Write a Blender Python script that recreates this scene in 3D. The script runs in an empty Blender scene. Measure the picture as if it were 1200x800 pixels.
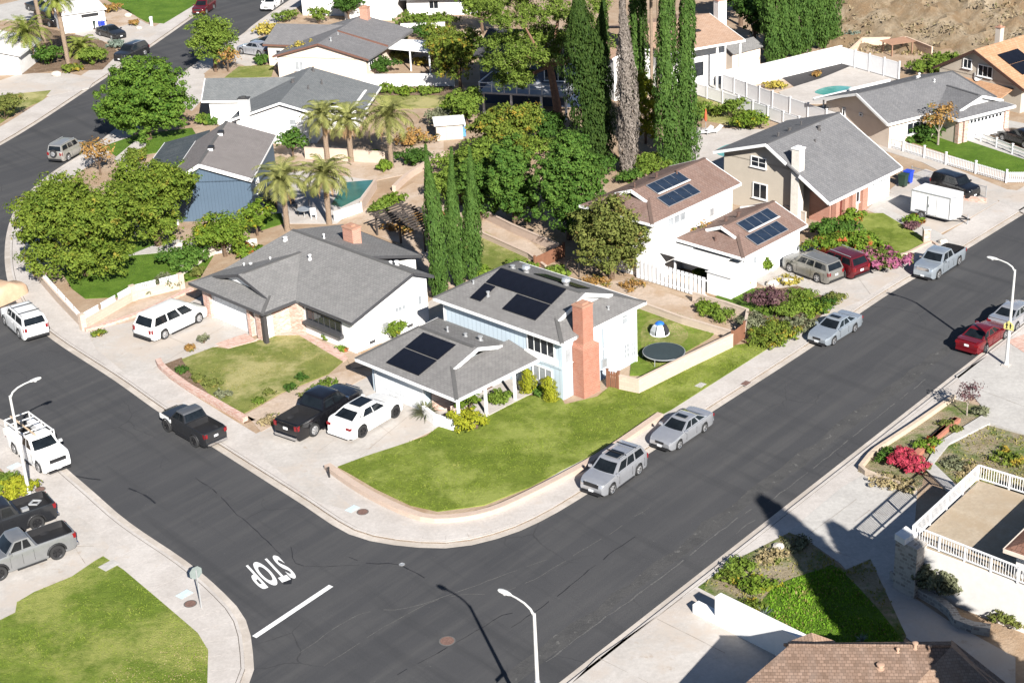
import bpy, bmesh, math, random
import numpy as np
from mathutils import Vector, Matrix, Euler
PI = math.pi
rad = math.radians
random.seed(7)
scene = bpy.context.scene
COL = scene.collection

# ------------------------------------------------------------------ camera
PITCH, CAM_H, NADIR = 24.8, 48.0, (203.0, 4074.0)
FOC = 4079.0 * math.tan(rad(PITCH))                 # focal length in photo pixels (photo 1200 wide)
_n = np.array([NADIR[0], NADIR[1], FOC]); _n /= np.linalg.norm(_n)
_up = -_n
_fw = np.array([0, 0, 1.0]); _fw = _fw - _up * _fw.dot(_up); _fw /= np.linalg.norm(_fw)
_rt = np.cross(_fw, _up)
ROT = np.array([_rt, _fw, _up])                     # camera coordinates (x right, y down, z forward) -> world
cam_d = bpy.data.cameras.new('camera'); cam = bpy.data.objects.new('camera', cam_d); COL.objects.link(cam)
cx_, cy_, cz_ = ROT @ np.array([1, 0, 0]), -(ROT @ np.array([0, 1, 0])), -(ROT @ np.array([0, 0, 1]))
cam.matrix_world = Matrix(((cx_[0], cy_[0], cz_[0], 0), (cx_[1], cy_[1], cz_[1], 0), (cx_[2], cy_[2], cz_[2], CAM_H), (0, 0, 0, 1)))
cam_d.sensor_width = 36.0; cam_d.lens = 36.0 * FOC / 1200.0
cam_d.clip_start = 1.0; cam_d.clip_end = 3000.0
scene.camera = cam

def G(px, py, z=0.0):
    """surveyed point: where the sight line of a photo pixel meets the level z"""
    d = ROT @ np.array([px - 600.0, py - 400.0, FOC])
    s = (z - CAM_H) / d[2]
    return Vector((d[0] * s, d[1] * s, z))
def G2(px, py, z=0.0):
    p = G(px, py, z); return (p.x, p.y)
def azim(a, b): return math.atan2(b[1] - a[1], b[0] - a[0])

# ------------------------------------------------------------------ things
def setp(o, label=None, cat=None, group=None, kind=None):
    if label: o['label'] = label
    if cat: o['category'] = cat
    if group: o['group'] = group
    if kind: o['kind'] = kind
    return o
def thing(name, label, cat, loc=(0, 0, 0), az=0.0, group=None):
    o = bpy.data.objects.new(name, None); COL.objects.link(o)
    o.empty_display_size = 0.3
    o.location = loc; o.rotation_euler = (0, 0, az)
    return setp(o, label, cat, group)
def link(name, me, parent=None):
    o = bpy.data.objects.new(name, me); COL.objects.link(o)
    if parent: o.parent = parent
    return o
def dup(o, parent=None):
    c = o.copy(); COL.objects.link(c); c.parent = parent
    for ch in list(o.children): dup(ch, c)
    return c

class MB:
    """collects faces; build() links them as ONE mesh object with metre UVs"""
    def __init__(s): s.v = []; s.f = []; s.m = []; s.uv = {}
    def face(s, pts, m=0, uv=None):
        b = len(s.v); s.v += [tuple(p) for p in pts]; s.f.append(tuple(range(b, b + len(pts)))); s.m.append(m)
        if uv: s.uv[len(s.f) - 1] = uv
    def add(s, vs, fs, m=0):
        b = len(s.v); s.v += [tuple(p) for p in vs]
        for f in fs: s.f.append(tuple(i + b for i in f)); s.m.append(m)
    def box(s, c, d, rz=0.0, m=0, M=None):
        x, y, z = d[0] / 2, d[1] / 2, d[2] / 2
        cs, sn = math.cos(rz), math.sin(rz)
        vs = []
        for i, j, k in ((-1, -1, -1), (1, -1, -1), (1, 1, -1), (-1, 1, -1), (-1, -1, 1), (1, -1, 1), (1, 1, 1), (-1, 1, 1)):
            a, b_ = i * x, j * y
            p = Vector((a * cs - b_ * sn, a * sn + b_ * cs, k * z))
            if M is not None: p = M @ p
            vs.append(p + Vector(c))
        s.add(vs, [(0, 3, 2, 1), (4, 5, 6, 7), (0, 1, 5, 4), (1, 2, 6, 5), (2, 3, 7, 6), (3, 0, 4, 7)], m)
        return s
    def prism(s, poly, z0, z1, m=0, mt=None):
        n = len(poly)
        if sum(poly[i][0] * poly[(i + 1) % n][1] - poly[(i + 1) % n][0] * poly[i][1] for i in range(n)) < 0: poly = poly[::-1]
        vs = [(p[0], p[1], z0) for p in poly] + [(p[0], p[1], z1) for p in poly]
        s.add(vs, [tuple(range(n))[::-1]] + [(i, (i + 1) % n, n + (i + 1) % n, n + i) for i in range(n)], m)
        s.add([(p[0], p[1], z1) for p in poly], [tuple(range(n))], m if mt is None else mt)
        return s
    def slab(s, poly, t, m=0):
        """a plane polygon thickened downwards"""
        poly = [Vector(p) for p in poly]; n = len(poly)
        nrm = Vector((0, 0, 0))
        for i in range(n): nrm += poly[i].cross(poly[(i + 1) % n])
        if nrm.z < 0: poly = poly[::-1]
        dn = Vector((0, 0, -t))
        s.add(poly + [p + dn for p in poly], [tuple(range(n)), tuple(range(n, 2 * n))[::-1]] + [(i, n + i, n + (i + 1) % n, (i + 1) % n) for i in range(n)], m)
        return s
    def bar(s, a, b, w, h, m=0):
        """box from a to b, width w, height h (hung below the line's top)"""
        a, b = Vector(a), Vector(b); d = (b - a)
        if d.length < 1e-6: return s
        d.normalize(); sd = d.cross(Vector((0, 0, 1)))
        sd = sd.normalized() if sd.length > 1e-4 else Vector((1, 0, 0))
        up = sd.cross(d)
        vs = []
        for p in (a, b):
            for i, k in ((-1, -1), (1, -1), (1, 0), (-1, 0)): vs.append(p + sd * (i * w / 2) + up * (k * h))
        s.add(vs, [(0, 1, 2, 3)[::-1], (4, 5, 6, 7), (0, 1, 5, 4), (1, 2, 6, 5), (2, 3, 7, 6), (3, 0, 4, 7)], m)
        return s
    def tube(s, path, r, n=8, m=0, cap=True):
        path = [Vector(p) for p in path]
        if not hasattr(r, '__len__'): r = [r] * len(path)
        rings = []; vs = []; fs = []
        ref = Vector((0.3, 0.9, 0.2))
        for i, p in enumerate(path):
            d = (path[min(i + 1, len(path) - 1)] - path[max(i - 1, 0)]).normalized()
            u = d.cross(ref)
            if u.length < 1e-3: u = d.cross(Vector((1, 0, 0)))
            u.normalize(); w = u.cross(d)
            for k in range(n):
                a = 2 * PI * k / n; vs.append(p + (u * math.cos(a) + w * math.sin(a)) * r[i])
        for i in range(len(path) - 1):
            for k in range(n): fs.append((i * n + k, i * n + (k + 1) % n, (i + 1) * n + (k + 1) % n, (i + 1) * n + k))
        if cap: fs.append(tuple(range(n))[::-1]); fs.append(tuple(range((len(path) - 1) * n, len(path) * n)))
        s.add(vs, fs, m); return s
    def lathe(s, prof, c=(0, 0, 0), n=16, m=0, axis='z'):
        vs = []; fs = []
        for r, z in prof:
            for k in range(n):
                a = 2 * PI * k / n; x, y = r * math.cos(a), r * math.sin(a)
                vs.append((c[0] + x, c[1] + y, c[2] + z) if axis == 'z' else (c[0] + x, c[1] + z, c[2] + y))
        for i in range(len(prof) - 1):
            for k in range(n): fs.append((i * n + k, i * n + (k + 1) % n, (i + 1) * n + (k + 1) % n, (i + 1) * n + k))
        fs.append(tuple(range(n))[::-1]); fs.append(tuple(range((len(prof) - 1) * n, len(prof) * n)))
        s.add(vs, fs, m); return s
    def mesh(s, name, mats, smooth=False):
        me = bpy.data.meshes.new(name)
        me.from_pydata(s.v, [], s.f)
        if not isinstance(mats, (list, tuple)): mats = [mats]
        for mt in mats: me.materials.append(mt)
        me.polygons.foreach_set('material_index', s.m)
        uvl = me.uv_layers.new(name='UVMap').data
        for i, p in enumerate(me.polygons):
            if i in s.uv:
                for k, li in enumerate(p.loop_indices): uvl[li].uv = s.uv[i][k]
                continue
            nn = p.normal
            if abs(nn.z) > 0.985: t, b = Vector((1, 0, 0)), Vector((0, 1, 0))
            else:
                t = Vector((-nn.y, nn.x, 0)).normalized(); b = nn.cross(t)
            for li in p.loop_indices:
                co = me.vertices[me.loops[li].vertex_index].co
                uvl[li].uv = (co.dot(t), co.dot(b))
        if smooth:
            bm = bmesh.new(); bm.from_mesh(me); bmesh.ops.remove_doubles(bm, verts=bm.verts, dist=1e-4)
            bmesh.ops.recalc_face_normals(bm, faces=bm.faces); bm.to_mesh(me); bm.free()
            me.polygons.foreach_set('use_smooth', [True] * len(me.polygons))
            try: me.set_sharp_from_angle(angle=rad(smooth if smooth is not True else 38))
            except Exception: pass
        me.update()
        return me
    def build(s, name, mats, parent=None, smooth=False):
        return link(name, s.mesh(name, mats, smooth), parent)

# ------------------------------------------------------------------ materials
def nmat(name):
    m = bpy.data.materials.new(name); m.use_nodes = True
    nt = m.node_tree; return m, nt, nt.nodes['Principled BSDF']
def nd(nt, typ, **kw):
    n = nt.nodes.new(typ)
    for k, v in kw.items():
        if k in n.inputs.keys(): n.inputs[k].default_value = v
        else: setattr(n, k, v)
    return n
def c4(c): return (c[0], c[1], c[2], 1.0)
def mixc(nt, fac, a, b, typ='MIX'):
    n = nt.nodes.new('ShaderNodeMix'); n.data_type = 'RGBA'; n.blend_type = typ
    for sock, val in ((0, fac), (6, a), (7, b)):
        if hasattr(val, 'is_linked') or hasattr(val, 'links'): nt.links.new(val, n.inputs[sock])
        else: n.inputs[sock].default_value = val if sock == 0 else c4(val)
    return n.outputs[2]
def noise(nt, vec, scale, detail=5, rough=0.6, lo=0.35, hi=0.65):
    n = nd(nt, 'ShaderNodeTexNoise', Scale=scale, Detail=detail, Roughness=rough)
    if vec is not None: nt.links.new(vec, n.inputs['Vector'])
    r = nd(nt, 'ShaderNodeMapRange'); r.inputs[1].default_value = lo; r.inputs[2].default_value = hi
    nt.links.new(n.outputs['Fac'], r.inputs[0]); return r.outputs[0]
def coord(nt, kind='Object', scale=(1, 1, 1), rz=0.0):
    t = nd(nt, 'ShaderNodeTexCoord'); mp = nd(nt, 'ShaderNodeMapping')
    mp.inputs['Scale'].default_value = scale; mp.inputs['Rotation'].default_value = (0, 0, rz)
    nt.links.new(t.outputs[kind], mp.inputs['Vector']); return mp.outputs[0]
def bump(nt, bs, h, strength=0.3, dist=0.03):
    b = nd(nt, 'ShaderNodeBump'); b.inputs['Strength'].default_value = strength; b.inputs['Distance'].default_value = dist
    nt.links.new(h, b.inputs['Height']); nt.links.new(b.outputs[0], bs.inputs['Normal'])
_mc = {}
def flat(name, c, rough=0.6, metal=0.0, var=0.12, scale=3.0, coat=0.0, spec=0.5, bmp=0.0):
    """plain surface with slight mottling"""
    if name in _mc: return _mc[name]
    m, nt, bs = nmat(name); v = coord(nt)
    f = noise(nt, v, scale, 6, 0.65)
    lo = tuple(x * (1 - var) for x in c); hi = tuple(min(1, x * (1 + var * 0.6)) for x in c)
    nt.links.new(mixc(nt, f, lo, hi), bs.inputs['Base Color'])
    bs.inputs['Roughness'].default_value = rough; bs.inputs['Metallic'].default_value = metal
    bs.inputs['Coat Weight'].default_value = coat; bs.inputs['Coat Roughness'].default_value = 0.04
    bs.inputs['Specular IOR Level'].default_value = spec
    if bmp: bump(nt, bs, noise(nt, v, scale * 8, 4), bmp, 0.02)
    _mc[name] = m; return m
def ground_mat(name, c1, c2, c3=None, s1=0.5, s2=6.0, rough=0.95, bmp=0.4, spots=None, spotscale=3.0, mott=0.06):
    """soil, grass, concrete: two scales of mottling, optional third colour in patches"""
    m, nt, bs = nmat(name); v = coord(nt)
    col = mixc(nt, noise(nt, v, s1, 6, 0.65, 0.38, 0.62), c1, c2)
    fine = noise(nt, v, s2, 8, 0.75, 0.3, 0.7)
    col = mixc(nt, fine, mixc(nt, 0.22, col, (0, 0, 0)), col)
    col = mixc(nt, noise(nt, v, s1 * 4.5, 6, 0.7, 0.3, 0.7), mixc(nt, mott, col, (0, 0, 0)), col)
    if c3: col = mixc(nt, noise(nt, v, s1 * 0.55, 7, 0.75, 0.47, 0.6), col, c3)
    if spots: col = mixc(nt, noise(nt, v, spotscale, 5, 0.7, 0.6, 0.68), col, spots)
    nt.links.new(col, bs.inputs['Base Color']); bs.inputs['Roughness'].default_value = rough
    bs.inputs['Specular IOR Level'].default_value = 0.2
    if bmp: bump(nt, bs, fine, bmp, 0.06)
    return m
def asphalt_mat():
    m, nt, bs = nmat('asphalt'); v = coord(nt)
    col = mixc(nt, noise(nt, v, 0.11, 6, 0.6, 0.3, 0.7), (0.054, 0.055, 0.059), (0.072, 0.072, 0.075))
    vs = coord(nt, 'Object', (1, 1, 1), rad(-48)); mp = nd(nt, 'ShaderNodeMapping'); mp.inputs['Scale'].default_value = (0.06, 0.9, 1)
    nt.links.new(vs, mp.inputs['Vector'])
    col = mixc(nt, noise(nt, mp.outputs[0], 1.0, 5, 0.6, 0.45, 0.75), col, (0.086, 0.085, 0.085))
    vs2 = coord(nt, 'Object', (1, 1, 1), rad(50)); mp2 = nd(nt, 'ShaderNodeMapping'); mp2.inputs['Scale'].default_value = (0.07, 0.8, 1)
    nt.links.new(vs2, mp2.inputs['Vector'])
    col = mixc(nt, noise(nt, mp2.outputs[0], 1.0, 5, 0.6, 0.52, 0.8), col, (0.046, 0.047, 0.050))
    fine = noise(nt, v, 9.0, 8, 0.8, 0.3, 0.7)
    col = mixc(nt, fine, mixc(nt, 0.16, col, (0, 0, 0)), col)
    # pale scuffs and dark hairline cracks
    col = mixc(nt, noise(nt, v, 1.9, 9, 0.8, 0.635, 0.72), col, (0.125, 0.122, 0.118))
    wv = nd(nt, 'ShaderNodeTexNoise', Scale=0.5, Detail=6.0); nt.links.new(v, wv.inputs['Vector'])
    ad = nd(nt, 'ShaderNodeVectorMath', operation='ADD'); nt.links.new(v, ad.inputs[0]); nt.links.new(wv.outputs['Color'], ad.inputs[1])
    vo = nd(nt, 'ShaderNodeTexVoronoi', Scale=0.16, feature='DISTANCE_TO_EDGE'); nt.links.new(ad.outputs[0], vo.inputs['Vector'])
    cr = nd(nt, 'ShaderNodeMapRange'); cr.inputs[1].default_value = 0.002; cr.inputs[2].default_value = 0.007; cr.inputs[3].default_value = 1; cr.inputs[4].default_value = 0
    nt.links.new(vo.outputs['Distance'], cr.inputs[0])
    mu = nd(nt, 'ShaderNodeMath', operation='MULTIPLY'); nt.links.new(cr.outputs[0], mu.inputs[0]); nt.links.new(noise(nt, v, 0.12, 3, 0.5, 0.52, 0.78), mu.inputs[1])
    col = mixc(nt, mu.outputs[0], col, (0.028, 0.028, 0.030))
    nt.links.new(col, bs.inputs['Base Color']); bs.inputs['Roughness'].default_value = 0.9; bs.inputs['Specular IOR Level'].default_value = 0.25
    bump(nt, bs, fine, 0.35, 0.02); return m
def shingle_mat(name, c1, c2, mortar=0.6, bw=0.32, bh=0.16):
    m, nt, bs = nmat(name)
    uv = coord(nt, 'UV'); b = nd(nt, 'ShaderNodeTexBrick', Scale=1.0)
    b.inputs['Brick Width'].default_value = bw; b.inputs['Row Height'].default_value = bh
    b.inputs['Mortar Size'].default_value = 0.012; b.inputs['Bias'].default_value = 0.0
    b.inputs['Color1'].default_value = c4(c1); b.inputs['Color2'].default_value = c4(c2); b.inputs['Mortar'].default_value = c4(tuple(x * mortar for x in c1))
    nt.links.new(uv, b.inputs['Vector'])
    v = coord(nt)
    col = mixc(nt, noise(nt, v, 0.55, 6, 0.65, 0.3, 0.75), b.outputs['Color'], mixc(nt, 0.12, b.outputs['Color'], (0, 0, 0)))
    mp = nd(nt, 'ShaderNodeMapping'); mp.inputs['Scale'].default_value = (1.6, 0.5, 1); nt.links.new(uv, mp.inputs['Vector'])
    col = mixc(nt, noise(nt, mp.outputs[0], 1.0, 5, 0.65, 0.45, 0.85), col, mixc(nt, 0.12, col, (0.5, 0.48, 0.46)))
    nt.links.new(col, bs.inputs['Base Color']); bs.inputs['Roughness'].default_value = 0.92; bs.inputs['Specular IOR Level'].default_value = 0.2
    bump(nt, bs, b.outputs['Fac'], 0.4, -0.02); return m
def brick_mat(name, c1, c2, mortar, bw=0.24, bh=0.085, ms=0.012):
    m, nt, bs = nmat(name)
    uv = coord(nt, 'UV'); b = nd(nt, 'ShaderNodeTexBrick', Scale=1.0)
    b.inputs['Brick Width'].default_value = bw; b.inputs['Row Height'].default_value = bh; b.inputs['Mortar Size'].default_value = ms
    b.inputs['Color1'].default_value = c4(c1); b.inputs['Color2'].default_value = c4(c2); b.inputs['Mortar'].default_value = c4(mortar)
    nt.links.new(uv, b.inputs['Vector']); v = coord(nt)
    col = mixc(nt, noise(nt, v, 2.0, 5, 0.6, 0.35, 0.7), b.outputs['Color'], mixc(nt, 0.12, b.outputs['Color'], (0.5, 0.42, 0.36)))
    nt.links.new(col, bs.inputs['Base Color']); bs.inputs['Roughness'].default_value = 0.9
    bump(nt, bs, b.outputs['Fac'], 0.5, -0.02); return m
def siding_mat(name, c, horizontal=True, pitch=0.2, groove=0.55, var=0.06):
    """painted boards with real-width grooves"""
    m, nt, bs = nmat(name); uv = coord(nt, 'UV')
    sp = nd(nt, 'ShaderNodeSeparateXYZ'); nt.links.new(uv, sp.inputs[0])
    md = nd(nt, 'ShaderNodeMath', operation='FRACT'); dv = nd(nt, 'ShaderNodeMath', operation='DIVIDE'); dv.inputs[1].default_value = pitch
    nt.links.new(sp.outputs[1 if horizontal else 0], dv.inputs[0]); nt.links.new(dv.outputs[0], md.inputs[0])
    gr = nd(nt, 'ShaderNodeMapRange'); gr.inputs[1].default_value = 0.0; gr.inputs[2].default_value = 0.10; nt.links.new(md.outputs[0], gr.inputs[0])
    base = mixc(nt, noise(nt, coord(nt), 0.8, 6, 0.6), tuple(x * (1 - var) for x in c), c)
    nt.links.new(mixc(nt, gr.outputs[0], tuple(x * groove for x in c), base), bs.inputs['Base Color'])
    bs.inputs['Roughness'].default_value = 0.65; bump(nt, bs, gr.outputs[0], 0.5, 0.02); return m
def paint_mat(name, c, metal=0.0, rough=0.3):
    m, nt, bs = nmat(name); v = coord(nt)
    nt.links.new(mixc(nt, noise(nt, v, 2.2, 5, 0.6), tuple(x * 0.9 for x in c), c), bs.inputs['Base Color'])
    bs.inputs['Metallic'].default_value = metal; bs.inputs['Roughness'].default_value = rough
    bs.inputs['Coat Weight'].default_value = 0.6; bs.inputs['Coat Roughness'].default_value = 0.06
    return m
def leaf_mat(name, dark, light, accent=None, acc=0.0, trans=0.15, patch=0.45):
    """leaves: every leaf its own tint, clumps differing from one another"""
    m, nt, bs = nmat(name)
    ge = nd(nt, 'ShaderNodeNewGeometry'); v = coord(nt)
    col = mixc(nt, ge.outputs['Random Per Island'], dark, light)
    col = mixc(nt, noise(nt, v, patch, 4, 0.6, 0.35, 0.65), mixc(nt, 0.30, col, dark), mixc(nt, 0.35, col, light))
    if accent:
        mr = nd(nt, 'ShaderNodeMapRange'); mr.inputs[1].default_value = 0.62 - 0.3 * acc; mr.inputs[2].default_value = 0.70 - 0.3 * acc
        nz = nd(nt, 'ShaderNodeTexNoise', Scale=patch * 2.4, Detail=5.0); nt.links.new(v, nz.inputs['Vector']); nt.links.new(nz.outputs['Fac'], mr.inputs[0])
        col = mixc(nt, mr.outputs[0], col, accent)
    nt.links.new(col, bs.inputs['Base Color']); bs.inputs['Roughness'].default_value = 0.7; bs.inputs['Specular IOR Level'].default_value = 0.12
    tr = nd(nt, 'ShaderNodeBsdfTranslucent'); nt.links.new(col, tr.inputs['Color'])
    mx = nd(nt, 'ShaderNodeMixShader'); mx.inputs[0].default_value = trans
    nt.links.new(bs.outputs[0], mx.inputs[1]); nt.links.new(tr.outputs[0], mx.inputs[2])
    nt.links.new(mx.outputs[0], nt.nodes['Material Output'].inputs['Surface']); return m

WHITE = flat('white_paint', (0.80, 0.80, 0.79), 0.55, var=0.05)
STUCCO = flat('white_stucco', (0.80, 0.79, 0.77), 0.9, var=0.11, scale=0.7, bmp=0.3)
VINYL = flat('white_vinyl', (0.80, 0.80, 0.81), 0.4, var=0.04)
GLASS = flat('window_glass', (0.02, 0.024, 0.03), 0.06, var=0.3, scale=0.7)
GLASS_L = flat('curtained_glass', (0.30, 0.32, 0.34), 0.12, var=0.25, scale=1.5)
CARGLASS = flat('tinted_car_glass', (0.010, 0.013, 0.016), 0.05, var=0.4, scale=1.5, spec=0.45)
BLACK = flat('black_plastic', (0.018, 0.018, 0.02), 0.5)
RUBBER = flat('tyre_rubber', (0.022, 0.022, 0.023), 0.85)
ALLOY = flat('wheel_alloy', (0.62, 0.62, 0.63), 0.3, 0.8)
DKRIM = flat('dark_wheel_rim', (0.035, 0.035, 0.038), 0.35, 0.5)
CHROME = flat('chrome', (0.7, 0.7, 0.71), 0.15, 1.0)
RED_L = flat('red_lamp_glass', (0.20, 0.008, 0.012), 0.15)
CLR_L = flat('clear_lamp_glass', (0.72, 0.74, 0.76), 0.1)
PLATE = flat('licence_plate', (0.70, 0.71, 0.72), 0.5)
METAL = flat('galvanised_steel', (0.48, 0.49, 0.50), 0.45, 0.5)
LAMPGREY = flat('pale_lamp_steel', (0.50, 0.50, 0.49), 0.5, 0.0, var=0.06)
BARK = flat('tree_bark', (0.13, 0.085, 0.055), 0.95, var=0.35, scale=6, bmp=0.5)
BARK_P = flat('palm_bark', (0.26, 0.19, 0.135), 0.95, var=0.3, scale=9, bmp=0.6)
BARK_G = flat('grey_bark', (0.28, 0.24, 0.20), 0.95, var=0.3, scale=6)
CONC = ground_mat('concrete', (0.505, 0.465, 0.43), (0.595, 0.555, 0.52), None, 0.35, 5.0, 0.9, 0.1, (0.47, 0.42, 0.375), 0.55, 0.1)
CONC_D = ground_mat('driveway_concrete', (0.485, 0.45, 0.415), (0.575, 0.54, 0.505), (0.46, 0.405, 0.355), 0.3, 4.0, 0.9, 0.1, (0.39, 0.335, 0.285), 0.8, 0.1)
CONC_P = ground_mat('pale_concrete', (0.47, 0.45, 0.425), (0.54, 0.52, 0.49), None, 0.5, 4.0, 0.9, 0.1)
BLOCK = brick_mat('tan_block', (0.56, 0.45, 0.36), (0.50, 0.40, 0.32), (0.46, 0.38, 0.31), 0.4, 0.2)
PINKBLOCK = brick_mat('pink_block', (0.52, 0.40, 0.32), (0.47, 0.36, 0.29), (0.44, 0.36, 0.30), 0.4, 0.15)
BRICK = brick_mat('red_brick', (0.40, 0.14, 0.085), (0.50, 0.20, 0.12), (0.50, 0.40, 0.34))
BRICK_L = brick_mat('pink_brick', (0.46, 0.20, 0.14), (0.62, 0.47, 0.40), (0.56, 0.46, 0.40))
STONE = brick_mat('rubble_stone', (0.52, 0.49, 0.45), (0.22, 0.19, 0.17), (0.46, 0.44, 0.40), 0.34, 0.2, 0.03)
DIRT = ground_mat('bare_earth', (0.40, 0.29, 0.20), (0.48, 0.37, 0.27), (0.33, 0.23, 0.15), 0.4, 5.0, 0.97, 0.5)
DIRT_L = ground_mat('pale_earth', (0.50, 0.39, 0.30), (0.58, 0.47, 0.38), (0.40, 0.29, 0.20), 0.35, 4.0, 0.97, 0.5)
MULCH = ground_mat('mulch', (0.17, 0.115, 0.075), (0.26, 0.18, 0.12), None, 1.0, 9.0, 0.97, 0.7, (0.42, 0.38, 0.33), 4.0)
LAWN = ground_mat('lawn', (0.165, 0.23, 0.026), (0.235, 0.30, 0.045), (0.28, 0.32, 0.075), 0.35, 9.0, 0.95, 0.9, None, 3, 0.35)
LAWN_G = ground_mat('lush_lawn', (0.095, 0.19, 0.015), (0.15, 0.26, 0.028), None, 0.5, 9.0, 0.95, 0.9, None, 3, 0.3)
LAWN_D = ground_mat('dry_lawn', (0.20, 0.25, 0.05), (0.31, 0.325, 0.09), (0.42, 0.38, 0.17), 0.3, 9.0, 0.95, 0.9, None, 3, 0.3)
LAWN_S = ground_mat('patchy_lawn', (0.155, 0.23, 0.026), (0.22, 0.30, 0.045), (0.30, 0.32, 0.085), 0.3, 9.0, 0.95, 0.9, None, 3, 0.35)
SOLAR = flat('black_solar_glass', (0.008, 0.009, 0.014), 0.22, var=0.3, scale=0.8)
SOLAR_B = flat('blue_solar_glass', (0.02, 0.032, 0.055), 0.2, var=0.25, scale=1.5)
WOOD = siding_mat('weathered_wood', (0.26, 0.12, 0.07), False, 0.14, 0.4, 0.25)
ROOF_G = shingle_mat('grey_shingle', (0.185, 0.179, 0.176), (0.224, 0.218, 0.212))
ROOF_G2 = shingle_mat('light_grey_shingle', (0.195, 0.193, 0.190), (0.241, 0.235, 0.230))
ROOF_DK = shingle_mat('charcoal_shingle', (0.150, 0.150, 0.156), (0.182, 0.182, 0.189))
ROOF_BR = shingle_mat('brown_shingle', (0.201, 0.132, 0.109), (0.241, 0.161, 0.132))
ROOF_TAN = shingle_mat('tan_shingle', (0.40, 0.26, 0.18), (0.48, 0.33, 0.24))
ROOF_OR = shingle_mat('orange_tile', (0.42, 0.235, 0.13), (0.50, 0.30, 0.18), 0.6, 0.4, 0.3)
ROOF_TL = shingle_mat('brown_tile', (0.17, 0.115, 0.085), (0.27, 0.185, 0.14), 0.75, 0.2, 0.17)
TRIM_D = flat('dark_grey_trim', (0.06, 0.06, 0.065), 0.6)
# ------------------------------------------------------------------ curves and sheets
def catmull(P, n=6, closed=False):
    P = [np.array(p[:2], float) for p in P]; out = []; N = len(P)
    rng = range(N) if closed else range(N - 1)
    for i in rng:
        p0 = P[(i - 1) % N] if closed or i > 0 else 2 * P[0] - P[1]
        p1 = P[i]; p2 = P[(i + 1) % N]
        p3 = P[(i + 2) % N] if closed or i + 2 < N else 2 * P[-1] - P[-2]
        for k in range(n):
            t = k / n
            out.append(0.5 * (2 * p1 + (p2 - p0) * t + (2 * p0 - 5 * p1 + 4 * p2 - p3) * t * t + (3 * p1 - p0 - 3 * p2 + p3) * t ** 3))
    if not closed: out.append(P[-1])
    return out
def resample(P, step):
    P = [np.array(p[:2], float) for p in P]; d = [0.0]
    for a, b in zip(P, P[1:]): d.append(d[-1] + np.linalg.norm(b - a))
    n = max(2, int(d[-1] / step) + 1); out = []
    xs, ys = [p[0] for p in P], [p[1] for p in P]
    for s in np.linspace(0, d[-1], n): out.append(np.array([np.interp(s, d, xs), np.interp(s, d, ys)]))
    return out
def offset(P, w):
    P = [np.array(p[:2], float) for p in P]; out = []
    for i, p in enumerate(P):
        t = P[min(i + 1, len(P) - 1)] - P[max(i - 1, 0)]; t = t / (np.linalg.norm(t) + 1e-9)
        out.append(p + np.array([-t[1], t[0]]) * w)
    return out
RZ = -0.12
def px(L, z=0.0): return [G2(a, b, z) for a, b in L]
def strip(mb, A, B, z0, z1, gap=0.0, step=1):
    """solid strip between two equally sampled lines; gap leaves open joints"""
    for i in range(0, len(A) - step, step):
        a0, a1, b0, b1 = A[i], A[i + step], B[i], B[i + step]
        if gap:
            L = np.linalg.norm(a1 - a0); t = gap / max(L, 0.1)
            a0, b0 = a0 + (a1 - a0) * t, b0 + (b1 - b0) * t
        mb.prism([a0, a1, b1, b0], z0, z1)
def struct(name, mb, mat, label=None):
    o = mb.build(name, mat); o['kind'] = 'structure'
    if label: o['label'] = label
    return o
def sheet(name, pts, z0, z1, mat, label=None, smooth=0):
    if smooth: pts = catmull(pts, smooth, True)
    return struct(name, MB().prism([tuple(p) for p in pts], z0, z1), mat, label)

# kerb lines surveyed on the asphalt edge
K_NE = [(-16, 262)] + px([(320, 13), (280, 43), (221, 80), (120, 163), (64, 200), (34.7, 224), (16, 248), (6, 285), (9, 330), (30, 370), (64, 400), (133, 445), (192, 486.7), (320, 569), (353, 590), (407, 624.7), (460, 638), (521, 642), (567, 635), (620, 617), (688, 578.7), (832, 484), (946.7, 410), (1050.7, 338.7), (1200, 250.7)], RZ)
K_NE.append((K_NE[-1][0] + 68, K_NE[-1][1] + 73))
K_NE = resample(catmull(K_NE, 5), 1.5)
K_W = [(-36, 262)] + px([(253, 0), (229, 18.7), (176, 56), (107, 102.7), (0, 170.7)], RZ) + [(-58, 141), (-60.5, 125), (-56, 112), (-46, 103)] + px([(0, 490), (90.7, 560), (149, 610), (221, 659), (267, 699), (288, 726), (296, 761), (293, 800)], RZ) + [(-15.3, 61), (-18.5, 56.5), (-24, 50.5), (-45, 27)]
K_W = resample(catmull(K_W, 5), 1.5)
_a, _b = np.array(G2(654.7, 800, RZ)), np.array(G2(1146.7, 416, RZ)); _d = (_b - _a) / np.linalg.norm(_b - _a)
K_SE = resample([_a - _d * 62, _a, _b, _b + _d * 110], 1.5)
R1 = math.atan2(_d[1], _d[0])                       # direction of the straight street
# block outlines
def block(name, line, inward, far, label):
    edge = offset(line, inward * 0.45)
    return sheet(name, [tuple(p) for p in edge] + far, -0.6, -0.02, DIRT, label)
block('ground', K_NE, 1, [(150, 230), (150, 420), (-16, 420)], 'earth of the house lots inside the street corner')
block('ground', K_W, -1, [(-70, 10), (-170, 60), (-170, 420), (-36, 420)], 'earth of the lots left of the curving street')
block('ground', K_SE, -1, [(180, 150), (90, 5), (-30, 5)], 'earth of the lots along the lower right street side')
sheet('ground', [(-400, -60), (400, -60), (400, 700), (-400, 700)], -1.2, -0.5, DIRT, 'open ground below the lots')
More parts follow.
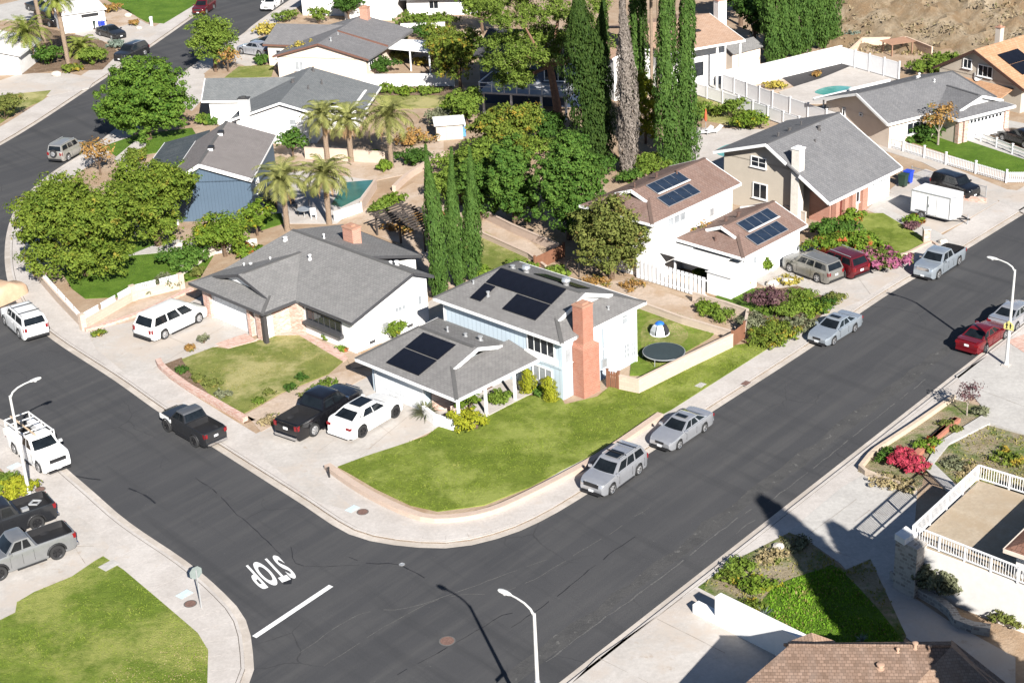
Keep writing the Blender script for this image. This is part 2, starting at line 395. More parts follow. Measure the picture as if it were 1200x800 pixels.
# asphalt under the blocks' gaps
sheet('road', [(-90, 0), (200, 0), (200, 300), (-90, 300)], -0.4, RZ, asphalt_mat(), 'dark grey asphalt street with cracks and pale scuffs')
GUT = ground_mat('gutter_concrete', (0.50, 0.45, 0.40), (0.60, 0.545, 0.49), (0.40, 0.355, 0.31), 0.5, 5.0, 0.9, 0.1)
JOINT = flat('joint_dirt', (.10, .085, .07), .95)
def kerbset(line, inw, label, walk=1.75):
    o0, o1, o2, o3, o4 = (offset(line, inw * w) for w in (0.0, 0.45, 0.62, 0.66, 0.66 + walk))
    g = MB(); strip(g, line, o1, -0.3, RZ + 0.012); struct('gutter', g, GUT, 'concrete gutter ' + label)
    k = MB(); strip(k, o1, o2, -0.3, 0.012); struct('kerb', k, CONC, 'concrete kerb ' + label)
    j = MB(); strip(j, o2, o3, -0.2, -0.012); struct('kerb_joint', j, JOINT, 'dark joint between kerb and pavement ' + label)
    w = MB(); strip(w, o3, o4, -0.2, 0.006, 0.011); struct('pavement', w, CONC, 'concrete pavement ' + label)
kerbset(K_NE, 1, 'round the outside of the corner house lots', 2.2)
kerbset(K_W, -1, 'along the left side of the curving street', 2.6)
kerbset(K_SE, -1, 'along the lower side of the straight street')
# worn edge lane and tar seams of the straight street
ROADEDGE = ground_mat('worn_asphalt', (0.066, 0.066, 0.067), (0.088, 0.087, 0.086), (0.075, 0.074, 0.074), 0.9, 7.0, 0.95, 0.3, (0.13, 0.127, 0.122), 2.6)
e0, e1 = offset(K_SE, 1.7), offset(K_SE, 2.6)
m_ = MB(); rr = random.Random(3); A_, B_ = [], []
for a, b in zip(e0, e1): A_.append(a + np.array([rr.uniform(-.12, .12), rr.uniform(-.12, .12)])); B_.append(b + np.array([rr.uniform(-.25, .25), rr.uniform(-.25, .25)]))
strip(m_, A_, B_, -0.2, RZ + 0.004); struct('road_edge', m_, ROADEDGE, 'worn paler asphalt lane along the lower kerb')
TAR_SHADE = flat('tar_seam_and_shade', (0.017, 0.017, 0.019), 0.6)
PALE = flat('worn_seam', (0.105, 0.103, 0.10), 0.95, var=0.4, scale=9)
def seam(pts, w, mat, z=RZ + 0.008, jit=0.05, label='thin seam in the asphalt'):
    P = resample(catmull(pts, 5), 0.6); r = random.Random(len(pts) * 7 + int(pts[0][0] * 10))
    P = [p + np.array([r.uniform(-jit, jit), r.uniform(-jit, jit)]) for p in P]; mb = MB()
    for i in range(len(P) - 1):
        if r.random() < .14: continue
        ww = w * r.uniform(0.4, 1.2); t = P[i + 1] - P[i]; t /= np.linalg.norm(t) + 1e-9; nn = np.array([-t[1], t[0]]) * ww / 2
        mb.face([(*(P[i] - nn), z), (*(P[i + 1] - nn), z), (*(P[i + 1] + nn), z), (*(P[i] + nn), z)])
    return struct('road_seam', mb, mat, label)
seam(px([(350, 765), (420, 720), (480, 712), (545, 690), (640, 655)], RZ), .05, PALE, label='pale seam crossing the junction')
seam(px([(380, 780), (450, 735), (520, 700), (600, 690), (690, 640), (760, 595)], RZ), .045, PALE, label='pale seam running from junction into the straight street')
seam(px([(640, 775), (700, 730), (770, 680), (840, 625), (880, 596)], RZ), .09, PALE, label='pale worn seam near the lower kerb')
seam(px([(900, 588), (960, 543), (1020, 495), (1090, 440)], RZ), .07, PALE, label='pale worn seam near the lower kerb uphill')
seam(px([(600, 735), (650, 700), (700, 660), (745, 628)], RZ), .05, TAR_SHADE, label='dark crack along the middle of the straight street')
seam(px([(465, 790), (530, 755), (590, 720), (600, 718)], RZ), .05, TAR_SHADE, label='dark crack beside the street lamp shadow')
seam(px([(408, 652), (430, 660), (455, 660), (470, 662), (498, 677)], RZ), .07, TAR_SHADE, label='dark crack near the corner kerb')
seam(px([(230, 560), (255, 578), (275, 600), (300, 622), (330, 650)], RZ), .05, TAR_SHADE, label='dark crack in the side street')
seam(px([(150, 572), (170, 580), (182, 590)], RZ), .12, TAR_SHADE, label='dark tar blot below the utility truck')
seam(px([(82, 556), (100, 560), (117, 562)], RZ), .11, TAR_SHADE, label='tar patch by the utility truck bumper')
seam(px([(340, 640), (352, 662), (420, 662)], RZ), .04, TAR_SHADE, label='hairline crack behind the word on the road')
seam(px([(20, 420), (60, 410), (95, 425)], RZ), .3, flat('road_patch', (0.045, 0.045, 0.048), .9), label='darker patch in the side street')
seam(px([(862, 625), (880, 612), (905, 600)], RZ), .06, PALE, label='pale scuff by the lower kerb')
def asmesh(o):
    """lettering as a plain mesh"""
    bpy.context.view_layer.update(); me = bpy.data.meshes.new_from_object(o.evaluated_get(bpy.context.evaluated_depsgraph_get()))
    n = bpy.data.objects.new(o.name, me); COL.objects.link(n); n.parent = o.parent; n.location = o.location; n.rotation_euler = o.rotation_euler; n.scale = o.scale
    nm = o.name; bpy.data.objects.remove(o); n.name = nm; return n
seam(px([(333, 681), (338, 677), (342, 680)], RZ), .5, TAR_SHADE, label='shadow blot coloured onto the road by the painted word')  # dark faces laid on the asphalt stand in for a shadow
# painted markings
PAINT = flat('road_paint', (0.78, 0.78, 0.77), 0.7, var=0.12, scale=6)
a, b = np.array(G2(298, 746, RZ)), np.array(G2(388, 686, RZ)); t = (b - a) / np.linalg.norm(b - a); nn = np.array([-t[1], t[0]]) * 0.16
mb = MB(); mb.face([(*(a - nn), RZ + .012), (*(b - nn), RZ + .012), (*(b + nn), RZ + .012), (*(a + nn), RZ + .012)]); struct('stop_line', mb, PAINT, 'white stop line across the side street')
tc = bpy.data.curves.new('stop_word', 'FONT'); tc.body = 'STOP'; tc.align_x = 'CENTER'; tc.align_y = 'CENTER'; tc.extrude = 0.002; tc.offset = 0.03; tc.space_character = 1.12
tc.materials.append(PAINT); to = bpy.data.objects.new('stop_marking', tc); COL.objects.link(to)
p = G(314.5, 668.5, RZ); to.location = (p.x, p.y, RZ + 0.012)
pl, pr = G(343, 653, RZ), G(293, 674, RZ)
to.rotation_euler = (0, 0, rad(211)); to.scale = (.84, 3.7, 1); to = asmesh(to); to['kind'] = 'structure'; to['label'] = 'white word STOP painted on the side street'

# ------------------------------------------------------------------ lots: lawns, drives, beds
def lot(name, pts, mat, label, z=0.02, smooth=0, base=-0.05):
    return sheet(name, px(pts), base, z, mat, label, smooth)
LAWN_MAIN = [(396, 547), (428, 535), (471, 521), (500, 511), (513, 501), (560, 503), (566, 484), (606, 465), (655, 462), (662, 474), (700, 465), (716, 452), (748, 461), (806, 432), (860, 405), (905, 399), (912, 401), (850, 440), (787, 480), (735, 508), (700, 530), (620, 571), (567, 592), (513, 599), (481, 592), (441, 573), (412, 556)]
lot('pavement', [(352, 560), (384, 546), (392, 556), (412, 572), (441, 589), (481, 607), (513, 614), (567, 607), (620, 585), (700, 542), (774, 492), (790, 500), (720, 548), (640, 596), (567, 622), (513, 628), (462, 624), (410, 606)], CONC, 'wide concrete corner pavement below the low kerb wall', 0.008)
lot('pavement', [(20, 250), (30, 275), (46, 318), (70, 350), (100, 384), (112, 408), (140, 440), (60, 380), (22, 330)], CONC, 'wide concrete pavement below the picket topped wall', 0.008)
lot('lawn', LAWN_MAIN, LAWN, 'green front lawn sweeping round the street corner', 0.05)
DRIVE1 = [(300, 508), (345, 484), (395, 462), (440, 434), (470, 436), (540, 476), (540, 492), (512, 502), (471, 521), (428, 535), (392, 548), (372, 560), (420, 600), (372, 588), (312, 540)]
lot('driveway', DRIVE1, CONC_D, 'concrete driveway with the black pickup and white crossover', 0.010)
lot('garden_bed', [(512, 502), (545, 470), (620, 436), (662, 464), (606, 470), (566, 488), (560, 505)], MULCH, 'planted bed along the front of the blue house', 0.035)
lot('garden_bed', [(288, 486), (330, 462), (385, 440), (412, 432), (440, 436), (400, 458), (345, 484), (306, 506)], DIRT_L, 'bare strip between the two driveways', 0.03)
LAWN_H2 = [(213, 421), (250, 407), (268, 409), (302, 400), (318, 393), (345, 391), (372, 402), (405, 421), (385, 438), (330, 460), (298, 478), (286, 484), (245, 462), (225, 440)]
lot('lawn', LAWN_H2, LAWN_D, 'dry patchy lawn before the white brick fronted house', 0.04)
lot('garden_bed', [(190, 428), (213, 419), (225, 440), (250, 466), (287, 486), (300, 492), (287, 496), (240, 466), (200, 440)], MULCH, 'stony planting strip inside the low brick edging', 0.03)
DRIVE2 = [(100, 386), (150, 378), (215, 358), (250, 340), (310, 376), (290, 395), (252, 406), (215, 420), (188, 430), (200, 446), (150, 440), (112, 408)]
lot('driveway', DRIVE2, CONC_D, 'concrete driveway with the white minivan', 0.010)
lot('path', [(252, 403), (288, 391), (301, 399), (267, 408)], BRICK_L, 'red brick paving beside the minivan driveway', 0.03)
lot('path', [(300, 398), (330, 391), (352, 388), (400, 412), (408, 420), (402, 424), (350, 393), (320, 394)], BRICK_L, 'brick edged walk along the front windows', 0.05)
lot('garden_bed', [(330, 388), (352, 380), (420, 410), (432, 428), (412, 432), (405, 418), (352, 390)], DIRT_L, 'narrow bed under the long front window', 0.035)
lot('lawn', [(72, 318), (120, 275), (210, 282), (250, 300), (235, 325), (158, 347), (100, 350), (84, 338)], LAWN_G, 'shady lawn inside the picket topped corner wall', 0.03)
lot('path', [(150, 300), (200, 280), (232, 285), (228, 292), (195, 296)], CONC_P, 'pale stone edging behind the corner lawn', 0.05)
lot('garden_bed', [(100, 386), (98, 378), (157, 352), (222, 332), (250, 336), (215, 358), (150, 378)], DIRT_L, 'brick edged slope below the picket topped wall', 0.02)
# behind the two front houses
lot('garden_bed', [(395, 262), (440, 238), (520, 195), (560, 205), (600, 262), (640, 300), (610, 330), (560, 345), (505, 330), (470, 285)], DIRT_L, 'bare earth slope behind the grey roofed houses', 0.0)
lot('lawn', [(545, 270), (570, 272), (620, 302), (612, 316), (590, 330), (560, 320), (540, 300)], LAWN_D, 'dry lawn strip behind the cypress trio', 0.03)
lot('lawn', [(738, 440), (746, 362), (768, 356), (842, 386), (832, 396), (790, 420), (757, 440)], LAWN_S, 'fenced back lawn with the trampoline', 0.03)
lot('garden_bed', [(752, 385), (775, 372), (800, 384), (806, 396), (782, 414), (757, 424)], LAWN_D, 'bare patch under the play dome', 0.036, 4)
lot('garden_bed', [(700, 332), (740, 328), (805, 352), (872, 374), (862, 394), (800, 376), (745, 356), (712, 344)], DIRT_L, 'bare earth terrace below the slatted fence', 0.05)
lot('path', [(440, 395), (505, 352), (520, 340), (548, 372), (500, 400), (470, 425)], CONC_D, 'concrete side yard between the two grey roofed houses', 0.01)
# brown house front
lot('lawn', [(838, 348), (855, 338), (905, 338), (905, 372), (880, 365)], LAWN_G, 'small green lawn by the white box wall', 0.03)
lot('garden_bed', [(868, 372), (900, 340), (935, 335), (962, 346), (985, 350), (960, 372), (922, 398), (890, 398), (872, 388)], MULCH, 'shrubby bank before the brown roofed house', 0.02)
DRIVE3 = [(862, 318), (955, 282), (1000, 312), (1042, 318), (1056, 322), (1010, 352), (985, 362), (960, 345), (925, 338), (895, 335)]
lot('driveway', DRIVE3, CONC_D, 'concrete driveway with the tan and dark red vehicles', 0.010)
lot('lawn', [(1008, 250), (1035, 250), (1092, 284), (1062, 297), (1040, 302), (1008, 280)], LAWN, 'small front lawn of the beige house', 0.03)
DRIVE4 = [(1015, 246), (1060, 208), (1085, 198), (1160, 224), (1170, 236), (1125, 262), (1098, 276)]
lot('driveway', DRIVE4, CONC_D, 'concrete driveway with the white trailer', 0.010)
lot('path', [(1022, 246), (1032, 242), (1100, 272), (1120, 286), (1100, 296), (1085, 282)], CONC_P, 'front walk beside the trailer driveway', 0.014)
lot('driveway', [(1008, 148), (1040, 166), (1180, 222), (1235, 228), (1200, 250), (1150, 225), (1080, 190), (1020, 172)], CONC_D, 'long concrete drive along the picket fence', 0.012)
lot('lawn', [(1048, 160), (1095, 158), (1125, 150), (1205, 178), (1215, 204), (1180, 204)], LAWN_G, 'lawn behind the white picket fence', 0.03)
lot('path', [(1112, 158), (1140, 154), (1215, 184), (1215, 192)], CONC_P, 'front walk crossing the fenced lawn', 0.04)
lot('driveway', [(1135, 150), (1165, 138), (1225, 150), (1225, 176)], CONC_P, 'garage apron of the charcoal roofed house', 0.035)
SLABJ = flat('slab_joint', (.27, .235, .20), .95)
for i, L in enumerate([[(1000, 612), (1047, 577)], [(1017, 598), (1040, 604)], [(1038, 584), (1048, 594)], [(940, 632), (1010, 580)], [(960, 640), (1020, 660)], [(700, 770), (760, 800)], [(770, 725), (850, 765)], [(745, 742), (800, 700)], [(500, 470), (415, 540)], [(470, 455), (372, 530)], [(420, 480), (460, 510)], [(280, 372), (180, 432)], [(160, 380), (240, 412)], [(1000, 318), (1020, 345)], [(1080, 212), (1120, 250)], [(1130, 450), (1210, 480)], [(60, 600), (100, 660)], [(20, 640), (110, 640)]]):
    seam(px(L), .032, SLABJ, .022, .01, 'expansion joint in the concrete %s' % ('of the terrace drive' if i < 5 else 'of the wide bottom drive' if i < 8 else 'of a driveway'))
# pools and yards at the back
WATER = None
m, nt, bs = nmat('pool_water'); v = coord(nt)
nt.links.new(mixc(nt, noise(nt, v, .6, 4), (0.06, 0.27, 0.26), (0.11, 0.36, 0.34)), bs.inputs['Base Color']); bs.inputs['Roughness'].default_value = 0.05
bump(nt, bs, noise(nt, v, 2.5, 4), .15, .03); WATER = m
m, nt, bs = nmat('green_pool_water'); v = coord(nt)
nt.links.new(mixc(nt, noise(nt, v, .6, 4), (0.035, 0.12, 0.11), (0.05, 0.17, 0.15)), bs.inputs['Base Color']); bs.inputs['Roughness'].default_value = 0.05
bump(nt, bs, noise(nt, v, 2.5, 4), .15, .03); WATER2 = m
lot('patio', [(925, 122), (905, 100), (930, 85), (1000, 72), (1050, 92), (1040, 108), (1000, 118), (960, 122)], CONC, 'pale deck round the turquoise pool', 0.01)
lot('pool_water', [(955, 109), (966, 103), (985, 101), (1003, 104), (1000, 110), (980, 113)], WATER, 'turquoise pool water behind the charcoal roofed house', 0.03, 4)
lot('garden_bed', [(917, 92), (936, 80), (980, 70), (996, 78), (962, 92), (930, 102)], flat('dark_mulch', (0.035, 0.033, 0.036), .95, var=.4, scale=6), 'dark mulched bed under the tall white fence', 0.05)
lot('garden_bed', [(882, 102), (905, 92), (922, 94), (930, 102), (912, 108), (895, 110)], DIRT_L, 'earth strip with shrubs beside the pool', 0.03)
lot('driveway', [(800, 95), (848, 92), (885, 108), (1035, 160), (1020, 168), (930, 136), (815, 104)], CONC_P, 'narrow concrete alley between two white fences', 0.014)
lot('patio', [(808, 148), (822, 150), (905, 152), (960, 165), (900, 195), (830, 205), (800, 180)], CONC, 'pale pool deck behind the beige house', 0.01)
lot('pool_water', [(838, 178), (852, 170), (872, 168), (880, 180), (852, 184)], WATER, 'turquoise pool water beside the beige house', 0.03, 4)
lot('lawn', [(815, 112), (900, 140), (880, 152), (830, 142), (812, 130)], LAWN_D, 'strip of grass below the white panel fence', 0.02)
lot('patio', [(300, 205), (360, 200), (440, 212), (438, 222), (395, 262), (330, 262), (300, 245)], CONC, 'patio round the dark green pool', 0.008)
lot('pool_water', [(388, 240), (404, 214), (438, 211), (422, 232), (400, 243)], WATER2, 'dark green pool water below the date palms', 0.03)
lot('lawn', [(300, 252), (330, 250), (332, 262), (306, 270)], LAWN_G, 'small bright grass patch behind the grey roofed house', 0.03)
lot('garden_bed', [(340, 165), (455, 178), (520, 165), (520, 195), (440, 212), (360, 200), (330, 182)], DIRT_L, 'bare yard among the date palms', 0.012)
lot('lawn', [(436, 112), (530, 112), (530, 126), (450, 128)], LAWN_D, 'grass strip under the long white wall', 0.02)
lot('garden_bed', [(440, 103), (530, 100), (530, 112), (436, 112)], MULCH, 'planted strip under the long white wall', 0.03)
# across the curving street
lot('lawn', [(125, 0), (130, -8), (230, -8), (238, 0), (192, 28), (172, 26), (150, 14)], LAWN_G, 'bright green lawn across the street', 0.02)
lot('driveway', [(85, 46), (100, 18), (150, 16), (172, 28), (190, 34), (160, 56), (140, 50)], CONC_D, 'driveway with the bins across the street', 0.012)
lot('garden_bed', [(95, 18), (125, 8), (150, 12), (165, 24), (140, 32), (100, 30)], DIRT_L, 'stony planter beside the bright lawn', 0.02)
lot('driveway', [(-10, 8), (70, -10), (100, -6), (100, 12), (75, 24), (-10, 24)], CONC_P, 'pale concrete court behind the palms', 0.012)
lot('garden_bed', [(0, 60), (40, 30), (120, 48), (140, 62), (120, 82), (60, 84), (20, 88)], MULCH, 'planting under the palms across the street', 0.02)
lot('driveway', [(-10, 98), (25, 86), (80, 86), (112, 92), (104, 104), (60, 112), (-10, 118)], CONC_D, 'driveway before the white garage at the picture edge', 0.014)
lot('lawn', [(0, 112), (60, 106), (50, 118), (22, 130), (0, 145)], LAWN_D, 'dry grass beside the white garage driveway', 0.02)
lot('lawn', [(120, 172), (160, 158), (225, 150), (230, 158), (190, 178), (140, 186)], LAWN_G, 'lawn under the big round tree', 0.025)
lot('path', [(134, 186), (158, 166), (172, 168), (162, 190), (150, 205)], CONC, 'stepping path beside the round tree', 0.04)
lot('garden_bed', [(150, 206), (165, 190), (190, 176), (215, 172), (205, 200), (190, 215)], DIRT_L, 'earth beside the blue house', 0.02)
lot('driveway', [(212, 100), (228, 80), (240, 88), (236, 118), (225, 130), (205, 122)], CONC, 'front walk of the white gabled house', 0.02)
lot('driveway', [(268, 72), (285, 52), (320, 58), (322, 70), (290, 78)], CONC_D, 'driveway with the silver hatchback', 0.012)
lot('lawn', [(262, 92), (280, 78), (322, 76), (318, 90)], LAWN_D, 'dry grass before the far beige house', 0.02)
# left foreground lot
LAWN_SW = [(-30, 742), (18, 718), (20, 706), (40, 694), (84, 676), (112, 657), (121, 652), (145, 668), (190, 706), (232, 742), (244, 762), (243, 800), (236, 830), (-40, 830)]
lot('lawn', LAWN_SW, LAWN_S, 'green corner lawn with a dry patch at the stop sign', 0.05)
lot('driveway', [(-40, 590), (30, 582), (60, 585), (100, 610), (128, 640), (121, 652), (84, 676), (40, 694), (20, 706), (18, 718), (-30, 742)], CONC_D, 'concrete driveway with the two lifted pickups', 0.012)
# right foreground lots
lot('driveway', [(640, 830), (700, 770), (815, 690), (900, 735), (960, 760), (900, 830)], CONC_D, 'wide concrete driveway at the bottom of the picture', 0.012)
WEED = ground_mat('weedy_soil', (0.30, 0.24, 0.15), (0.40, 0.34, 0.24), (0.10, 0.15, 0.03), 0.5, 8.0, 0.97, 0.8, (0.16, 0.18, 0.06), 1.2)
GRASS_SE = [(905, 690), (960, 668), (985, 668), (1050, 740), (1052, 765), (940, 765), (890, 730)]
lot('garden_bed', [(818, 688), (862, 656), (925, 624), (945, 632), (990, 668), (1020, 655), (1062, 745), (1050, 765), (935, 765), (870, 715)], WEED, 'weedy stony slope in the lower right front yard', 0.03)
lot('lawn', GRASS_SE, LAWN_G, 'lush grass behind the brown tile roof', 0.05, 3)
lot('driveway', [(925, 622), (985, 572), (1030, 545), (1075, 575), (1066, 690), (1020, 700), (985, 660), (945, 632)], CONC_P, 'broad pale concrete drive beside the raised terrace', 0.012)
lot('driveway', [(1010, 700), (1030, 672), (1110, 726), (1190, 770), (1190, 830), (1130, 800), (1060, 745)], CONC_D, 'shaded walk below the raised terrace', 0.014)
lot('driveway', [(1120, 440), (1180, 402), (1290, 450), (1290, 520), (1190, 498), (1160, 487)], CONC_P, 'concrete driveway at the right picture edge', 0.012)
lot('garden_bed', [(1005, 552), (1022, 533), (1118, 468), (1158, 478), (1160, 488), (1115, 512), (1085, 545), (1080, 570), (1060, 578)], WEED, 'planter garden beside the right hand street', 0.03)
lot('path', [(1082, 550), (1100, 520), (1155, 486), (1230, 508), (1230, 520), (1160, 498), (1112, 522), (1094, 545), (1120, 570), (1112, 578)], CONC_P, 'pale kerbed edge round the dry lawn', 0.16)
lot('lawn', [(1094, 545), (1112, 523), (1158, 499), (1240, 522), (1240, 600), (1150, 590)], WEED, 'dry weedy lawn beyond the terrace', 0.06)
lot('patio', [(1180, 400), (1200, 392), (1280, 420), (1240, 440)], BRICK_L, 'brick paving at the right picture edge', 0.03)
# dry hillside in the upper right corner
HILLM = ground_mat('dry_hillside', (0.27, 0.20, 0.125), (0.40, 0.325, 0.23), (0.21, 0.145, 0.085), 0.4, 4.0, 0.98, 1.0, (0.15, 0.12, 0.065), 1.4, 0.4)
def hill_z(u, v):
    return 8.5 * min(1, v / 26.0) ** 1.15 + 0.55 * math.sin(u * .9 + v * .5) * min(1, v / 4) + 0.35 * math.sin(u * 2.3 - v * 1.7) * min(1, v / 3)
h0, h1 = np.array(G2(985, 64)), np.array(G2(1225, 64)); hd = (h1 - h0); hl = np.linalg.norm(hd); hd = hd / hl; hn = np.array([-hd[1], hd[0]])
mb = MB(); nu, nv = 60, 34; vs = []
rr = random.Random(5)
for i in range(nu + 1):
    for j in range(nv + 1):
        u, w = -2 + (hl + 30) * i / nu, 40.0 * j / nv
        q = h0 + hd * u + hn * w; vs.append((q[0], q[1], hill_z(u, w) + rr.uniform(-.18, .18) - 0.25))
mb.add(vs, [(i * (nv + 1) + j, (i + 1) * (nv + 1) + j, (i + 1) * (nv + 1) + j + 1, i * (nv + 1) + j + 1) for i in range(nu) for j in range(nv)])
o = mb.build('hillside', HILLM, None, smooth=True); o['kind'] = 'structure'; o['label'] = 'dry brown hillside in the upper right corner'
lot('ground', [(978, 50), (985, 20), (1010, -12), (1060, -12), (1035, 20), (1000, 62)], ground_mat('red_earth', (0.34, 0.16, 0.09), (0.42, 0.22, 0.13), None, .5, 5), 'reddish earth slope beside the hillside', 0.05)
# ------------------------------------------------------------------ house kit
class House:
    def __init__(s, name, label, opx, zo, az, cat='house', group=None, loc=None):
        p = G(opx[0], opx[1], zo) if loc is None else Vector(loc)
        s.az = rad(az); s.o = Vector((p.x, p.y, 0))
        s.root = thing(name, label, cat, s.o, s.az, group)
    def rel(s, x, y, z=0.0):
        v = G(x, y, z) - s.o; c, n = math.cos(s.az), math.sin(s.az)
        return Vector((v.x * c + v.y * n, -v.x * n + v.y * c, z))
    def walls(s, blocks, mat, gables=(), name='wall'):
        mb = MB()
        for b in blocks:
            x0, x1, y0, y1, z0, z1 = b; mb.prism([(x0, y0), (x1, y0), (x1, y1), (x0, y1)], z0, z1)
        for g in gables:                                    # (points, thickness vector)
            pts, th = g; pts = [Vector(p) for p in pts]; th = Vector(th); n = len(pts)
            mb.add(pts + [p + th for p in pts], [tuple(range(n)), tuple(range(n, 2 * n))[::-1]] + [(i, n + i, n + (i + 1) % n, (i + 1) % n) for i in range(n)])
        o = mb.build(name, mat, s.root)
        bm = bmesh.new(); bm.from_mesh(o.data); bmesh.ops.recalc_face_normals(bm, faces=bm.faces); bm.to_mesh(o.data); bm.free()
        return o
    def roof(s, planes, mat, t=0.16, name='roof'):
        mb = MB()
        for p in planes: mb.slab(p, t)
        return mb.build(name, mat, s.root)
    def trim(s, edges, mat, w=0.07, h=0.2, name='fascia', up=0.012, parent=None):
        runs = []                                          # edges that meet form one board run
        for e in edges:
            hit = [r for r in runs if any((Vector(p) - Vector(q)).length < .6 for f in r for p in f for q in e)]
            new = [e] + [f for r in hit for f in r]; runs = [r for r in runs if r not in hit] + [new]
        for r in runs:
            mb = MB()
            for a, b in r: mb.bar(Vector(a) + Vector((0, 0, up)), Vector(b) + Vector((0, 0, up)), w, h)
            o = mb.build(name, mat, parent or s.root)
        return o
    def caps(s, edges, mat, parent):
        mb = MB()
        for a, b in edges: mb.bar(Vector(a) + Vector((0, 0, .03)), Vector(b) + Vector((0, 0, .03)), .26, .06)
        return mb.build('ridge_cap', mat, parent)
    def window(s, c, yaw, w, h, glass=None, frame=None, bars=(1, 0), sill=True, name='window', label=None):
        yaw = rad(yaw); M = Matrix.Rotation(yaw - PI / 2 + PI, 4, 'Z')   # local -y looks outward before turning
        M = Matrix.Rotation(yaw + PI / 2, 4, 'Z'); c = Vector(c); frame = frame or WHITE; glass = glass or GLASS
        g = MB(); g.box(c + M @ Vector((0, -.012, 0)), (w - .02, .03, h - .02), yaw + PI / 2); go = g.build(name, glass, s.root)
        f = MB(); t = .08
        for dx, dz, sx, sz in ((0, h / 2, w + t, t), (0, -h / 2, w + t, t), (-w / 2, 0, t, h - t), (w / 2, 0, t, h - t)):
            f.box(c + M @ Vector((dx, -.025, dz)), (sx, .09, sz), yaw + PI / 2)
        for i in range(1, bars[0] + 1): f.box(c + M @ Vector((-w / 2 + w * i / (bars[0] + 1), -.02, 0)), (.045, .06, h - t), yaw + PI / 2)
        for i in range(1, bars[1] + 1): f.box(c + M @ Vector((0, -.022, -h / 2 + h * i / (bars[1] + 1))), (w - t, .05, .035), yaw + PI / 2)
        f.build('frame', frame, go)
        if sill: MB().box(c + M @ Vector((0, -.07, -h / 2 - .065)), (w + .2, .16, .05), yaw + PI / 2).build('sill', frame, go)
        if label: go['label'] = label
        return go
    def garage(s, c, yaw, w, h, mat, lights=False, cols=8):
        yaw = rad(yaw); M = Matrix.Rotation(yaw + PI / 2, 4, 'Z'); c = Vector(c); mb = MB()
        mb.box(c + Vector((0, 0, h / 2)), (w, .06, h), yaw + PI / 2)
        cw, rh = w / cols, h / 4
        for i in range(cols):
            for j in range(4):
                if lights and j == 3: continue
                mb.box(c + M @ Vector((-w / 2 + cw * (i + .5), -.035, rh * (j + .5))), (cw * .8, .03, rh * .72), yaw + PI / 2)
        o = mb.build('garage_door', mat, s.root)
        if lights:
            for i in range(cols): MB().box(c + M @ Vector((-w / 2 + cw * (i + .5), -.035, rh * 3.5)), (cw * .62, .03, rh * .5), yaw + PI / 2).build('window', GLASS, o)
        f = MB()
        for dx, dz, sx, sz in ((0, h + .06, w + .3, .13), (-w / 2 - .075, h / 2, .15, h), (w / 2 + .075, h / 2, .15, h)):
            f.box(c + M @ Vector((dx, -.03, dz)), (sx, .14, sz), yaw + PI / 2)
        f.build('frame', WHITE, o); return o
    def door(s, c, yaw, w, h, mat, name='door'):
        yaw = rad(yaw); M = Matrix.Rotation(yaw + PI / 2, 4, 'Z'); c = Vector(c)
        mb = MB(); mb.box(c + Vector((0, 0, h / 2)), (w, .06, h), yaw + PI / 2)
        for j in (0.28, 0.72): mb.box(c + M @ Vector((0, -.035, h * j)), (w * .7, .03, h * .36), yaw + PI / 2)
        o = mb.build(name, mat, s.root)
        MB().box(c + M @ Vector((w * .4, -.07, h * .48)), (.05, .08, .05), yaw + PI / 2).build('handle', METAL, o); return o
    def part(s, name, mb, mat, parent=None, smooth=False): return mb.build(name, mat, parent or s.root, smooth)
    def vents(s, pts, mat=None):
        for k, p in enumerate(pts):
            mb = MB(); r = .055 + .03 * (k % 3); hh = .18 + .1 * (k % 2)
            mb.lathe([(r * 1.7, -.25), (r * 1.7, .05), (r, .07), (r, hh), (r * 1.6, hh + .01), (r * 1.6, hh + .07), (r * .4, hh + .11)], p, 10)
            mb.build('roof_vent', mat or METAL, s.root, smooth=True)
    def turbine(s, p):
        mb = MB(); mb.lathe([(.2, -.3), (.2, .2), (.27, .24), (.33, .38), (.27, .54), (.12, .6), (.02, .61)], p, 12)
        mb.build('roof_vent', flat('bright_steel', (.72, .73, .74), .25, .7), s.root, smooth=True)
    def chimney(s, c, d, z0, z1, mat, crown=None, taper=None):
        mb = MB()
        if taper:                                          # shoulder: lower block wider than the stack
            (tw, td, tz, ox, oy) = taper
            mb.box((c[0], c[1], (z0 + tz) / 2), (d[0], d[1], tz - z0)); mb.box((c[0] + ox, c[1] + oy, (tz + z1) / 2), (tw, td, z1 - tz))
            c = (c[0] + ox, c[1] + oy); d = (tw, td)
        else: mb.box((c[0], c[1], (z0 + z1) / 2), (d[0], d[1], z1 - z0))
        o = mb.build('chimney', mat, s.root)
        cp = MB(); cp.box((c[0], c[1], z1 + .05), (d[0] + .12, d[1] + .12, .1)); cp.box((c[0], c[1], z1 + .17), (d[0] * .45, d[1] * .45, .14))
        cp.build('chimney_cap', crown or flat('chimney_crown', (.48, .40, .34), .9), o); return o
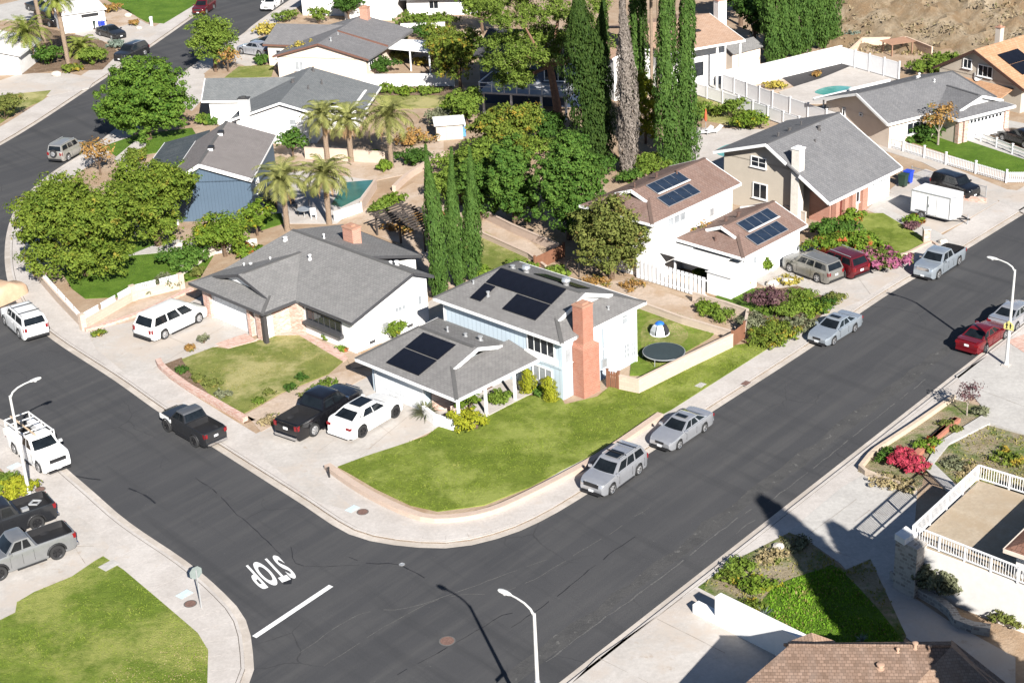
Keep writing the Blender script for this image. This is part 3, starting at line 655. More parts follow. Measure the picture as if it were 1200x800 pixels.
    def panels(s, rows, mat, frame=None, group=None):
        """rows: (corner, step along, up slope, count, gap) - every solar panel is a part"""
        proto = None
        for o, u, v, n in rows:
            o, u, v = Vector(o), Vector(u), Vector(v); w, h = u.length, v.length
            X, Y = u.normalized(), v.normalized(); Z = X.cross(Y)
            if Z.z < 0: Z = -Z
            me = None
            for i in range(n):
                if me is None:
                    mb = MB(); q = [Vector((.01, .01, 0)), Vector((w - .01, .01, 0)), Vector((w - .01, h - .01, 0)), Vector((.01, h - .01, 0))]
                    mb.add([p + Vector((0, 0, -.03)) for p in q] + [p + Vector((0, 0, .015)) for p in q], [(0, 3, 2, 1), (4, 5, 6, 7), (0, 1, 5, 4), (1, 2, 6, 5), (2, 3, 7, 6), (3, 0, 4, 7)])
                    me = mb.mesh('solar_panel', mat)
                po = link('solar_panel', me, s.root)
                loc = o + u * i + Z * .09
                M = Matrix((X, Y, Z)).transposed().to_4x4(); M.translation = loc; po.matrix_local = M
                if frame is not None:
                    if proto is None:
                        fb = MB(); t = .03
                        for a, b in (((0, 0), (w, 0)), ((0, h), (w, h)), ((0, 0), (0, h)), ((w, 0), (w, h))): fb.bar((*a, .025), (*b, .025), t, .05)
                        proto = fb.mesh('panel_frame', frame)
                    link('frame', proto, po)
        return s

def lerp(a, b, t): return tuple(a[i] + (b[i] - a[i]) * t for i in range(3))
SID_BLUE = siding_mat('pale_blue_siding', (0.50, 0.59, 0.66), False, 0.4, 0.62)
SID_NAVY = siding_mat('slate_blue_siding', (0.075, 0.115, 0.165), False, 0.3, 0.7)
SID_WHITE = siding_mat('white_siding', (0.80, 0.79, 0.77), True, 0.22, 0.75, 0.04)
CREAM = flat('cream_stucco', (0.68, 0.58, 0.49), 0.9, var=0.05, scale=1.2)
BEIGE = flat('beige_stucco', (0.47, 0.42, 0.35), 0.9, var=0.05, scale=1.2, bmp=0.1)
GREIGE = flat('greige_stucco', (0.50, 0.44, 0.38), 0.9, var=0.05, scale=1.2)
CAP_G = flat('dark_ridge', (0.10, 0.098, 0.096), 0.9)
CAP_B = flat('brown_ridge', (0.12, 0.08, 0.065), 0.9)
CAP_D = flat('charcoal_ridge', (0.085, 0.085, 0.09), 0.9)

# 1 ------------------------------ two-storey pale blue house on the corner
H = House('house', 'two-storey pale blue house with red brick chimney on the corner lawn', (658.6, 402.5), 4.4, -45)
ze, zr, k = 4.4, 6.0, 0.376
H.walls([(-11.5, -.5, .5, 8.0, -.4, 4.22)], SID_BLUE)
H.walls([(-11.4, -6.2, -6.5, .48, -.4, 2.25), (-6.19, -5.4, -3.6, .48, -.4, 2.25)], SID_BLUE, name='garage_wall')
zg = ze + k * 1.7; rf = H.roof([
    [(-12, 0, ze), (0, 0, ze), (-2, 1.7, zg), (-2, 4.25, zr), (-9.4, 4.25, zr)],
    [(0, 8.5, ze), (-12, 8.5, ze), (-9.4, 4.25, zr), (-2, 4.25, zr), (-2, 6.8, zg)],
    [(-12, 0, ze), (-9.4, 4.25, zr), (-12, 8.5, ze)],
    [(0, 0, ze), (0, 8.5, ze), (-2, 6.8, zg), (-2, 1.7, zg)]], ROOF_G)
H.caps([((-2, 4.25, zr), (-9.4, 4.25, zr)), ((-12, 0, ze), (-9.4, 4.25, zr)), ((0, 0, ze), (-2, 1.7, zg)), ((0, 8.5, ze), (-2, 6.8, zg)), ((-12, 8.5, ze), (-9.4, 4.25, zr))], CAP_G, rf)
H.roof([[(-2.1, 1.55, zg - .02), (-1.72, 1.55, zg - .02), (-1.72, 4.25, zr + .03), (-2.1, 4.25, zr + .03)], [(-2.1, 6.95, zg - .02), (-2.1, 4.25, zr + .03), (-1.72, 4.25, zr + .03), (-1.72, 6.95, zg - .02)]], ROOF_G, .1, 'gable_roof')
H.trim([((-1.68, 1.5, zg - .02), (-1.68, 4.25, zr + .04)), ((-1.68, 7.0, zg - .02), (-1.68, 4.25, zr + .04))], WHITE, .06, .26, 'barge_board')
H.walls([], SID_WHITE, [([(-2.02, 1.9, zg - .1), (-2.02, 6.6, zg - .1), (-2.02, 4.25, zr - .17)], (.06, 0, 0))], 'gable_panel')
H.trim([((-12, 0, ze), (0, 0, ze)), ((0, 0, ze), (0, 1.4, ze)), ((0, 3.0, ze), (0, 8.5, ze)), ((0, 8.5, ze), (-12, 8.5, ze)), ((-12, 8.5, ze), (-12, 0, ze))], WHITE)
z2 = 2.4; gw = 3.0
rf = H.roof([
    [(-12.2, -7.2, z2), (-2.5, -7.2, z2), (-5.3, -4.8, gw), (-5.3, -2.7, 3.6), (-10.6, -2.7, 3.6)],
    [(-10.6, -2.7, 3.6), (-5.3, -2.7, 3.6), (-5.3, -.6, gw), (-5.3, .48, 2.7), (-12.2, .48, 2.7)],
    [(-12.2, -7.2, z2), (-10.6, -2.7, 3.6), (-12.2, .48, 2.7)],
    [(-2.5, -7.2, z2), (-2.5, .48, z2), (-5.3, .48, gw), (-5.3, -4.8, gw)]], ROOF_G, name='garage_roof')
H.caps([((-5.3, -2.7, 3.6), (-10.6, -2.7, 3.6)), ((-12.2, -7.2, z2), (-10.6, -2.7, 3.6)), ((-2.5, -7.2, z2), (-5.3, -4.8, gw))], CAP_G, rf)
H.roof([[(-5.4, -4.95, gw), (-5.02, -4.95, gw), (-5.02, -2.7, 3.64), (-5.4, -2.7, 3.64)], [(-5.4, -.5, gw), (-5.4, -2.7, 3.64), (-5.02, -2.7, 3.64), (-5.02, -.5, gw)]], ROOF_G, .08, 'gable_roof')
H.trim([((-4.98, -5.0, gw), (-4.98, -2.7, 3.66)), ((-4.98, -.45, gw), (-4.98, -2.7, 3.66))], WHITE, .06, .24, 'barge_board')
H.trim([((-12.2, -7.2, z2), (-2.5, -7.2, z2)), ((-2.5, -7.2, z2), (-2.5, .48, z2)), ((-12.2, .48, 2.7), (-12.2, -7.2, z2))], WHITE)
H.garage((-8.65, -6.52, 0), -90, 4.5, 2.05, flat('garage_white', (.74, .76, .78), .5, var=.04))
for q in ((-2.9, -4.3), (-2.9, -1.6), (-2.9, -6.75)): H.part('porch_post', MB().box((q[0], q[1], 1.05), (.16, .16, 2.3)), WHITE)
H.part('planter_wall', MB().prism([(-6.1, -7.0), (-4.6, -7.4), (-3.0, -7.2), (-3.0, -6.0), (-3.16, -6.0), (-3.16, -6.98), (-4.6, -7.15), (-6.0, -6.8)], -.2, .75), STUCCO)
H.part('porch_wall', MB().prism([(-6.05, -6.12), (-4.5, -5.0), (-4.6, -4.9), (-6.1, -5.9)], 0, 1.3), BRICK_L)
H.part('porch_floor', MB().prism([(-6.1, -6.6), (-2.7, -6.6), (-2.7, .4), (-6.1, .4)], -.1, .1), CONC)
H.door((-5.38, -1.7, .1), 0, .95, 2.0, flat('dark_door', (.10, .05, .035), .5))
H.window((-2.35, .49, 3.42), -90, 2.4, 1.2, GLASS, bars=(3, 0))
H.window((-2.3, .49, 1.3), -90, 1.7, 1.1, GLASS_L, bars=(2, 0))
H.part('bay_panel', MB().box((-2.35, .44, 2.55), (2.9, .12, .42)), WHITE)
H.trim([((-11.5, .46, 2.32), (-.5, .46, 2.32)), ((-.46, .5, 2.32), (-.46, 1.4, 2.32)), ((-.46, 4, 2.32), (-.46, 8, 2.32))], SID_BLUE, .06, .16, 'belt_course')
H.window((-.49, 1.0, 3.05), 0, .6, 1.05, GLASS_L, bars=(0, 0)); H.window((-.49, 5.2, 3.95), 0, 1.6, .3, GLASS_L, bars=(1, 0), sill=False)
H.window((-.49, 6.75, 3.7), 0, .7, .9, GLASS_L, bars=(0, 1)); H.window((-.49, 6.9, 1.2), 0, .6, 1.1, GLASS_L, bars=(1, 2)); H.window((-.49, 7.6, 1.1), 0, .5, 1.1, GLASS_L, bars=(1, 2))
cm = MB(); cm.box((-.0, 2.25, 1.5), (.95, 1.6, 4.0)); cm.add([(-.475, 1.45, 3.5), (.475, 1.45, 3.5), (.475, 3.05, 3.5), (-.475, 3.05, 3.5), (-.475, 1.6, 3.8), (.40, 1.6, 3.8), (.40, 2.6, 3.8), (-.475, 2.6, 3.8)], [(0, 1, 5, 4), (1, 2, 6, 5), (2, 3, 7, 6), (3, 0, 4, 7)]); cm.box((-.037, 2.1, 5.1), (.875, 1.0, 2.6))
cc = cm.build('chimney', brick_mat('salmon_brick', (.32, .10, .062), (.40, .15, .095), (.40, .24, .17), .24, .085), H.root)
MB().box((-.037, 2.1, 6.44), (.95, 1.08, .09)).box((-.037, 2.1, 6.54), (.5, .6, .12)).build('chimney_cap', flat('chimney_crown', (.40, .22, .15), .9), cc)
S = Vector((0, 1, k)).normalized()
H.panels([((-9.3, 2.55, ze + k * 2.55), (1.02, 0, 0), S * 1.62, 6), ((-9.3, .95, ze + k * .95), (1.02, 0, 0), S * 1.62, 1), ((-6.24, .95, ze + k * .95), (1.02, 0, 0), S * 1.62, 3),
          ((-7.2, 6.3, ze + k * 2.2), (1.02, 0, 0), Vector((0, -1, k)).normalized() * 1.3, 4)], SOLAR)
k2 = 1.2 / 4.5; S2 = Vector((0, 1, k2)).normalized()
H.panels([((-9.75, -6.6, z2 + k2 * .6), (1.05, 0, 0), S2 * 1.75, 3), ((-9.75, -4.82, z2 + k2 * 2.38), (1.05, 0, 0), S2 * 1.75, 3)], SOLAR)
H.vents([(-10.2, 2.2, 5.2), (-8.2, 1.6, 5.0), (-9, 4.9, 5.75), (-8.9, -1.7, 3.35), (-7.6, -1.3, 3.2), (-6.5, -1.0, 3.1), (-.8, 5.5, 4.65)], METAL)
H.turbine((-7.8, 5.0, 5.7)); H.turbine((-4.1, 5.0, 5.7))
H.part('meter_box', MB().box((-.42, 4.5, 1.2), (.16, .45, .6)), METAL); H.part('downpipe', MB().box((-.44, 7.9, 2.1), (.09, .09, 4.4)), WHITE); H.part('conduit', MB().box((-.45, 4.5, 2.6), (.05, .05, 2.3)), METAL); H.part('downpipe', MB().box((-11.45, .44, 3.2), (.09, .09, 2.2)), WHITE)
HOUSE1 = H

# 2 ------------------------------ white house with brick fronted garage
H = House('house', 'single-storey white house with brick garage piers and grey roof beside the blue house', (412, 378.7), 2.6, -46)
ze, zr = 2.6, 4.45; k = (zr - ze) / 6
H.walls([(-15, -.4, .4, 7.5, -.4, 2.45), (-14.4, -7.3, -2.2, .38, -.4, 2.4), (-15, -5.3, 7.52, 10.8, -.4, 2.9)], STUCCO,
        [([(-.4, .4, 2.4), (-.4, 7.5, 2.4), (-.4, 7.5, 3.5), (-.4, 6, 4.24), (-.4, .4, 2.55)], (-.15, 0, 0))])
rf = H.roof([
    [(-15.4, 0, ze), (0, 0, ze), (0, 6, zr), (-14, 6, zr)],
    [(-15.4, 0, ze), (-14, 6, zr), (-15.4, 12, 2.75)],
    [(-14, 6, zr), (-4.8, 6, zr), (-4.8, 11, 3.03), (-15.4, 12, 2.75)],
    [(-4.8, 6, zr - .05), (0, 6, zr), (0, 7.9, 3.62), (-4.8, 7.9, 3.57)]], ROOF_G2)
H.roof([[(-15.4, -3, ze), (-6.3, -3, ze), (-7.7, -1.25, 3.02), (-14, -1.25, 3.02)],
    [(-6.3, -3, ze), (-6.3, 0, ze), (-10.85, 4.2, 3.93), (-10.85, -1.25, 3.93), (-7.7, -1.25, 3.02)],
    [(-15.4, -3, ze), (-14, -1.25, 3.02), (-10.85, -1.25, 3.93), (-10.85, 4.2, 3.93), (-15.4, 0, ze + .02)]], ROOF_G2, .14, 'garage_roof')
H.caps([((-14, 6, zr), (0, 6, zr)), ((-10.85, 4.2, 3.93), (-10.85, -1.25, 3.93)), ((-6.3, -3, ze), (-7.7, -1.25, 3.02))], CAP_G, rf)
H.roof([[(-14.2, -1.55, 2.98), (-14.2, -1.1, 2.98), (-10.85, -1.1, 3.97), (-10.85, -1.55, 3.97)], [(-7.5, -1.55, 2.98), (-10.85, -1.55, 3.97), (-10.85, -1.1, 3.97), (-7.5, -1.1, 2.98)]], ROOF_G2, .08, 'gable_roof')
H.trim([((-14.2, -1.6, 2.98), (-10.85, -1.6, 3.99)), ((-7.5, -1.6, 2.98), (-10.85, -1.6, 3.99))], TRIM_D, .06, .22, 'barge_board')
H.walls([], WHITE, [([(-13.0, -1.2, 3.03), (-8.7, -1.2, 3.03), (-10.85, -1.2, 3.75)], (0, .06, 0))], 'gable_panel')
H.trim([((-15.4, -3, ze), (-6.3, -3, ze)), ((-6.3, -3, ze), (-6.3, 0, ze)), ((-5.9, 0, ze), (0, 0, ze)), ((0, 0, ze), (0, 6, zr)), ((0, 6, zr), (0, 7.9, 3.62)), ((-4.8, 6.2, zr), (-4.8, 11, 3.03)), ((0, 7.9, 3.62), (-4.8, 7.9, 3.57)), ((-4.8, 11, 3.03), (-15.4, 12, 2.75))], TRIM_D)
H.garage((-11.3, -2.22, 0), -90, 4.3, 2.0, flat('garage_white', (.74, .76, .78), .5, var=.04))
for x in (-14.15, -13.75, -8.75, -7.6): H.part('brick_pier', MB().box((x, -2.3, 1.1), (.5 if x < -13.9 or x > -8 else .35, .5, 2.5)), BRICK_L)
H.part('brick_front', MB().prism([(-7.5, -1.5), (-7.28, -1.5), (-7.28, .0), (-5.9, .36), (-5.9, .2), (-7.0, -.15)], -.2, 2.3), BRICK_L)
H.part('brick_pillar', MB().box((-6.75, -2.6, 1.2), (.3, .3, 2.5)), flat('dark_post', (.05, .045, .045), .7))
H.window((-3.65, .39, 1.62), -90, 3.9, .85, GLASS, TRIM_D, (5, 0)); H.part('window_box', MB().box((-3.65, .2, 1.0), (4.3, .34, .22)), TRIM_D)
H.window((-.39, 4.8, 1.98), 0, 1.05, .4, GLASS_L, bars=(2, 0)); H.window((-.39, 6.7, 2.0), 0, .4, .75, GLASS_L, bars=(0, 0))
H.window((-6.9, .37, 1.5), -90, .9, .9, GLASS)
H.chimney((-9.6, 8.3), (1.15, .85), 2.6, 5.0, BRICK, flat('chimney_crown', (.48, .40, .34), .9))
H.vents([(-12.4, 2.5, 3.4), (-9.3, 3.9, 3.85), (-13.4, 4.8, 4.1), (-10.9, 6.6, 4.3), (-3.2, 6.6, 4.1), (-2.9, 6.9, 4.0), (-13.9, 1.1, 2.98), (-13.3, 1.3, 3.0)], WHITE)
H.part('meter_box', MB().box((-.3, 3.2, 1.1), (.18, .5, .7)), METAL); H.part('downpipe', MB().box((-.34, .5, 1.2), (.08, .08, 2.4)), WHITE); H.part('foundation_vent', MB().box((-.36, 2.0, .35), (.06, .5, .2)), TRIM_D); H.part('foundation_vent', MB().box((-.36, 5.6, .35), (.06, .5, .2)), TRIM_D)
HOUSE2 = H

# 3 ------------------------------ brown roofed house with two solar arrays
H = House('house', 'white house with brown roofs and two framed blue solar arrays', (871, 302.5), 2.6, 46)
X, Y = -3.0, 5.9                                   # front corner of the tall part
ze, zr = 5.0, 6.4; k = (zr - ze) / 3.6
H.walls([(X + .5, X + 10.5, Y + .5, Y + 6.7, -.3, 4.85), (.9, 8.1, .5, Y + .48, -.3, 2.45)], STUCCO, [([(8.1, .5, 2.4), (8.1, 6, 2.4), (8.1, 6, 3.0), (8.1, 3.2, 3.75)], (-.12, 0, 0)), ([(X + 10.5, Y + .5, 4.8), (X + 10.5, Y + 6.7, 4.8), (X + 10.5, Y + 3.6, 6.2)], (-.12, 0, 0))])
P = lambda x, y, z: (X + x, Y + y, z)
rf = H.roof([[P(-.4, 0, ze), P(11, 0, ze), P(11, 3.6, zr), P(2.0, 3.6, zr), P(2.0, 2.3, 5.9), P(.9, 1.2, 5.47)],
    [P(11, 3.6, zr), P(11, 7.2, ze), P(-.4, 7.2, ze), P(2.0, 4.9, 5.9), P(2.0, 3.6, zr)],
    [P(-.4, 0, ze), P(2.0, 2.3, 5.9), P(2.0, 4.9, 5.9), P(-.4, 7.2, ze)]], ROOF_BR)
H.caps([(P(11, 3.6, zr), P(2, 3.6, zr)), (P(-.4, 0, ze), P(2, 2.3, 5.9))], CAP_B, rf)
H.roof([[P(1.6, 2.1, 5.86), P(2.1, 2.1, 5.86), P(2.1, 3.6, zr + .04), P(1.6, 3.6, zr + .04)], [P(1.6, 5.1, 5.86), P(1.6, 3.6, zr + .04), P(2.1, 3.6, zr + .04), P(2.1, 5.1, 5.86)]], ROOF_BR, .08, 'gable_roof')
H.trim([(P(1.55, 2.0, 5.86), P(1.55, 3.6, zr + .05)), (P(1.55, 5.2, 5.86), P(1.55, 3.6, zr + .05))], WHITE, .06, .26, 'barge_board')
H.trim([(P(-.4, 0, ze), P(11, 0, ze)), (P(11, 0, ze), P(11, 3.6, zr)), (P(11, 3.6, zr), P(11, 7.2, ze)), (P(-.4, 7.2, ze), P(-.4, 0, ze))], WHITE)
H.window((X + 3.2, Y + .49, 4.25), -90, 2.2, .75, GLASS_L, bars=(2, 0))
rf = H.roof([[(0, 0, 2.6), (8.6, 0, 2.6), (8.6, 3.2, 3.9), (2.0, 3.2, 3.9), (2.0, 2.0, 3.4)],
    [(8.6, 3.2, 3.9), (8.6, 6.38, 2.7), (0, 6.38, 2.7), (2.0, 4.4, 3.4), (2.0, 3.2, 3.9)],
    [(0, 0, 2.6), (2.0, 2.0, 3.4), (2.0, 4.4, 3.4), (0, 6.38, 2.7)]], ROOF_BR, name='garage_roof')
H.caps([((8.6, 3.2, 3.9), (2.0, 3.2, 3.9)), ((0, 0, 2.6), (2, 2, 3.4))], CAP_B, rf)
H.roof([[(1.6, 1.85, 3.38), (2.1, 1.85, 3.38), (2.1, 3.2, 3.94), (1.6, 3.2, 3.94)], [(1.6, 4.55, 3.38), (1.6, 3.2, 3.94), (2.1, 3.2, 3.94), (2.1, 4.55, 3.38)]], ROOF_BR, .08, 'gable_roof')
H.trim([((1.55, 1.75, 3.38), (1.55, 3.2, 3.95)), ((1.55, 4.65, 3.38), (1.55, 3.2, 3.95))], WHITE, .06, .24, 'barge_board')
H.trim([((0, 0, 2.6), (8.6, 0, 2.6)), ((0, 0, 2.6), (0, 6.38, 2.7)), ((8.6, 0, 2.6), (8.6, 3.2, 3.9)), ((8.6, 3.2, 3.9), (8.6, 6.38, 2.7))], WHITE)
S = Vector((0, 1, k)).normalized(); z = lambda y: ze + k * y
H.panels([(P(2.6, .75, z(.75)), (1.0, 0, 0), S * 1.25, 4), (P(3.1, 2.2, z(2.2)), (1.0, 0, 0), S * 1.25, 4)], SOLAR_B, flat('silver_frame', (.55, .56, .57), .4, .6))
kk = 1.3 / 3.2; S = Vector((0, 1, kk)).normalized(); z = lambda y: 2.6 + kk * y
H.panels([((2.3, .35, z(.35)), (1.02, 0, 0), S * 1.2, 4), ((3.0, 1.7, z(1.7)), (1.02, 0, 0), S * 1.2, 4)], SOLAR_B, flat('silver_frame', (.55, .56, .57), .4, .6))
H.trim([(P(3.1, 2.12, ze + k * 2.12 + .16), P(7.1, 2.12, ze + k * 2.12 + .16))], WHITE, .14, .06, 'panel_rail'); H.trim([((3.0, 1.62, 2.6 + kk * 1.62 + .16), (7.1, 1.62, 2.6 + kk * 1.62 + .16))], WHITE, .14, .06, 'panel_rail')
H.part('gate_slot', MB().box((7.3, .47, 2.05), (1.1, .06, .3)), BLACK)
H.window((2.2, .49, 1.6), -90, .5, .7, GLASS_L, bars=(0, 0)); H.door((3.5, .46, 0), -90, .9, 1.95, WHITE)
H.garage((6.2, .46, 0), -90, 3.4, 2.0, flat('garage_white', (.74, .76, .78), .5, var=.04))
H.vents([P(3.0, 4.4, 6.15), P(5.5, 4.2, 6.2), P(1.2, 4.6, 5.8), P(6.8, 3.2, 6.3), (3.6, 4.2, 3.6), (4.4, 3.6, 3.8), (.9, 3.2, 3.1)], flat('brown_vent', (.12, .07, .055), .7))
H.part('downpipe', MB().box((.84, .44, 1.2), (.08, .08, 2.4)), WHITE); H.part('meter_box', MB().box((X + 7.6, Y + .42, 3.5), (.45, .16, .6)), METAL)
HOUSE3 = H
# white patio cover with slatted screen and white box, left of the brown roofed house
p0, p1, p2 = H.rel(747.5, 325), H.rel(812, 352), H.rel(852, 335)
t = thing('patio_cover', 'flat white patio cover with a vertical slatted front below the brown roofs', 'patio cover', G(747.5, 325), rad(-45))
c = math.cos(rad(-45)); s_ = math.sin(rad(-45))
mb = MB(); mb.prism([(.2, .8), (3.0, .8), (3.0, 4.3), (.2, 4.3)], 2.15, 2.27); mb.prism([(3.05, .6), (6.4, .6), (6.4, 4.2), (3.05, 4.2)], 2.02, 2.14); mb.build('cover_roof', WHITE, t)
mb = MB()
for x in (.25, 2.9, 6.2):
    for y in (.95, 4.1): MB().box((x, y, 1.0), (.12, .12, 2.0)).build('post', WHITE, t)
mb = MB(); 
for i in range(17): mb.box((.12 + i * .395, -.12, .86), (.27, .05, 1.65))
mb.box((3.3, -.06, 1.45), (6.8, .06, .1)); mb.box((3.3, -.06, .25), (6.8, .06, .1)); mb.build('slat_screen', VINYL, t)
t = thing('storage_box', 'white box walled enclosure with a plant on top beside the slatted patio cover', 'enclosure', G(836, 345), rad(-45))
MB().prism([(-.6, 0), (1.6, 0), (1.6, 3.2), (-.6, 3.2)], -.1, 1.7).build('wall', STUCCO, t); MB().prism([(-.7, -.1), (1.7, -.1), (1.7, 3.3), (-.7, 3.3)], 1.71, 1.82).build('lid', WHITE, t)

# 4 ------------------------------ beige two-storey house
H = House('house', 'beige two-storey house with pale chimney, brick entry and big grey roof', (972, 238), 2.6, 45)
zr = 6.3
H.walls([(1.0, 10.4, 4.0, 11.3, -.3, 4.3), (2.0, 10.4, .95, 3.98, -.3, 2.6)], BEIGE, [([(1.0, 4.0, 4.2), (1.0, 11.3, 4.2), (1.0, 11.3, 4.62), (1.0, 6.5, 6.05), (1.0, 4.0, 4.75)], (.12, 0, 0)), ([(10.4, 1, 2.5), (10.4, 11.3, 4.2), (10.4, 6.5, 6.0)], (-.12, 0, 0)), ([(2.0, .95, 2.5), (2.0, 4, 2.5), (2.0, 4, 4.6), (2.0, .95, 3.0)], (.1, 0, 0))])
rf = H.roof([[(0, 0, 2.6), (11, 0, 2.6), (11, 6.5, zr), (.2, 6.5, zr)], [(.2, 6.5, zr), (11, 6.5, zr), (11, 11.9, 4.6), (.2, 11.9, 4.6)]], ROOF_DK)
H.caps([((.2, 6.5, zr), (11, 6.5, zr))], CAP_D, rf)
H.trim([((0, 0, 2.6), (11, 0, 2.6)), ((0, 0, 2.6), (.09, 3.0, 2.6 + 3.0 * .57)), ((.12, 4.3, 2.6 + 4.3 * .57), (.2, 6.5, zr)), ((.2, 6.5, zr), (.2, 11.9, 4.6)), ((11, 0, 2.6), (11, 6.5, zr))], WHITE, .09, .24)
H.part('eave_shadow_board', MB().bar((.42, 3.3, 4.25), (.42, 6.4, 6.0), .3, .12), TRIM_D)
H.chimney((.7, 3.6), (.75, .75), -.3, 6.3, flat('cream_chimney', (.66, .62, .56), .9), WHITE)
H.window((.99, 7.7, 4.25), 180, 1.5, .85, GLASS, bars=(1, 1)); H.window((.99, 7.5, 1.75), 180, 1.4, 1.3, GLASS, bars=(1, 0))
H.part('downpipe', MB().box((.95, 4.1, 2.1), (.08, .1, 4.2)), WHITE)
H.garage((8.6, .93, 0), -90, 3.4, 2.05, flat('garage_white', (.74, .76, .78), .5, var=.04), True, 8)
for x in (2.2, 3.5, 4.6, 6.3): H.part('brick_pier', MB().box((x, .8, 1.2), (.55 if x != 6.3 else .8, .45, 2.5)), brick_mat('entry_brick', (.36, .13, .085), (.44, .18, .12), (.40, .28, .22)))
H.part('brick_side', MB().box((1.9, 2.1, 1.2), (.2, 2.0, 2.5)), brick_mat('entry_brick_side', (.36, .13, .085), (.44, .18, .12), (.40, .28, .22)))
H.door((2.9, .92, 0), -90, .9, 2.0, flat('maroon_door', (.12, .025, .02), .5)); H.window((5.4, .93, 1.4), -90, .9, 1.1, GLASS)
H.vents([(5.2, 5.0, 5.4), (3.0, 7.2, 6.05), (5.2, 7.6, 5.95), (7.2, 7.8, 5.85), (1.6, 4.6, 5.2), (6.9, 5.8, 5.9)], flat('dark_vent', (.09, .085, .085), .6))
HOUSE4 = H

# 5 ------------------------------ charcoal roofed house with pool
H = House('house', 'low beige house with wide charcoal roof and white garage gable near the right edge', (1050, 143), 2.6, 29)
zr = 4.5
H.walls([(-.3, 12.0, .5, 9.4, -.3, 2.45), (5.5, 11.6, -2.2, .48, -.3, 2.45)], CREAM, [([(-.3, .5, 2.4), (-.3, 9.4, 2.4), (-.3, 4.4, 4.3)], (.12, 0, 0))])
rf = H.roof([[(-1, 0, 2.6), (12.7, 0, 2.6), (11, 4.4, zr), (-1, 4.4, zr)], [(-1, 4.4, zr), (11, 4.4, zr), (12.7, 10.4, 2.6), (-1, 10.4, 2.6)], [(12.7, 0, 2.6), (12.7, 10.4, 2.6), (11, 4.4, zr)]], ROOF_DK)
H.roof([[(4.85, -3, 2.6), (12.1, -3, 2.6), (11.2, -1.5, 3.0), (6.4, -1.5, 3.0)], [(12.1, -3, 2.6), (12.1, 0, 2.6), (8.9, 3.2, 3.82), (8.9, -1.5, 3.82), (11.2, -1.5, 3.0)], [(4.85, -3, 2.6), (6.4, -1.5, 3.0), (8.9, -1.5, 3.82), (8.9, 3.2, 3.82), (4.85, 0, 2.6)]], ROOF_DK, .14, 'garage_roof')
H.caps([((-1, 4.4, zr), (11, 4.4, zr)), ((12.7, 0, 2.6), (11, 4.4, zr)), ((8.9, 3.2, 3.82), (8.9, -1.4, 3.82))], CAP_D, rf)
H.roof([[(6.1, -1.8, 2.98), (6.1, -1.4, 2.98), (8.9, -1.4, 3.87), (8.9, -1.8, 3.87)], [(11.6, -1.8, 2.98), (8.9, -1.8, 3.87), (8.9, -1.4, 3.87), (11.6, -1.4, 2.98)]], ROOF_DK, .08, 'gable_roof')
H.trim([((6.05, -1.85, 2.98), (8.9, -1.85, 3.89)), ((11.65, -1.85, 2.98), (8.9, -1.85, 3.89))], WHITE, .06, .24, 'barge_board')
H.walls([], WHITE, [([(6.5, -1.46, 3.0), (11.1, -1.46, 3.0), (8.9, -1.46, 3.76)], (0, .06, 0))], 'gable_panel')
H.trim([((-1, 0, 2.6), (4.8, 0, 2.6)), ((4.85, -3, 2.6), (12.1, -3, 2.6)), ((-1, 0, 2.6), (-1, 4.4, zr)), ((-1, 4.4, zr), (-1, 10.4, 2.6)), ((12.1, -3, 2.6), (12.1, 0, 2.6)), ((4.85, 0, 2.6), (4.85, -3, 2.6))], WHITE, .1, .24)
H.trim([((-1, 10.5, 2.65), (5.5, 10.5, 2.65)), ((3, 9.9, 3.0), (8.2, 9.9, 3.0))], WHITE, .2, .22, 'gutter')
H.garage((8.9, -2.22, 0), -90, 4.6, 2.0, WHITE, True, 10)
for x in (5.7, 6.4, 11.6): H.part('brick_pier', MB().box((x, -2.3, 1.2), (.5, .45, 2.4)), BRICK_L)
H.window((-.31, 6.8, 1.9), 180, .35, .9, GLASS, bars=(0, 0)); H.window((-.31, 4.4, 2.3), 180, .4, .25, GLASS, bars=(0, 0), sill=False); H.window((2.6, .49, 1.4), -90, 1.5, 1.1, GLASS)
H.vents([(8.0, 3.6, 4.15), (8.9, 6.6, 3.85), (7.2, 5.0, 4.3)], WHITE)
H.part('patio_post', MB().box((-.2, 9.9, 1.2), (.12, .12, 2.5)), WHITE)

# 6 ------------------------------ orange roofed house at the right edge
H = House('house', 'beige gabled house with orange tile roof and black solar panels at the right edge', (1200, 105), 2.6, -54)
zr, ax = 5.4, -6.2
H.walls([(-10.6, -.6, .5, 12, -.3, 2.7)], BEIGE, [([(-10.6, .5, 2.6), (-.6, .5, 2.6), (-.6, .5, 2.85), (ax, .5, 5.2), (-10.6, .5, 3.0)], (0, .12, 0))])
rf = H.roof([[(0, 0, 2.6), (0, 13, 2.6), (ax, 13, zr), (ax, 0, zr)], [(ax, 0, zr), (ax, 13, zr), (-11.1, 13, 2.75), (-11.1, 0, 2.75)]], ROOF_OR)
H.trim([((0, 0, 2.6), (ax, 0, zr)), ((ax, 0, zr), (-11.1, 0, 2.75)), ((0, 0, 2.6), (0, 13, 2.6))], flat('dark_brown_trim', (.07, .035, .025), .6), .1, .26)
H.window((-7.2, .49, 3.7), -90, 1.0, .9, GLASS, bars=(1, 0)); H.window((-5.0, .49, 3.35), -90, 1.7, 1.1, GLASS, bars=(2, 0))
H.part('downpipe', MB().box((-6.2, .44, 1.5), (.1, .1, 3.0)), METAL)
k6 = (zr - 2.6) / (-ax); S = Vector((-1, 0, k6)).normalized()
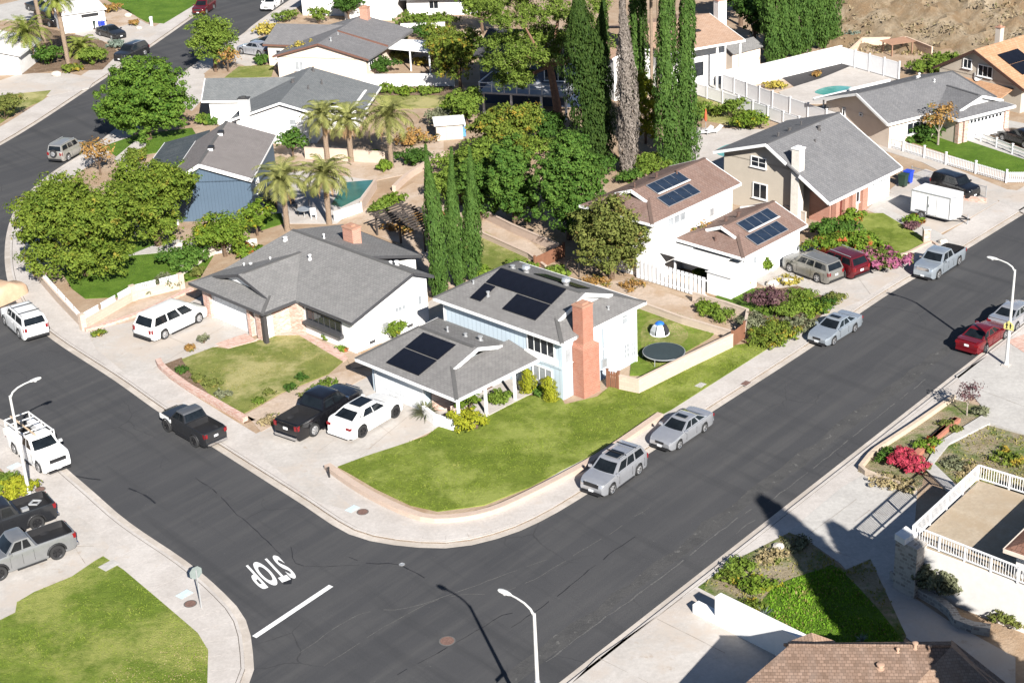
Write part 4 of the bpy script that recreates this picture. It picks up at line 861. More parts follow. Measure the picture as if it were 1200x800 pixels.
H.panels([((-1.6, 1.8, 2.6 + k6 * 1.6), (0, 1.05, 0), S * 1.7, 8), ((-3.2, 1.8, 2.6 + k6 * 3.2), (0, 1.05, 0), S * 1.7, 3)], SOLAR)
H.roof([[(-9.5, -1.6, 1.7), (-1.5, -1.6, 1.7), (-1.5, .48, 2.3), (-9.5, .48, 2.3)]], ROOF_OR, .1, 'lean_to_roof')
H.chimney((-7.4, 5.5), (.6, .6), 3.5, 6.4, GREIGE)
t = thing('satellite_dish', 'white satellite dish on the lean-to of the orange roofed house', 'satellite dish', G(1150, 97, 2.0), rad(-60))
MB().lathe([(.02, 0), (.25, .04), (.42, .13), (.45, .15), (.43, .15), (.25, .07), (.02, .03)], (0, 0, .55), 14).build('dish', WHITE, t, True).rotation_euler = (rad(35), 0, 0)
MB().tube([(0, 0, -.4), (0, 0, .45), (0, .05, .6)], .03, 6).build('mast', METAL, t)

# 7 ------------------------------ slate blue house
H = House('house', 'tall slate blue house with grey roof beside the twin street trees', (296, 210), 3.8, -3)
zr, ax = 5.3, -4.5
H.walls([(-7.0, -.3, .4, 12, -.3, 3.6)], SID_NAVY, [([(-7.0, .4, 3.5), (-.3, .4, 3.5), (-.3, .4, 3.65), (ax, .4, 5.12), (-7.0, .4, 3.5)], (0, .12, 0))])
rf = H.roof([[(0, 0, 3.8), (0, 12.4, 3.8), (ax, 12.4, zr), (ax, 0, zr)], [(ax, 0, zr), (ax, 12.4, zr), (-7.6, 12.4, 3.5), (-7.6, 0, 3.5)]], shingle_mat('taupe_shingle', (.205, .185, .18), (.245, .225, .215)))
H.trim([((0, 0, 3.8), (ax, 0, zr)), ((ax, 0, zr), (-7.6, 0, 3.5))], WHITE, .1, .3, 'barge_board'); H.trim([((0, 0, 3.8), (0, 12.4, 3.8)), ((-7.6, 0, 3.5), (-7.6, 12.4, 3.5))], WHITE, .06, .15)
H.caps([((ax, 0, zr), (ax, 12.4, zr))], CAP_G, rf)
H.walls([(-11.2, -7.02, 6.5, 16, -.3, 2.2)], SID_NAVY, name='wing_wall')
H.roof([[(-11.6, 6.0, 2.2), (-7.1, 6.0, 3.3), (-7.1, 16.4, 3.3), (-11.6, 16.4, 2.2)]], shingle_mat('slate_wing', (.06, .075, .085), (.08, .095, .105)), .14, 'wing_roof')
H.trim([((-11.6, 6.0, 2.2), (-11.6, 16.4, 2.2)), ((-11.6, 6.0, 2.2), (-7.2, 6.0, 3.3))], WHITE, .06, .16, 'wing_fascia')
for y in (4.2, 8.6):
    v = H.part('skylight', MB().box((ax + .25, y, zr + .1), (.5, .55, .3)), BLACK); MB().box((ax + .25, y - .32, zr), (.45, .1, .2)).build('flashing', WHITE, v)
H.window((-.29, 3.0, 2.2), 0, 1.2, 1.0, GLASS)
H.part('porch_post', MB().box((-6.9, -.3, 1.6), (.18, .18, 3.4)), WHITE)

# 8 ------------------------------ white gabled house
H = House('house', 'white gabled house with grey roof and white chimney behind the date palms', (268, 142), 2.6, -8)
zr, ax = 4.3, 5.2
H.walls([(.5, 8.4, .9, 11, -.3, 2.5), (-4.2, .48, 7.3, 13.0, -.3, 2.45), (8.42, 11.6, 5.4, 11, -.3, 2.45)], STUCCO, [([(.5, .9, 2.4), (8.4, .9, 2.4), (ax, .9, 4.1)], (0, .12, 0))])
ROOF_G3 = shingle_mat('cool_grey_shingle', (.155, .165, .17), (.19, .20, .205))
rf = H.roof([[(0, .4, 2.6), (0, 13.4, 2.6), (ax, 13.4, zr), (ax, .4, zr)], [(ax, .4, zr), (ax, 13.4, zr), (12.6, 13.4, 2.1), (12.6, 5.0, 2.1), (9.0, 5.0, 3.1), (9.0, .4, 3.1)]], ROOF_G3)
H.roof([[(-4.9, 7.0, 2.6), (0.3, 7.0, 2.6), (5.0, 10.6, 4.0), (-5.4, 10.6, 4.0)], [(-5.4, 10.6, 4.0), (5.0, 10.6, 4.0), (5.0, 14, 2.6), (-4.9, 14, 2.6)]], ROOF_G3, .14, 'wing_roof')
H.trim([((0, .4, 2.6), (ax, .4, zr)), ((ax, .4, zr), (9.0, .4, 3.1)), ((-4.9, 7, 2.6), (0, 7, 2.6)), ((9, .4, 3.1), (9, 5, 3.1)), ((12.6, 5, 2.1), (12.6, 13.4, 2.1)), ((-4.9, 7, 2.6), (-5.4, 10.6, 4.0))], WHITE, .09, .2)
H.chimney((1.5, .9), (1.0, .7), -.3, 4.6, WHITE, flat('dark_cap', (.05, .05, .05), .7))
H.window((6.2, .89, 1.9), -90, .7, 1.1, GLASS_L, bars=(0, 1)); H.door((7.3, .87, 0), -90, .9, 2, WHITE)
H.vents([(6.6, 6.5, 4.0), (5.8, 12.2, 4.25), (4.6, 8.2, 4.2), (7.4, 9.0, 3.8)], flat('dark_vent', (.09, .085, .085), .6))

# 9 ------------------------------ beige house with red chimney
H = House('house', 'cream house with brown edged grey roof and small red brick chimney', (319, 66), 2.6, -18)
zr, ax = 4.2, 5.7
H.walls([(.4, 11.1, .4, 12.4, -.3, 2.5), (-3.0, .38, 5.2, 12, -.3, 2.4)], CREAM, [([(.4, .4, 2.4), (11.1, .4, 2.4), (ax, .4, 4.05)], (0, .12, 0))])
ROOF_G4 = shingle_mat('warm_grey_shingle', (.17, .168, .172), (.205, .20, .205))
rf = H.roof([[(0, 0, 2.6), (0, 13, 2.6), (ax, 13, zr), (ax, 0, zr)], [(ax, 0, zr), (ax, 13, zr), (12.0, 13, 2.5), (11.6, 0, 2.6)]], ROOF_G4)
H.roof([[(-3.4, 4.8, 2.6), (.3, 4.8, 2.6), (5.5, 9.0, 4.05), (-3.4, 9.0, 4.0)], [(-3.4, 9.0, 4.0), (5.5, 9.0, 4.05), (.3, 13, 2.6), (-3.4, 13, 2.6)]], ROOF_G4, .14, 'wing_roof')
H.roof([[(5.8, 5.6, zr + .12), (5.8, 13, zr + .12), (12.1, 13, 2.75), (11.8, 5.6, 2.75)]], ROOF_G4, .2, 'upper_roof')
H.trim([((0, 0, 2.6), (ax, 0, zr)), ((ax, 0, zr), (11.6, 0, 2.6)), ((5.8, 5.55, zr + .12), (11.8, 5.55, 2.75)), ((-3.4, 4.8, 2.6), (.2, 4.8, 2.6))], flat('brown_trim', (.15, .075, .055), .6), .08, .2)
H.chimney((6.6, 12.0), (1.0, .9), 3.0, 5.4, BRICK, flat('chimney_crown', (.48, .40, .34), .9))
H.window((11.11, 1.8, 1.6), 0, 1.2, .9, GLASS); H.window((-1.4, 5.18, 1.4), -90, 1.2, 1.0, GLASS); H.window((3.0, .38, 1.5), -90, 1.0, 1.0, GLASS_L)
H.vents([(6.2, 4.6, 4.1), (6.4, 2.0, 4.05)], METAL)
H.part('patio_roof', MB().prism([(11.7, 9.6), (17.2, 9.6), (17.2, 4.6), (11.8, 5.6)], 2.3, 2.42), WHITE)
for q in ((16.9, 4.9), (14.5, 5.2), (16.9, 9.2)): H.part('patio_post', MB().box((q[0], q[1], 1.1), (.14, .14, 2.3)), WHITE)

# 10 ----------------------------- dark house with deck behind the pine
H = House('house', 'dark navy house with a raised white railed deck behind the tall pine', (560, 120), 0, -20)
NAVY = siding_mat('navy_siding', (.035, .055, .10), True, .25, .7)
H.walls([(.4, 11.2, 0, 9, -.3, 5.2)], NAVY, [([(.4, 0, 5.1), (.4, 9, 5.1), (.4, 4.5, 6.6)], (.12, 0, 0))])
H.roof([[(0, -.6, 5.2), (11.6, -.6, 5.2), (11.6, 4.5, 6.8), (0, 4.5, 6.8)], [(0, 4.5, 6.8), (11.6, 4.5, 6.8), (11.6, 9.6, 5.2), (0, 9.6, 5.2)]], shingle_mat('black_shingle', (.05, .05, .055), (.065, .065, .07)))
dk = H.part('deck', MB().prism([(1.8, -4.4), (11.4, -4.4), (11.4, -.02), (1.8, -.02)], 2.3, 2.5), flat('deck_boards', (.42, .43, .45), .7))
mb = MB()
for i in range(8): mb.box((1.9 + i * 1.34, -4.35, 2.98), (.09, .09, .95))
mb.bar((1.85, -4.35, 3.5), (11.4, -4.35, 3.5), .1, .08); mb.bar((1.85, -4.35, 3.05), (11.4, -4.35, 3.05), .05, .05); mb.bar((1.85, -4.35, 3.5), (1.85, -.1, 3.5), .1, .08); mb.build('railing', WHITE, dk)
for x in (2.2, 5.2, 8.4, 11.0): H.part('deck_post', MB().box((x, -4.1, 1.1), (.2, .2, 2.4)), WHITE)
H.window((4.6, -.01, 3.7), -90, 2.2, 1.9, GLASS); H.window((8.6, -.01, 3.7), -90, 2.2, 1.9, GLASS, bars=(2, 0))

# 11 ----------------------------- tan roofed house at the top
H = House('house', 'white house with large tan roof and open porch at the top of the picture', (808, 56), 5.0, 24)
H.walls([(-3.0, 5.4, 1.8, 11, -.3, 4.5), (-7.6, -3.02, 2.4, 9, -.3, 4.6)], STUCCO, [([(-7.6, 2.4, 4.5), (-3.02, 2.4, 4.5), (-5.3, 2.4, 5.4)], (0, .1, 0))])
rf = H.roof([[(-3.6, -.6, 5.0), (6.4, -.6, 5.0), (6.4, 6.5, 6.4), (-3.6, 6.5, 6.4)], [(-3.6, 6.5, 6.4), (6.4, 6.5, 6.4), (6.4, 13, 5.0), (-3.6, 13, 5.0)]], ROOF_TAN)
H.roof([[(-8.0, 2.0, 4.6), (-5.3, 2.0, 5.6), (-5.3, 10, 5.6), (-8.0, 10, 4.6)], [(-5.3, 2.0, 5.6), (-2.6, 2.0, 4.6), (-2.6, 10, 4.6), (-5.3, 10, 5.6)]], ROOF_TAN, .14, 'wing_roof')
H.trim([((-3.6, -.6, 5.0), (6.4, -.6, 5.0)), ((6.4, -.6, 5), (6.4, 6.5, 6.4)), ((-8, 2, 4.6), (-5.3, 2, 5.6)), ((-5.3, 2, 5.6), (-2.6, 2, 4.6))], WHITE, .08, .22)
for x in (-3.2, .2, 3.2, 6.0): H.part('porch_post', MB().box((x, -.2, 2.4), (.2, .2, 4.9)), WHITE)
H.window((-5.9, 2.38, 3.4), -90, .5, .8, GLASS, bars=(0, 0)); H.window((-4.9, 2.38, 3.4), -90, .5, .8, GLASS, bars=(0, 0)); H.window((1.6, 1.78, 2.0), -90, 2.4, 1.6, GLASS)
H.chimney((6.9, 5.2), (1.0, 1.0), 0, 8.0, STUCCO, BRICK); H.part('skylight', MB().box((2.6, 3.0, 5.78), (.9, .6, .12)), BLACK)

# 12-13 ------------------------- partly seen houses at the edges
H = House('house', 'white house wall and gable cut off by the top edge left of centre', (470, 24), 0, -15)
H.walls([(-7.5, -1.2, 0, 9, -.3, 5.4), (-14, -7.52, 2, 9, -.3, 3.6)], STUCCO)
H.roof([[(-14.6, 1.4, 3.4), (-7.4, 1.4, 4.6), (-7.4, 9.6, 4.6), (-14.6, 9.6, 3.4)]], WHITE, .16); H.roof([[(-8, -.5, 5.5), (-.8, -.5, 5.5), (-.8, 9, 6.5), (-8, 9, 6.5)]], ROOF_TAN, .16, 'upper_roof')
H = House('house', 'low tan roofed building beyond the hedge at the top edge', (494, 20), 0, -8)
H.walls([(-2, 7, 1, 7, -.3, 2.4)], STUCCO); H.roof([[(-2.6, 0, 2.4), (7.4, 0, 2.4), (7.4, 4.4, 3.6), (-2.6, 4.4, 3.6)], [(-2.6, 4.4, 3.6), (7.4, 4.4, 3.6), (7.4, 9, 2.4), (-2.6, 9, 2.4)]], ROOF_TAN); H.trim([((-2.6, 0, 2.4), (7.4, 0, 2.4))], WHITE)
H.window((1.5, .98, 1.3), -90, 1.2, 1.0, GLASS)
H = House('house', 'white garage end with pale roof at the left picture edge', (23, 63), 2.6, -5)
H.walls([(-9, -.4, .4, 7, -.3, 2.45)], STUCCO, [([(-9, .4, 2.4), (-.4, .4, 2.4), (-5.5, .4, 3.6)], (0, .12, 0))])
H.roof([[(0, 0, 2.55), (0, 7.5, 2.55), (-5.5, 7.5, 3.8), (-5.5, 0, 3.8)], [(-5.5, 0, 3.8), (-5.5, 7.5, 3.8), (-10, 7.5, 2.5), (-10, 0, 2.5)]], flat('pale_roof', (.62, .60, .58), .9)); H.trim([((0, 0, 2.55), (-5.5, 0, 3.8)), ((0, 0, 2.55), (0, 7.5, 2.55))], WHITE, .1, .3)
H.garage((-3.6, .38, 0), -90, 3.6, 2.0, WHITE)
H = House('house', 'small white garage block behind the palms across the street', (75, 40), 0, 25)
H.walls([(0, 5.5, 0, 5, -.2, 2.5)], STUCCO); H.roof([[(-.3, -.3, 2.5), (5.8, -.3, 2.5), (5.8, 5.3, 2.9), (-.3, 5.3, 2.9)]], flat('pale_roof', (.62, .60, .58), .9), .14); H.part('dark_slot', MB().box((3.6, -.02, 1.9), (2.2, .06, .4)), BLACK)

# sheds
H = House('shed', 'pale garden shed with grey roof below the hedge of cypresses', (858, 84), 0, 35)
H.walls([(0, 4.2, 0, 2.6, -.2, 2.1)], CREAM, [([(0, 0, 2.05), (0, 2.6, 2.05), (0, 1.3, 2.7)], (.1, 0, 0))]); H.roof([[(-.2, -.3, 2.05), (4.4, -.3, 2.05), (4.4, 1.3, 2.8), (-.2, 1.3, 2.8)], [(-.2, 1.3, 2.8), (4.4, 1.3, 2.8), (4.4, 2.9, 2.05), (-.2, 2.9, 2.05)]], ROOF_G2, .1); H.door((2.2, -.02, 0), -90, .9, 1.8, CREAM)
H = House('shed', 'flat white roofed shed beside the overgrown wall', (512, 165), 0, 5)
H.walls([(0, 2.6, 0, 2.0, -.2, 1.6)], GREIGE); H.roof([[(-.2, -.3, 1.65), (2.9, -.3, 1.65), (2.9, 2.3, 1.75), (-.2, 2.3, 1.75)]], WHITE, .1); H.door((1.3, -.02, 0), -90, .7, 1.4, GREIGE)

# bottom right: brown tile roof
H = House('house', 'brown tile roofed house cut off by the bottom edge with hip coloured as if sunlit', (924, 756), 4.5, -3, loc=(11.8, 59.97, 0))
H.part('wall', MB().prism([(.3, -.5), (-3.3, -3.6), (-1.5, -8), (8, -7), (9.2, -4.6), (7.0, -.75)], -.3, 3.1), STUCCO)
k = lambda x, y: (x, y, 4.5 + .0125 * x + .301 * y)
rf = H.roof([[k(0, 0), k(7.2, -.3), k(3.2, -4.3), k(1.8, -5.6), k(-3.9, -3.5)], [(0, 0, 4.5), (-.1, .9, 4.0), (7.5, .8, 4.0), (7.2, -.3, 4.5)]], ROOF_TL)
rf2 = H.roof([[(7.2, -.3, 4.5), (10.4, -4.6, 2.9), (8.4, -6.6, 2.75), k(1.8, -5.6), k(3.2, -4.3)], [(7.2, -.3, 4.5), (7.5, .9, 4.0), (10.9, -3.4, 2.9), (10.4, -4.6, 2.9)]], ROOF_TL, name='hip_roof'); rf2.data.materials[0] = shingle_mat('tile_painted_sunlit', (.30, .20, .14), (.38, .27, .2), .8, .2, .17)  # paler copy of the roof tile: sunlight put into the hip's colour
mb = MB()
for i in range(48): mb.tube([(i * .15, -.0062 * i, 4.53), (i * .15 + .14, -.0062 * i, 4.54)], .07, 6)
mb.build('ridge_tiles', ROOF_TL, rf)
sk = H.part('skylight', MB().box((7.5, -3.0, 3.78), (.6, .7, .3)), BLACK); MB().box((7.5, -3.0, 3.9), (.75, .85, .1)).build('frame', METAL, sk)
H.vents([(4.8, -.5, 4.35), (5.6, -.3, 4.4), (3.9, -1.3, 4.1), (6.2, -.5, 4.35)], flat('terracotta_vent', (.42, .28, .2), .8))
H = House('lean_to', 'small tan gabled porch roof behind the brown tile ridge', (938, 752), 3.4, -3, 'porch')
H.roof([[(-.5, -.8, 3.0), (.6, -.8, 3.5), (.6, .6, 3.5), (-.5, .6, 3.0)], [(.6, -.8, 3.5), (1.7, -.8, 3.0), (1.7, .6, 3.0), (.6, .6, 3.5)]], ROOF_TAN); H.walls([(-.3, 1.5, -.6, .4, -.2, 2.9)], STUCCO)

# bottom right: raised terrace with railing
t = thing('terrace', 'raised tan terrace with white balustrade and rubble stone corner pillar', 'terrace', G(1060, 680), rad(48))
TW = flat('terrace_render', (.72, .70, .67), .9, var=.06)
L_, W_, ZT = 7.7, 16.0, 2.75
MB().prism([(-.45, -.45), (7.5, -.3), (7.5, -W_), (-.95, -W_)], -.3, ZT - .05).build('wall', TW, t)
MB().prism([(-.38, -.5), (7.42, -.38), (7.42, -W_ + .1), (-.88, -W_ + .1)], ZT - .049, ZT).build('terrace_floor', ground_mat('terrace_tiles', (.42, .345, .255), (.50, .42, .32), (.36, .285, .20), .5, 4, .9, .1), t)
MB().prism([(-1.25, -1.2), (-.1, -1.3), (.1, .05), (-1.0, .15)], -.2, 3.0).build('corner_pillar', STONE, t)
MB().prism([(-1.3, -.5), (-.25, -.6), (-.05, .1), (-1.05, .2)], 3.0, 3.35).build('pillar_cap', STUCCO, t)
def balustrade(pts, n_sec, label=None):
    a, b = Vector(pts[0]), Vector(pts[1]); d = b - a; f = MB(); p = MB()
    for i in range(n_sec + 1): f.box(a + d * i / n_sec + Vector((0, 0, .45)), (.09, .09, .95), math.atan2(d.y, d.x))
    f.bar(a + Vector((0, 0, .93)), b + Vector((0, 0, .93)), .09, .07); f.bar(a + Vector((0, 0, .14)), b + Vector((0, 0, .14)), .07, .06)
    n = int(d.length / .15)
    for i in range(1, n): p.box(a + d * i / n + Vector((0, 0, .48)), (.028, .028, .75), math.atan2(d.y, d.x))
    o = f.build('railing', VINYL, t); p.build('balusters', VINYL, o)
balustrade(((-.25, -.42, ZT), (7.5, -.25, ZT)), 4); balustrade(((7.5, -.25, ZT), (7.5, -7.5, ZT)), 4); balustrade(((-.25, -.5, ZT), (-.75, -7.8, ZT)), 5)
tr = thing('tile_roofed_room', 'dark brown tiled roof corner standing over the raised terrace', 'house', (*G2(1176, 643, 4.4), 0), rad(48))
MB().prism([(.5, -.5), (9, -.5), (9, -9), (.5, -9)], 2.76, 4.2).build('wall', TW, tr)
MB().slab([(0, 0, 4.4), (9.5, 0, 4.4), (4.8, -4.8, 6.2)], .15).slab([(0, 0, 4.4), (4.8, -4.8, 6.2), (0, -9.6, 4.4)], .15).slab([(9.5, 0, 4.4), (9.5, -9.6, 4.4), (4.8, -4.8, 6.2)], .15).slab([(0, -9.6, 4.4), (4.8, -4.8, 6.2), (9.5, -9.6, 4.4)], .15).build('roof', shingle_mat('red_brown_tile', (.17, .085, .06), (.23, .12, .085), .45, .26, .34), tr)
MB().bar((0, 0, 4.41), (9.5, 0, 4.41), .08, .2).bar((0, 0, 4.41), (0, -9.6, 4.41), .08, .2).build('fascia', CREAM, tr)
# ------------------------------------------------------------------ fences and walls
def fence(name, label, pts, h, style='vinyl', mat=None, cat='fence', step=2.4, th=.08, z0=0.0, group=None, world=False, z1=None):
    P = [Vector((*(p if world else G2(p[0], p[1], z0)), 0)) for p in pts]
    t = thing(name, label, cat, (P[0].x, P[0].y, z0), 0, group); O = P[0].copy()
    mat = mat or VINYL
    if style in ('block', 'stucco'):
        mb = MB(); cp = MB()
        L = [np.array((p.x - O.x, p.y - O.y)) for p in P]
        l, r = offset(L, th), offset(L, -th); strip(mb, r, l, -.25, h); mb.build('wall', mat, t)
        l, r = offset(L, th + .03), offset(L, -th - .03); strip(cp, r, l, h + .001, h + .06); cp.build('coping', mat, t); return t
    for i in range(len(P) - 1):
        a, b = P[i] - O, P[i + 1] - O; d = b - a; n = max(1, round(d.length / step)); az = math.atan2(d.y, d.x); u = d.normalized()
        for k in range(n + 1):
            if k == n and i < len(P) - 2: continue
            c = a + d * k / n; s = .13 if style != 'chain' else .06
            mb = MB(); mb.box(c + Vector((0, 0, h / 2 + .02)), (s, s, h + .14), az)
            if style != 'chain': mb.box(c + Vector((0, 0, h + .12)), (s + .05, s + .05, .05), az)
            mb.build('post', mat, t)
        for k in range(n):
            p, q = a + d * k / n, a + d * (k + 1) / n; pp, qq = p + u * .06, q - u * .06; mb = MB()
            if style == 'vinyl':
                mb.bar(pp + Vector((0, 0, h - .1)), qq + Vector((0, 0, h - .1)), .045, h - .2)
                mb.bar(pp + Vector((0, 0, h)), qq + Vector((0, 0, h)), .07, .12); mb.bar(pp + Vector((0, 0, .2)), qq + Vector((0, 0, .2)), .07, .12)
            elif style == 'wood':
                m = max(1, int((qq - pp).length / .15))
                for j in range(m): mb.box(pp + (qq - pp) * ((j + .5) / m) + Vector((0, 0, h / 2)), (.135, .03, h * (1 + .02 * ((j * 7) % 3))), az)
                mb.bar(pp + Vector((0, 0, h * .85)), qq + Vector((0, 0, h * .85)), .09, .08)
            elif style == 'picket':
                m = max(1, int((qq - pp).length / .17))
                for j in range(m): mb.box(pp + (qq - pp) * ((j + .5) / m) + Vector((0, 0, h * .47)), (.095, .025, h * .88), az)
                mb.bar(pp + Vector((0, 0, h * .85)), qq + Vector((0, 0, h * .85)), .06, .07); mb.bar(pp + Vector((0, 0, h * .25)), qq + Vector((0, 0, h * .25)), .06, .07)
            elif style == 'rail':
                for zz in (h, h * .55): mb.bar(pp + Vector((0, 0, zz)), qq + Vector((0, 0, zz)), .05, .14)
            elif style == 'chain':
                for zz in np.linspace(.05, h, 7): mb.bar(pp + Vector((0, 0, zz)), qq + Vector((0, 0, zz)), .012, .012)
                m = int((qq - pp).length / .14)
                for j in range(m): mb.bar(pp + (qq - pp) * (j / m), pp + (qq - pp) * ((j + 1) / m) + Vector((0, 0, h)), .01, .01); mb.bar(pp + (qq - pp) * (j / m) + Vector((0, 0, h)), pp + (qq - pp) * ((j + 1) / m), .01, .01)
                mb.bar(pp + Vector((0, 0, h)), qq + Vector((0, 0, h)), .05, .05)
            mb.build('panel', mat, t)
    return t
fence('panel_fence', 'tall white panel fence along the pool yard of the charcoal roofed house', [(846, 105), (905, 127), (968, 149), (1000, 158)], 1.7)
fence('panel_fence', 'white panel fence on the lower side of the narrow alley', [(811, 110), (865, 128), (936, 153)], 1.3)
fence('panel_fence', 'tall white panel fence above the dark mulch bed', [(846, 105), (890, 98), (985, 75)], 2.0, 'stucco', STUCCO, th=.06)
fence('panel_fence', 'white panel fence with posts stepping down behind the turquoise pool', [(985, 75), (1053, 94)], 1.9)
fence('panel_fence', 'white panel fence between two grey roofed houses', [(1000, 158), (1030, 164), (1046, 160)], 1.7)
fence('picket_fence', 'long white picket fence round the lawn of the charcoal roofed house', [(1034, 170), (1108, 193), (1179, 214), (1212, 214)], 1.05, 'picket', step=3.0)
fence('rail_fence', 'white two rail fence at the garage apron by the right edge', [(1149, 166), (1205, 188)], .85, 'rail')
fence('wire_fence', 'chain link fence by the black car next to the trailer', [(1068, 208), (1100, 217), (1155, 232)], 1.0, 'chain', METAL)
fence('block_wall', 'low reddish block wall under the chain link fence', [(1128, 234), (1156, 238)], .35, 'block', BRICK_L)
fence('garden_wall', 'low pale wall along the side of the beige two-storey house', [(862, 234), (900, 247), (944, 262)], .95, 'stucco', GREIGE)
fence('block_wall', 'tan block wall round the back lawn with the trampoline', [(726, 456), (748, 461), (806, 432), (858, 407)], 1.02, 'block', BLOCK)
fence('wood_gate', 'brown wooden gate between tan wall and blue house', [(712, 453), (725, 456)], 1.2, 'wood', WOOD, 'gate', 1.2)
fence('wood_gate', 'brown wooden gate at the far end of the tan wall', [(858, 407), (872, 396)], 1.15, 'wood', WOOD, 'gate', 1.3)
fence('block_wall', 'tan retaining wall between the bare terrace and back lawn', [(700, 342), (745, 360), (800, 380), (862, 398)], .55, 'block', BLOCK)
fence('block_wall', 'tan garden wall beside the small lawn of the brown roofed house', [(812, 354), (850, 365), (876, 374), (872, 396)], .75, 'block', BLOCK)
fence('wood_fence', 'reddish wooden fence behind the pale blue house', [(627, 317), (661, 301)], 1.1, 'wood', WOOD)
fence('block_wall', 'low block retaining wall above the dry lawn strip', [(560, 276), (620, 303), (640, 318)], .45, 'block', PINKBLOCK)
fence('block_wall', 'upper pinkish block wall beneath the clipped trees', [(556, 250), (600, 272), (655, 296)], .7, 'block', PINKBLOCK)
fence('garden_wall', 'long white wall behind the cream house', [(424, 102), (533, 101)], 1.35, 'stucco', STUCCO)
fence('garden_wall', 'white wall below the hedge at the top of the picture', [(470, 38), (522, 36)], 1.0, 'stucco', STUCCO)
fence('garden_wall', 'tan wall below the date palms', [(358, 186), (400, 188), (458, 192)], 1.1, 'block', BLOCK)
fence('garden_wall', 'white curved wall beside the dark green pool', [(392, 259), (424, 248)], .75, 'stucco', STUCCO)
fence('garden_wall', 'tan wall along the far side of the dark green pool', [(424, 248), (441, 221)], .9, 'block', PINKBLOCK)
fence('garden_wall', 'pale stone wall by the lemon tree behind the minivan', [(214, 322), (252, 297), (302, 290)], .75, 'stucco', flat('pale_stone', (.62, .57, .50), .9, var=.15))
fence('garden_wall', 'peach wall at the foot of the dry hillside', [(996, 68), (1010, 55), (1062, 54), (1092, 66)], 1.0, 'stucco', flat('peach_stucco', (.62, .46, .35), .9))
# corner wall with picket panels
cw = fence('corner_wall', 'tan block corner wall topped with white picket panels by the white van', [(43, 325), (68, 354), (98, 386), (157, 352), (213, 338)], .72, 'block', BLOCK, 'wall')
O = Vector((cw.location.x, cw.location.y, 0)); W_ = [Vector((*G2(*p), 0)) - O for p in ((43, 325), (98, 386), (157, 352), (213, 338))]
for p in W_: MB().box(p + Vector((0, 0, .62)), (.42, .42, 1.3), rad(40)).build('pillar', BLOCK, cw)
for a, b in zip(W_, W_[1:]):
    d = b - a; n = max(1, round(d.length / 2.2)); az = math.atan2(d.y, d.x)
    for k in range(n):
        p, q = a + d * (k / n) + d.normalized() * .25, a + d * ((k + 1) / n) - d.normalized() * .05; mb = MB(); m = int((q - p).length / .14)
        for j in range(m): mb.box(p + (q - p) * ((j + .5) / m) + Vector((0, 0, 1.02)), (.085, .03, .42), az)
        for zz in (1.25, .84): mb.bar(p + Vector((0, 0, zz)), q + Vector((0, 0, zz)), .07, .08)
        mb.build('picket_panel', VINYL, cw)
# low kerb walls and planters
def lowwall(name, label, pts, h, th, mat, cat='wall', smooth=5, z0=0.0):
    P = resample(catmull(px(pts), smooth), .8); O = P[0]
    t = thing(name, label, cat, (O[0], O[1], 0)); L = [p - O for p in P]; mb = MB(); strip(mb, offset(L, -th), offset(L, th), -.2, h); mb.build('wall', mat, t); return t
lowwall('retaining_kerb', 'low pinkish kerb wall curving round the corner lawn', [(384, 549), (412, 569), (441, 586), (481, 604), (513, 611), (567, 604), (620, 582), (700, 539), (774, 489)], .34, .22, PINKBLOCK)
lowwall('brick_edging', 'low red brick edging round the dry lawn', [(186, 425), (192, 434), (220, 455), (250, 472), (288, 494)], .35, .2, BRICK_L)
lowwall('brick_edging', 'curved red brick edging of the sloping bed beside the minivan', [(100, 388), (130, 380), (170, 366), (225, 340)], .22, .2, BRICK_L)
lowwall('planter_kerb', 'tan kerb of the small planter garden by the right hand street', [(1072, 578), (1040, 566), (1006, 553), (1022, 533), (1072, 500), (1118, 468)], .35, .12, flat('tan_kerb', (.52, .42, .32), .9), smooth=1)
lowwall('stone_edging', 'rubble stone edging below the raised terrace', [(1046, 676), (1070, 692), (1110, 716), (1125, 735), (1160, 742)], .45, .22, STONE)
lowwall('stone_wall', 'red stone block rows in the planter garden', [(1068, 540), (1100, 512), (1122, 494)], .3, .2, flat('red_stone', (.42, .17, .11), .9, var=.2), smooth=1)
lowwall('stone_wall', 'second red stone row nearest the pale kerb', [(1080, 528), (1112, 500), (1120, 494)], .3, .12, flat('red_stone', (.42, .17, .11), .9, var=.2), smooth=1)
lowwall('garden_kerb', 'pinkish kerb along the front lawn of the beige house', [(1040, 302), (1062, 298), (1092, 284), (1100, 292)], .15, .12, PINKBLOCK)
lowwall('stone_edging', 'tan slope wall climbing beside the fruit bushes', [(462, 225), (478, 210), (500, 196), (520, 184)], .6, .18, PINKBLOCK)
# stepped white wall at the bottom of the picture
t = thing('stepped_wall', 'white stepped wall beside the wide bottom driveway', 'wall', G(812, 718), azim(G(812, 718), G(877, 751)))
L1 = (G(877, 751) - G(812, 718)).length
MB().prism([(0, -.02), (1.45, -.02), (1.45, .45), (0, .45)], -.2, .55).build('low_step', WHITE, t)
MB().prism([(1.47, -.02), (L1 + 3.2, -.02), (L1 + 3.2, .45), (1.47, .45)], -.2, 1.7).build('high_step', WHITE, t)
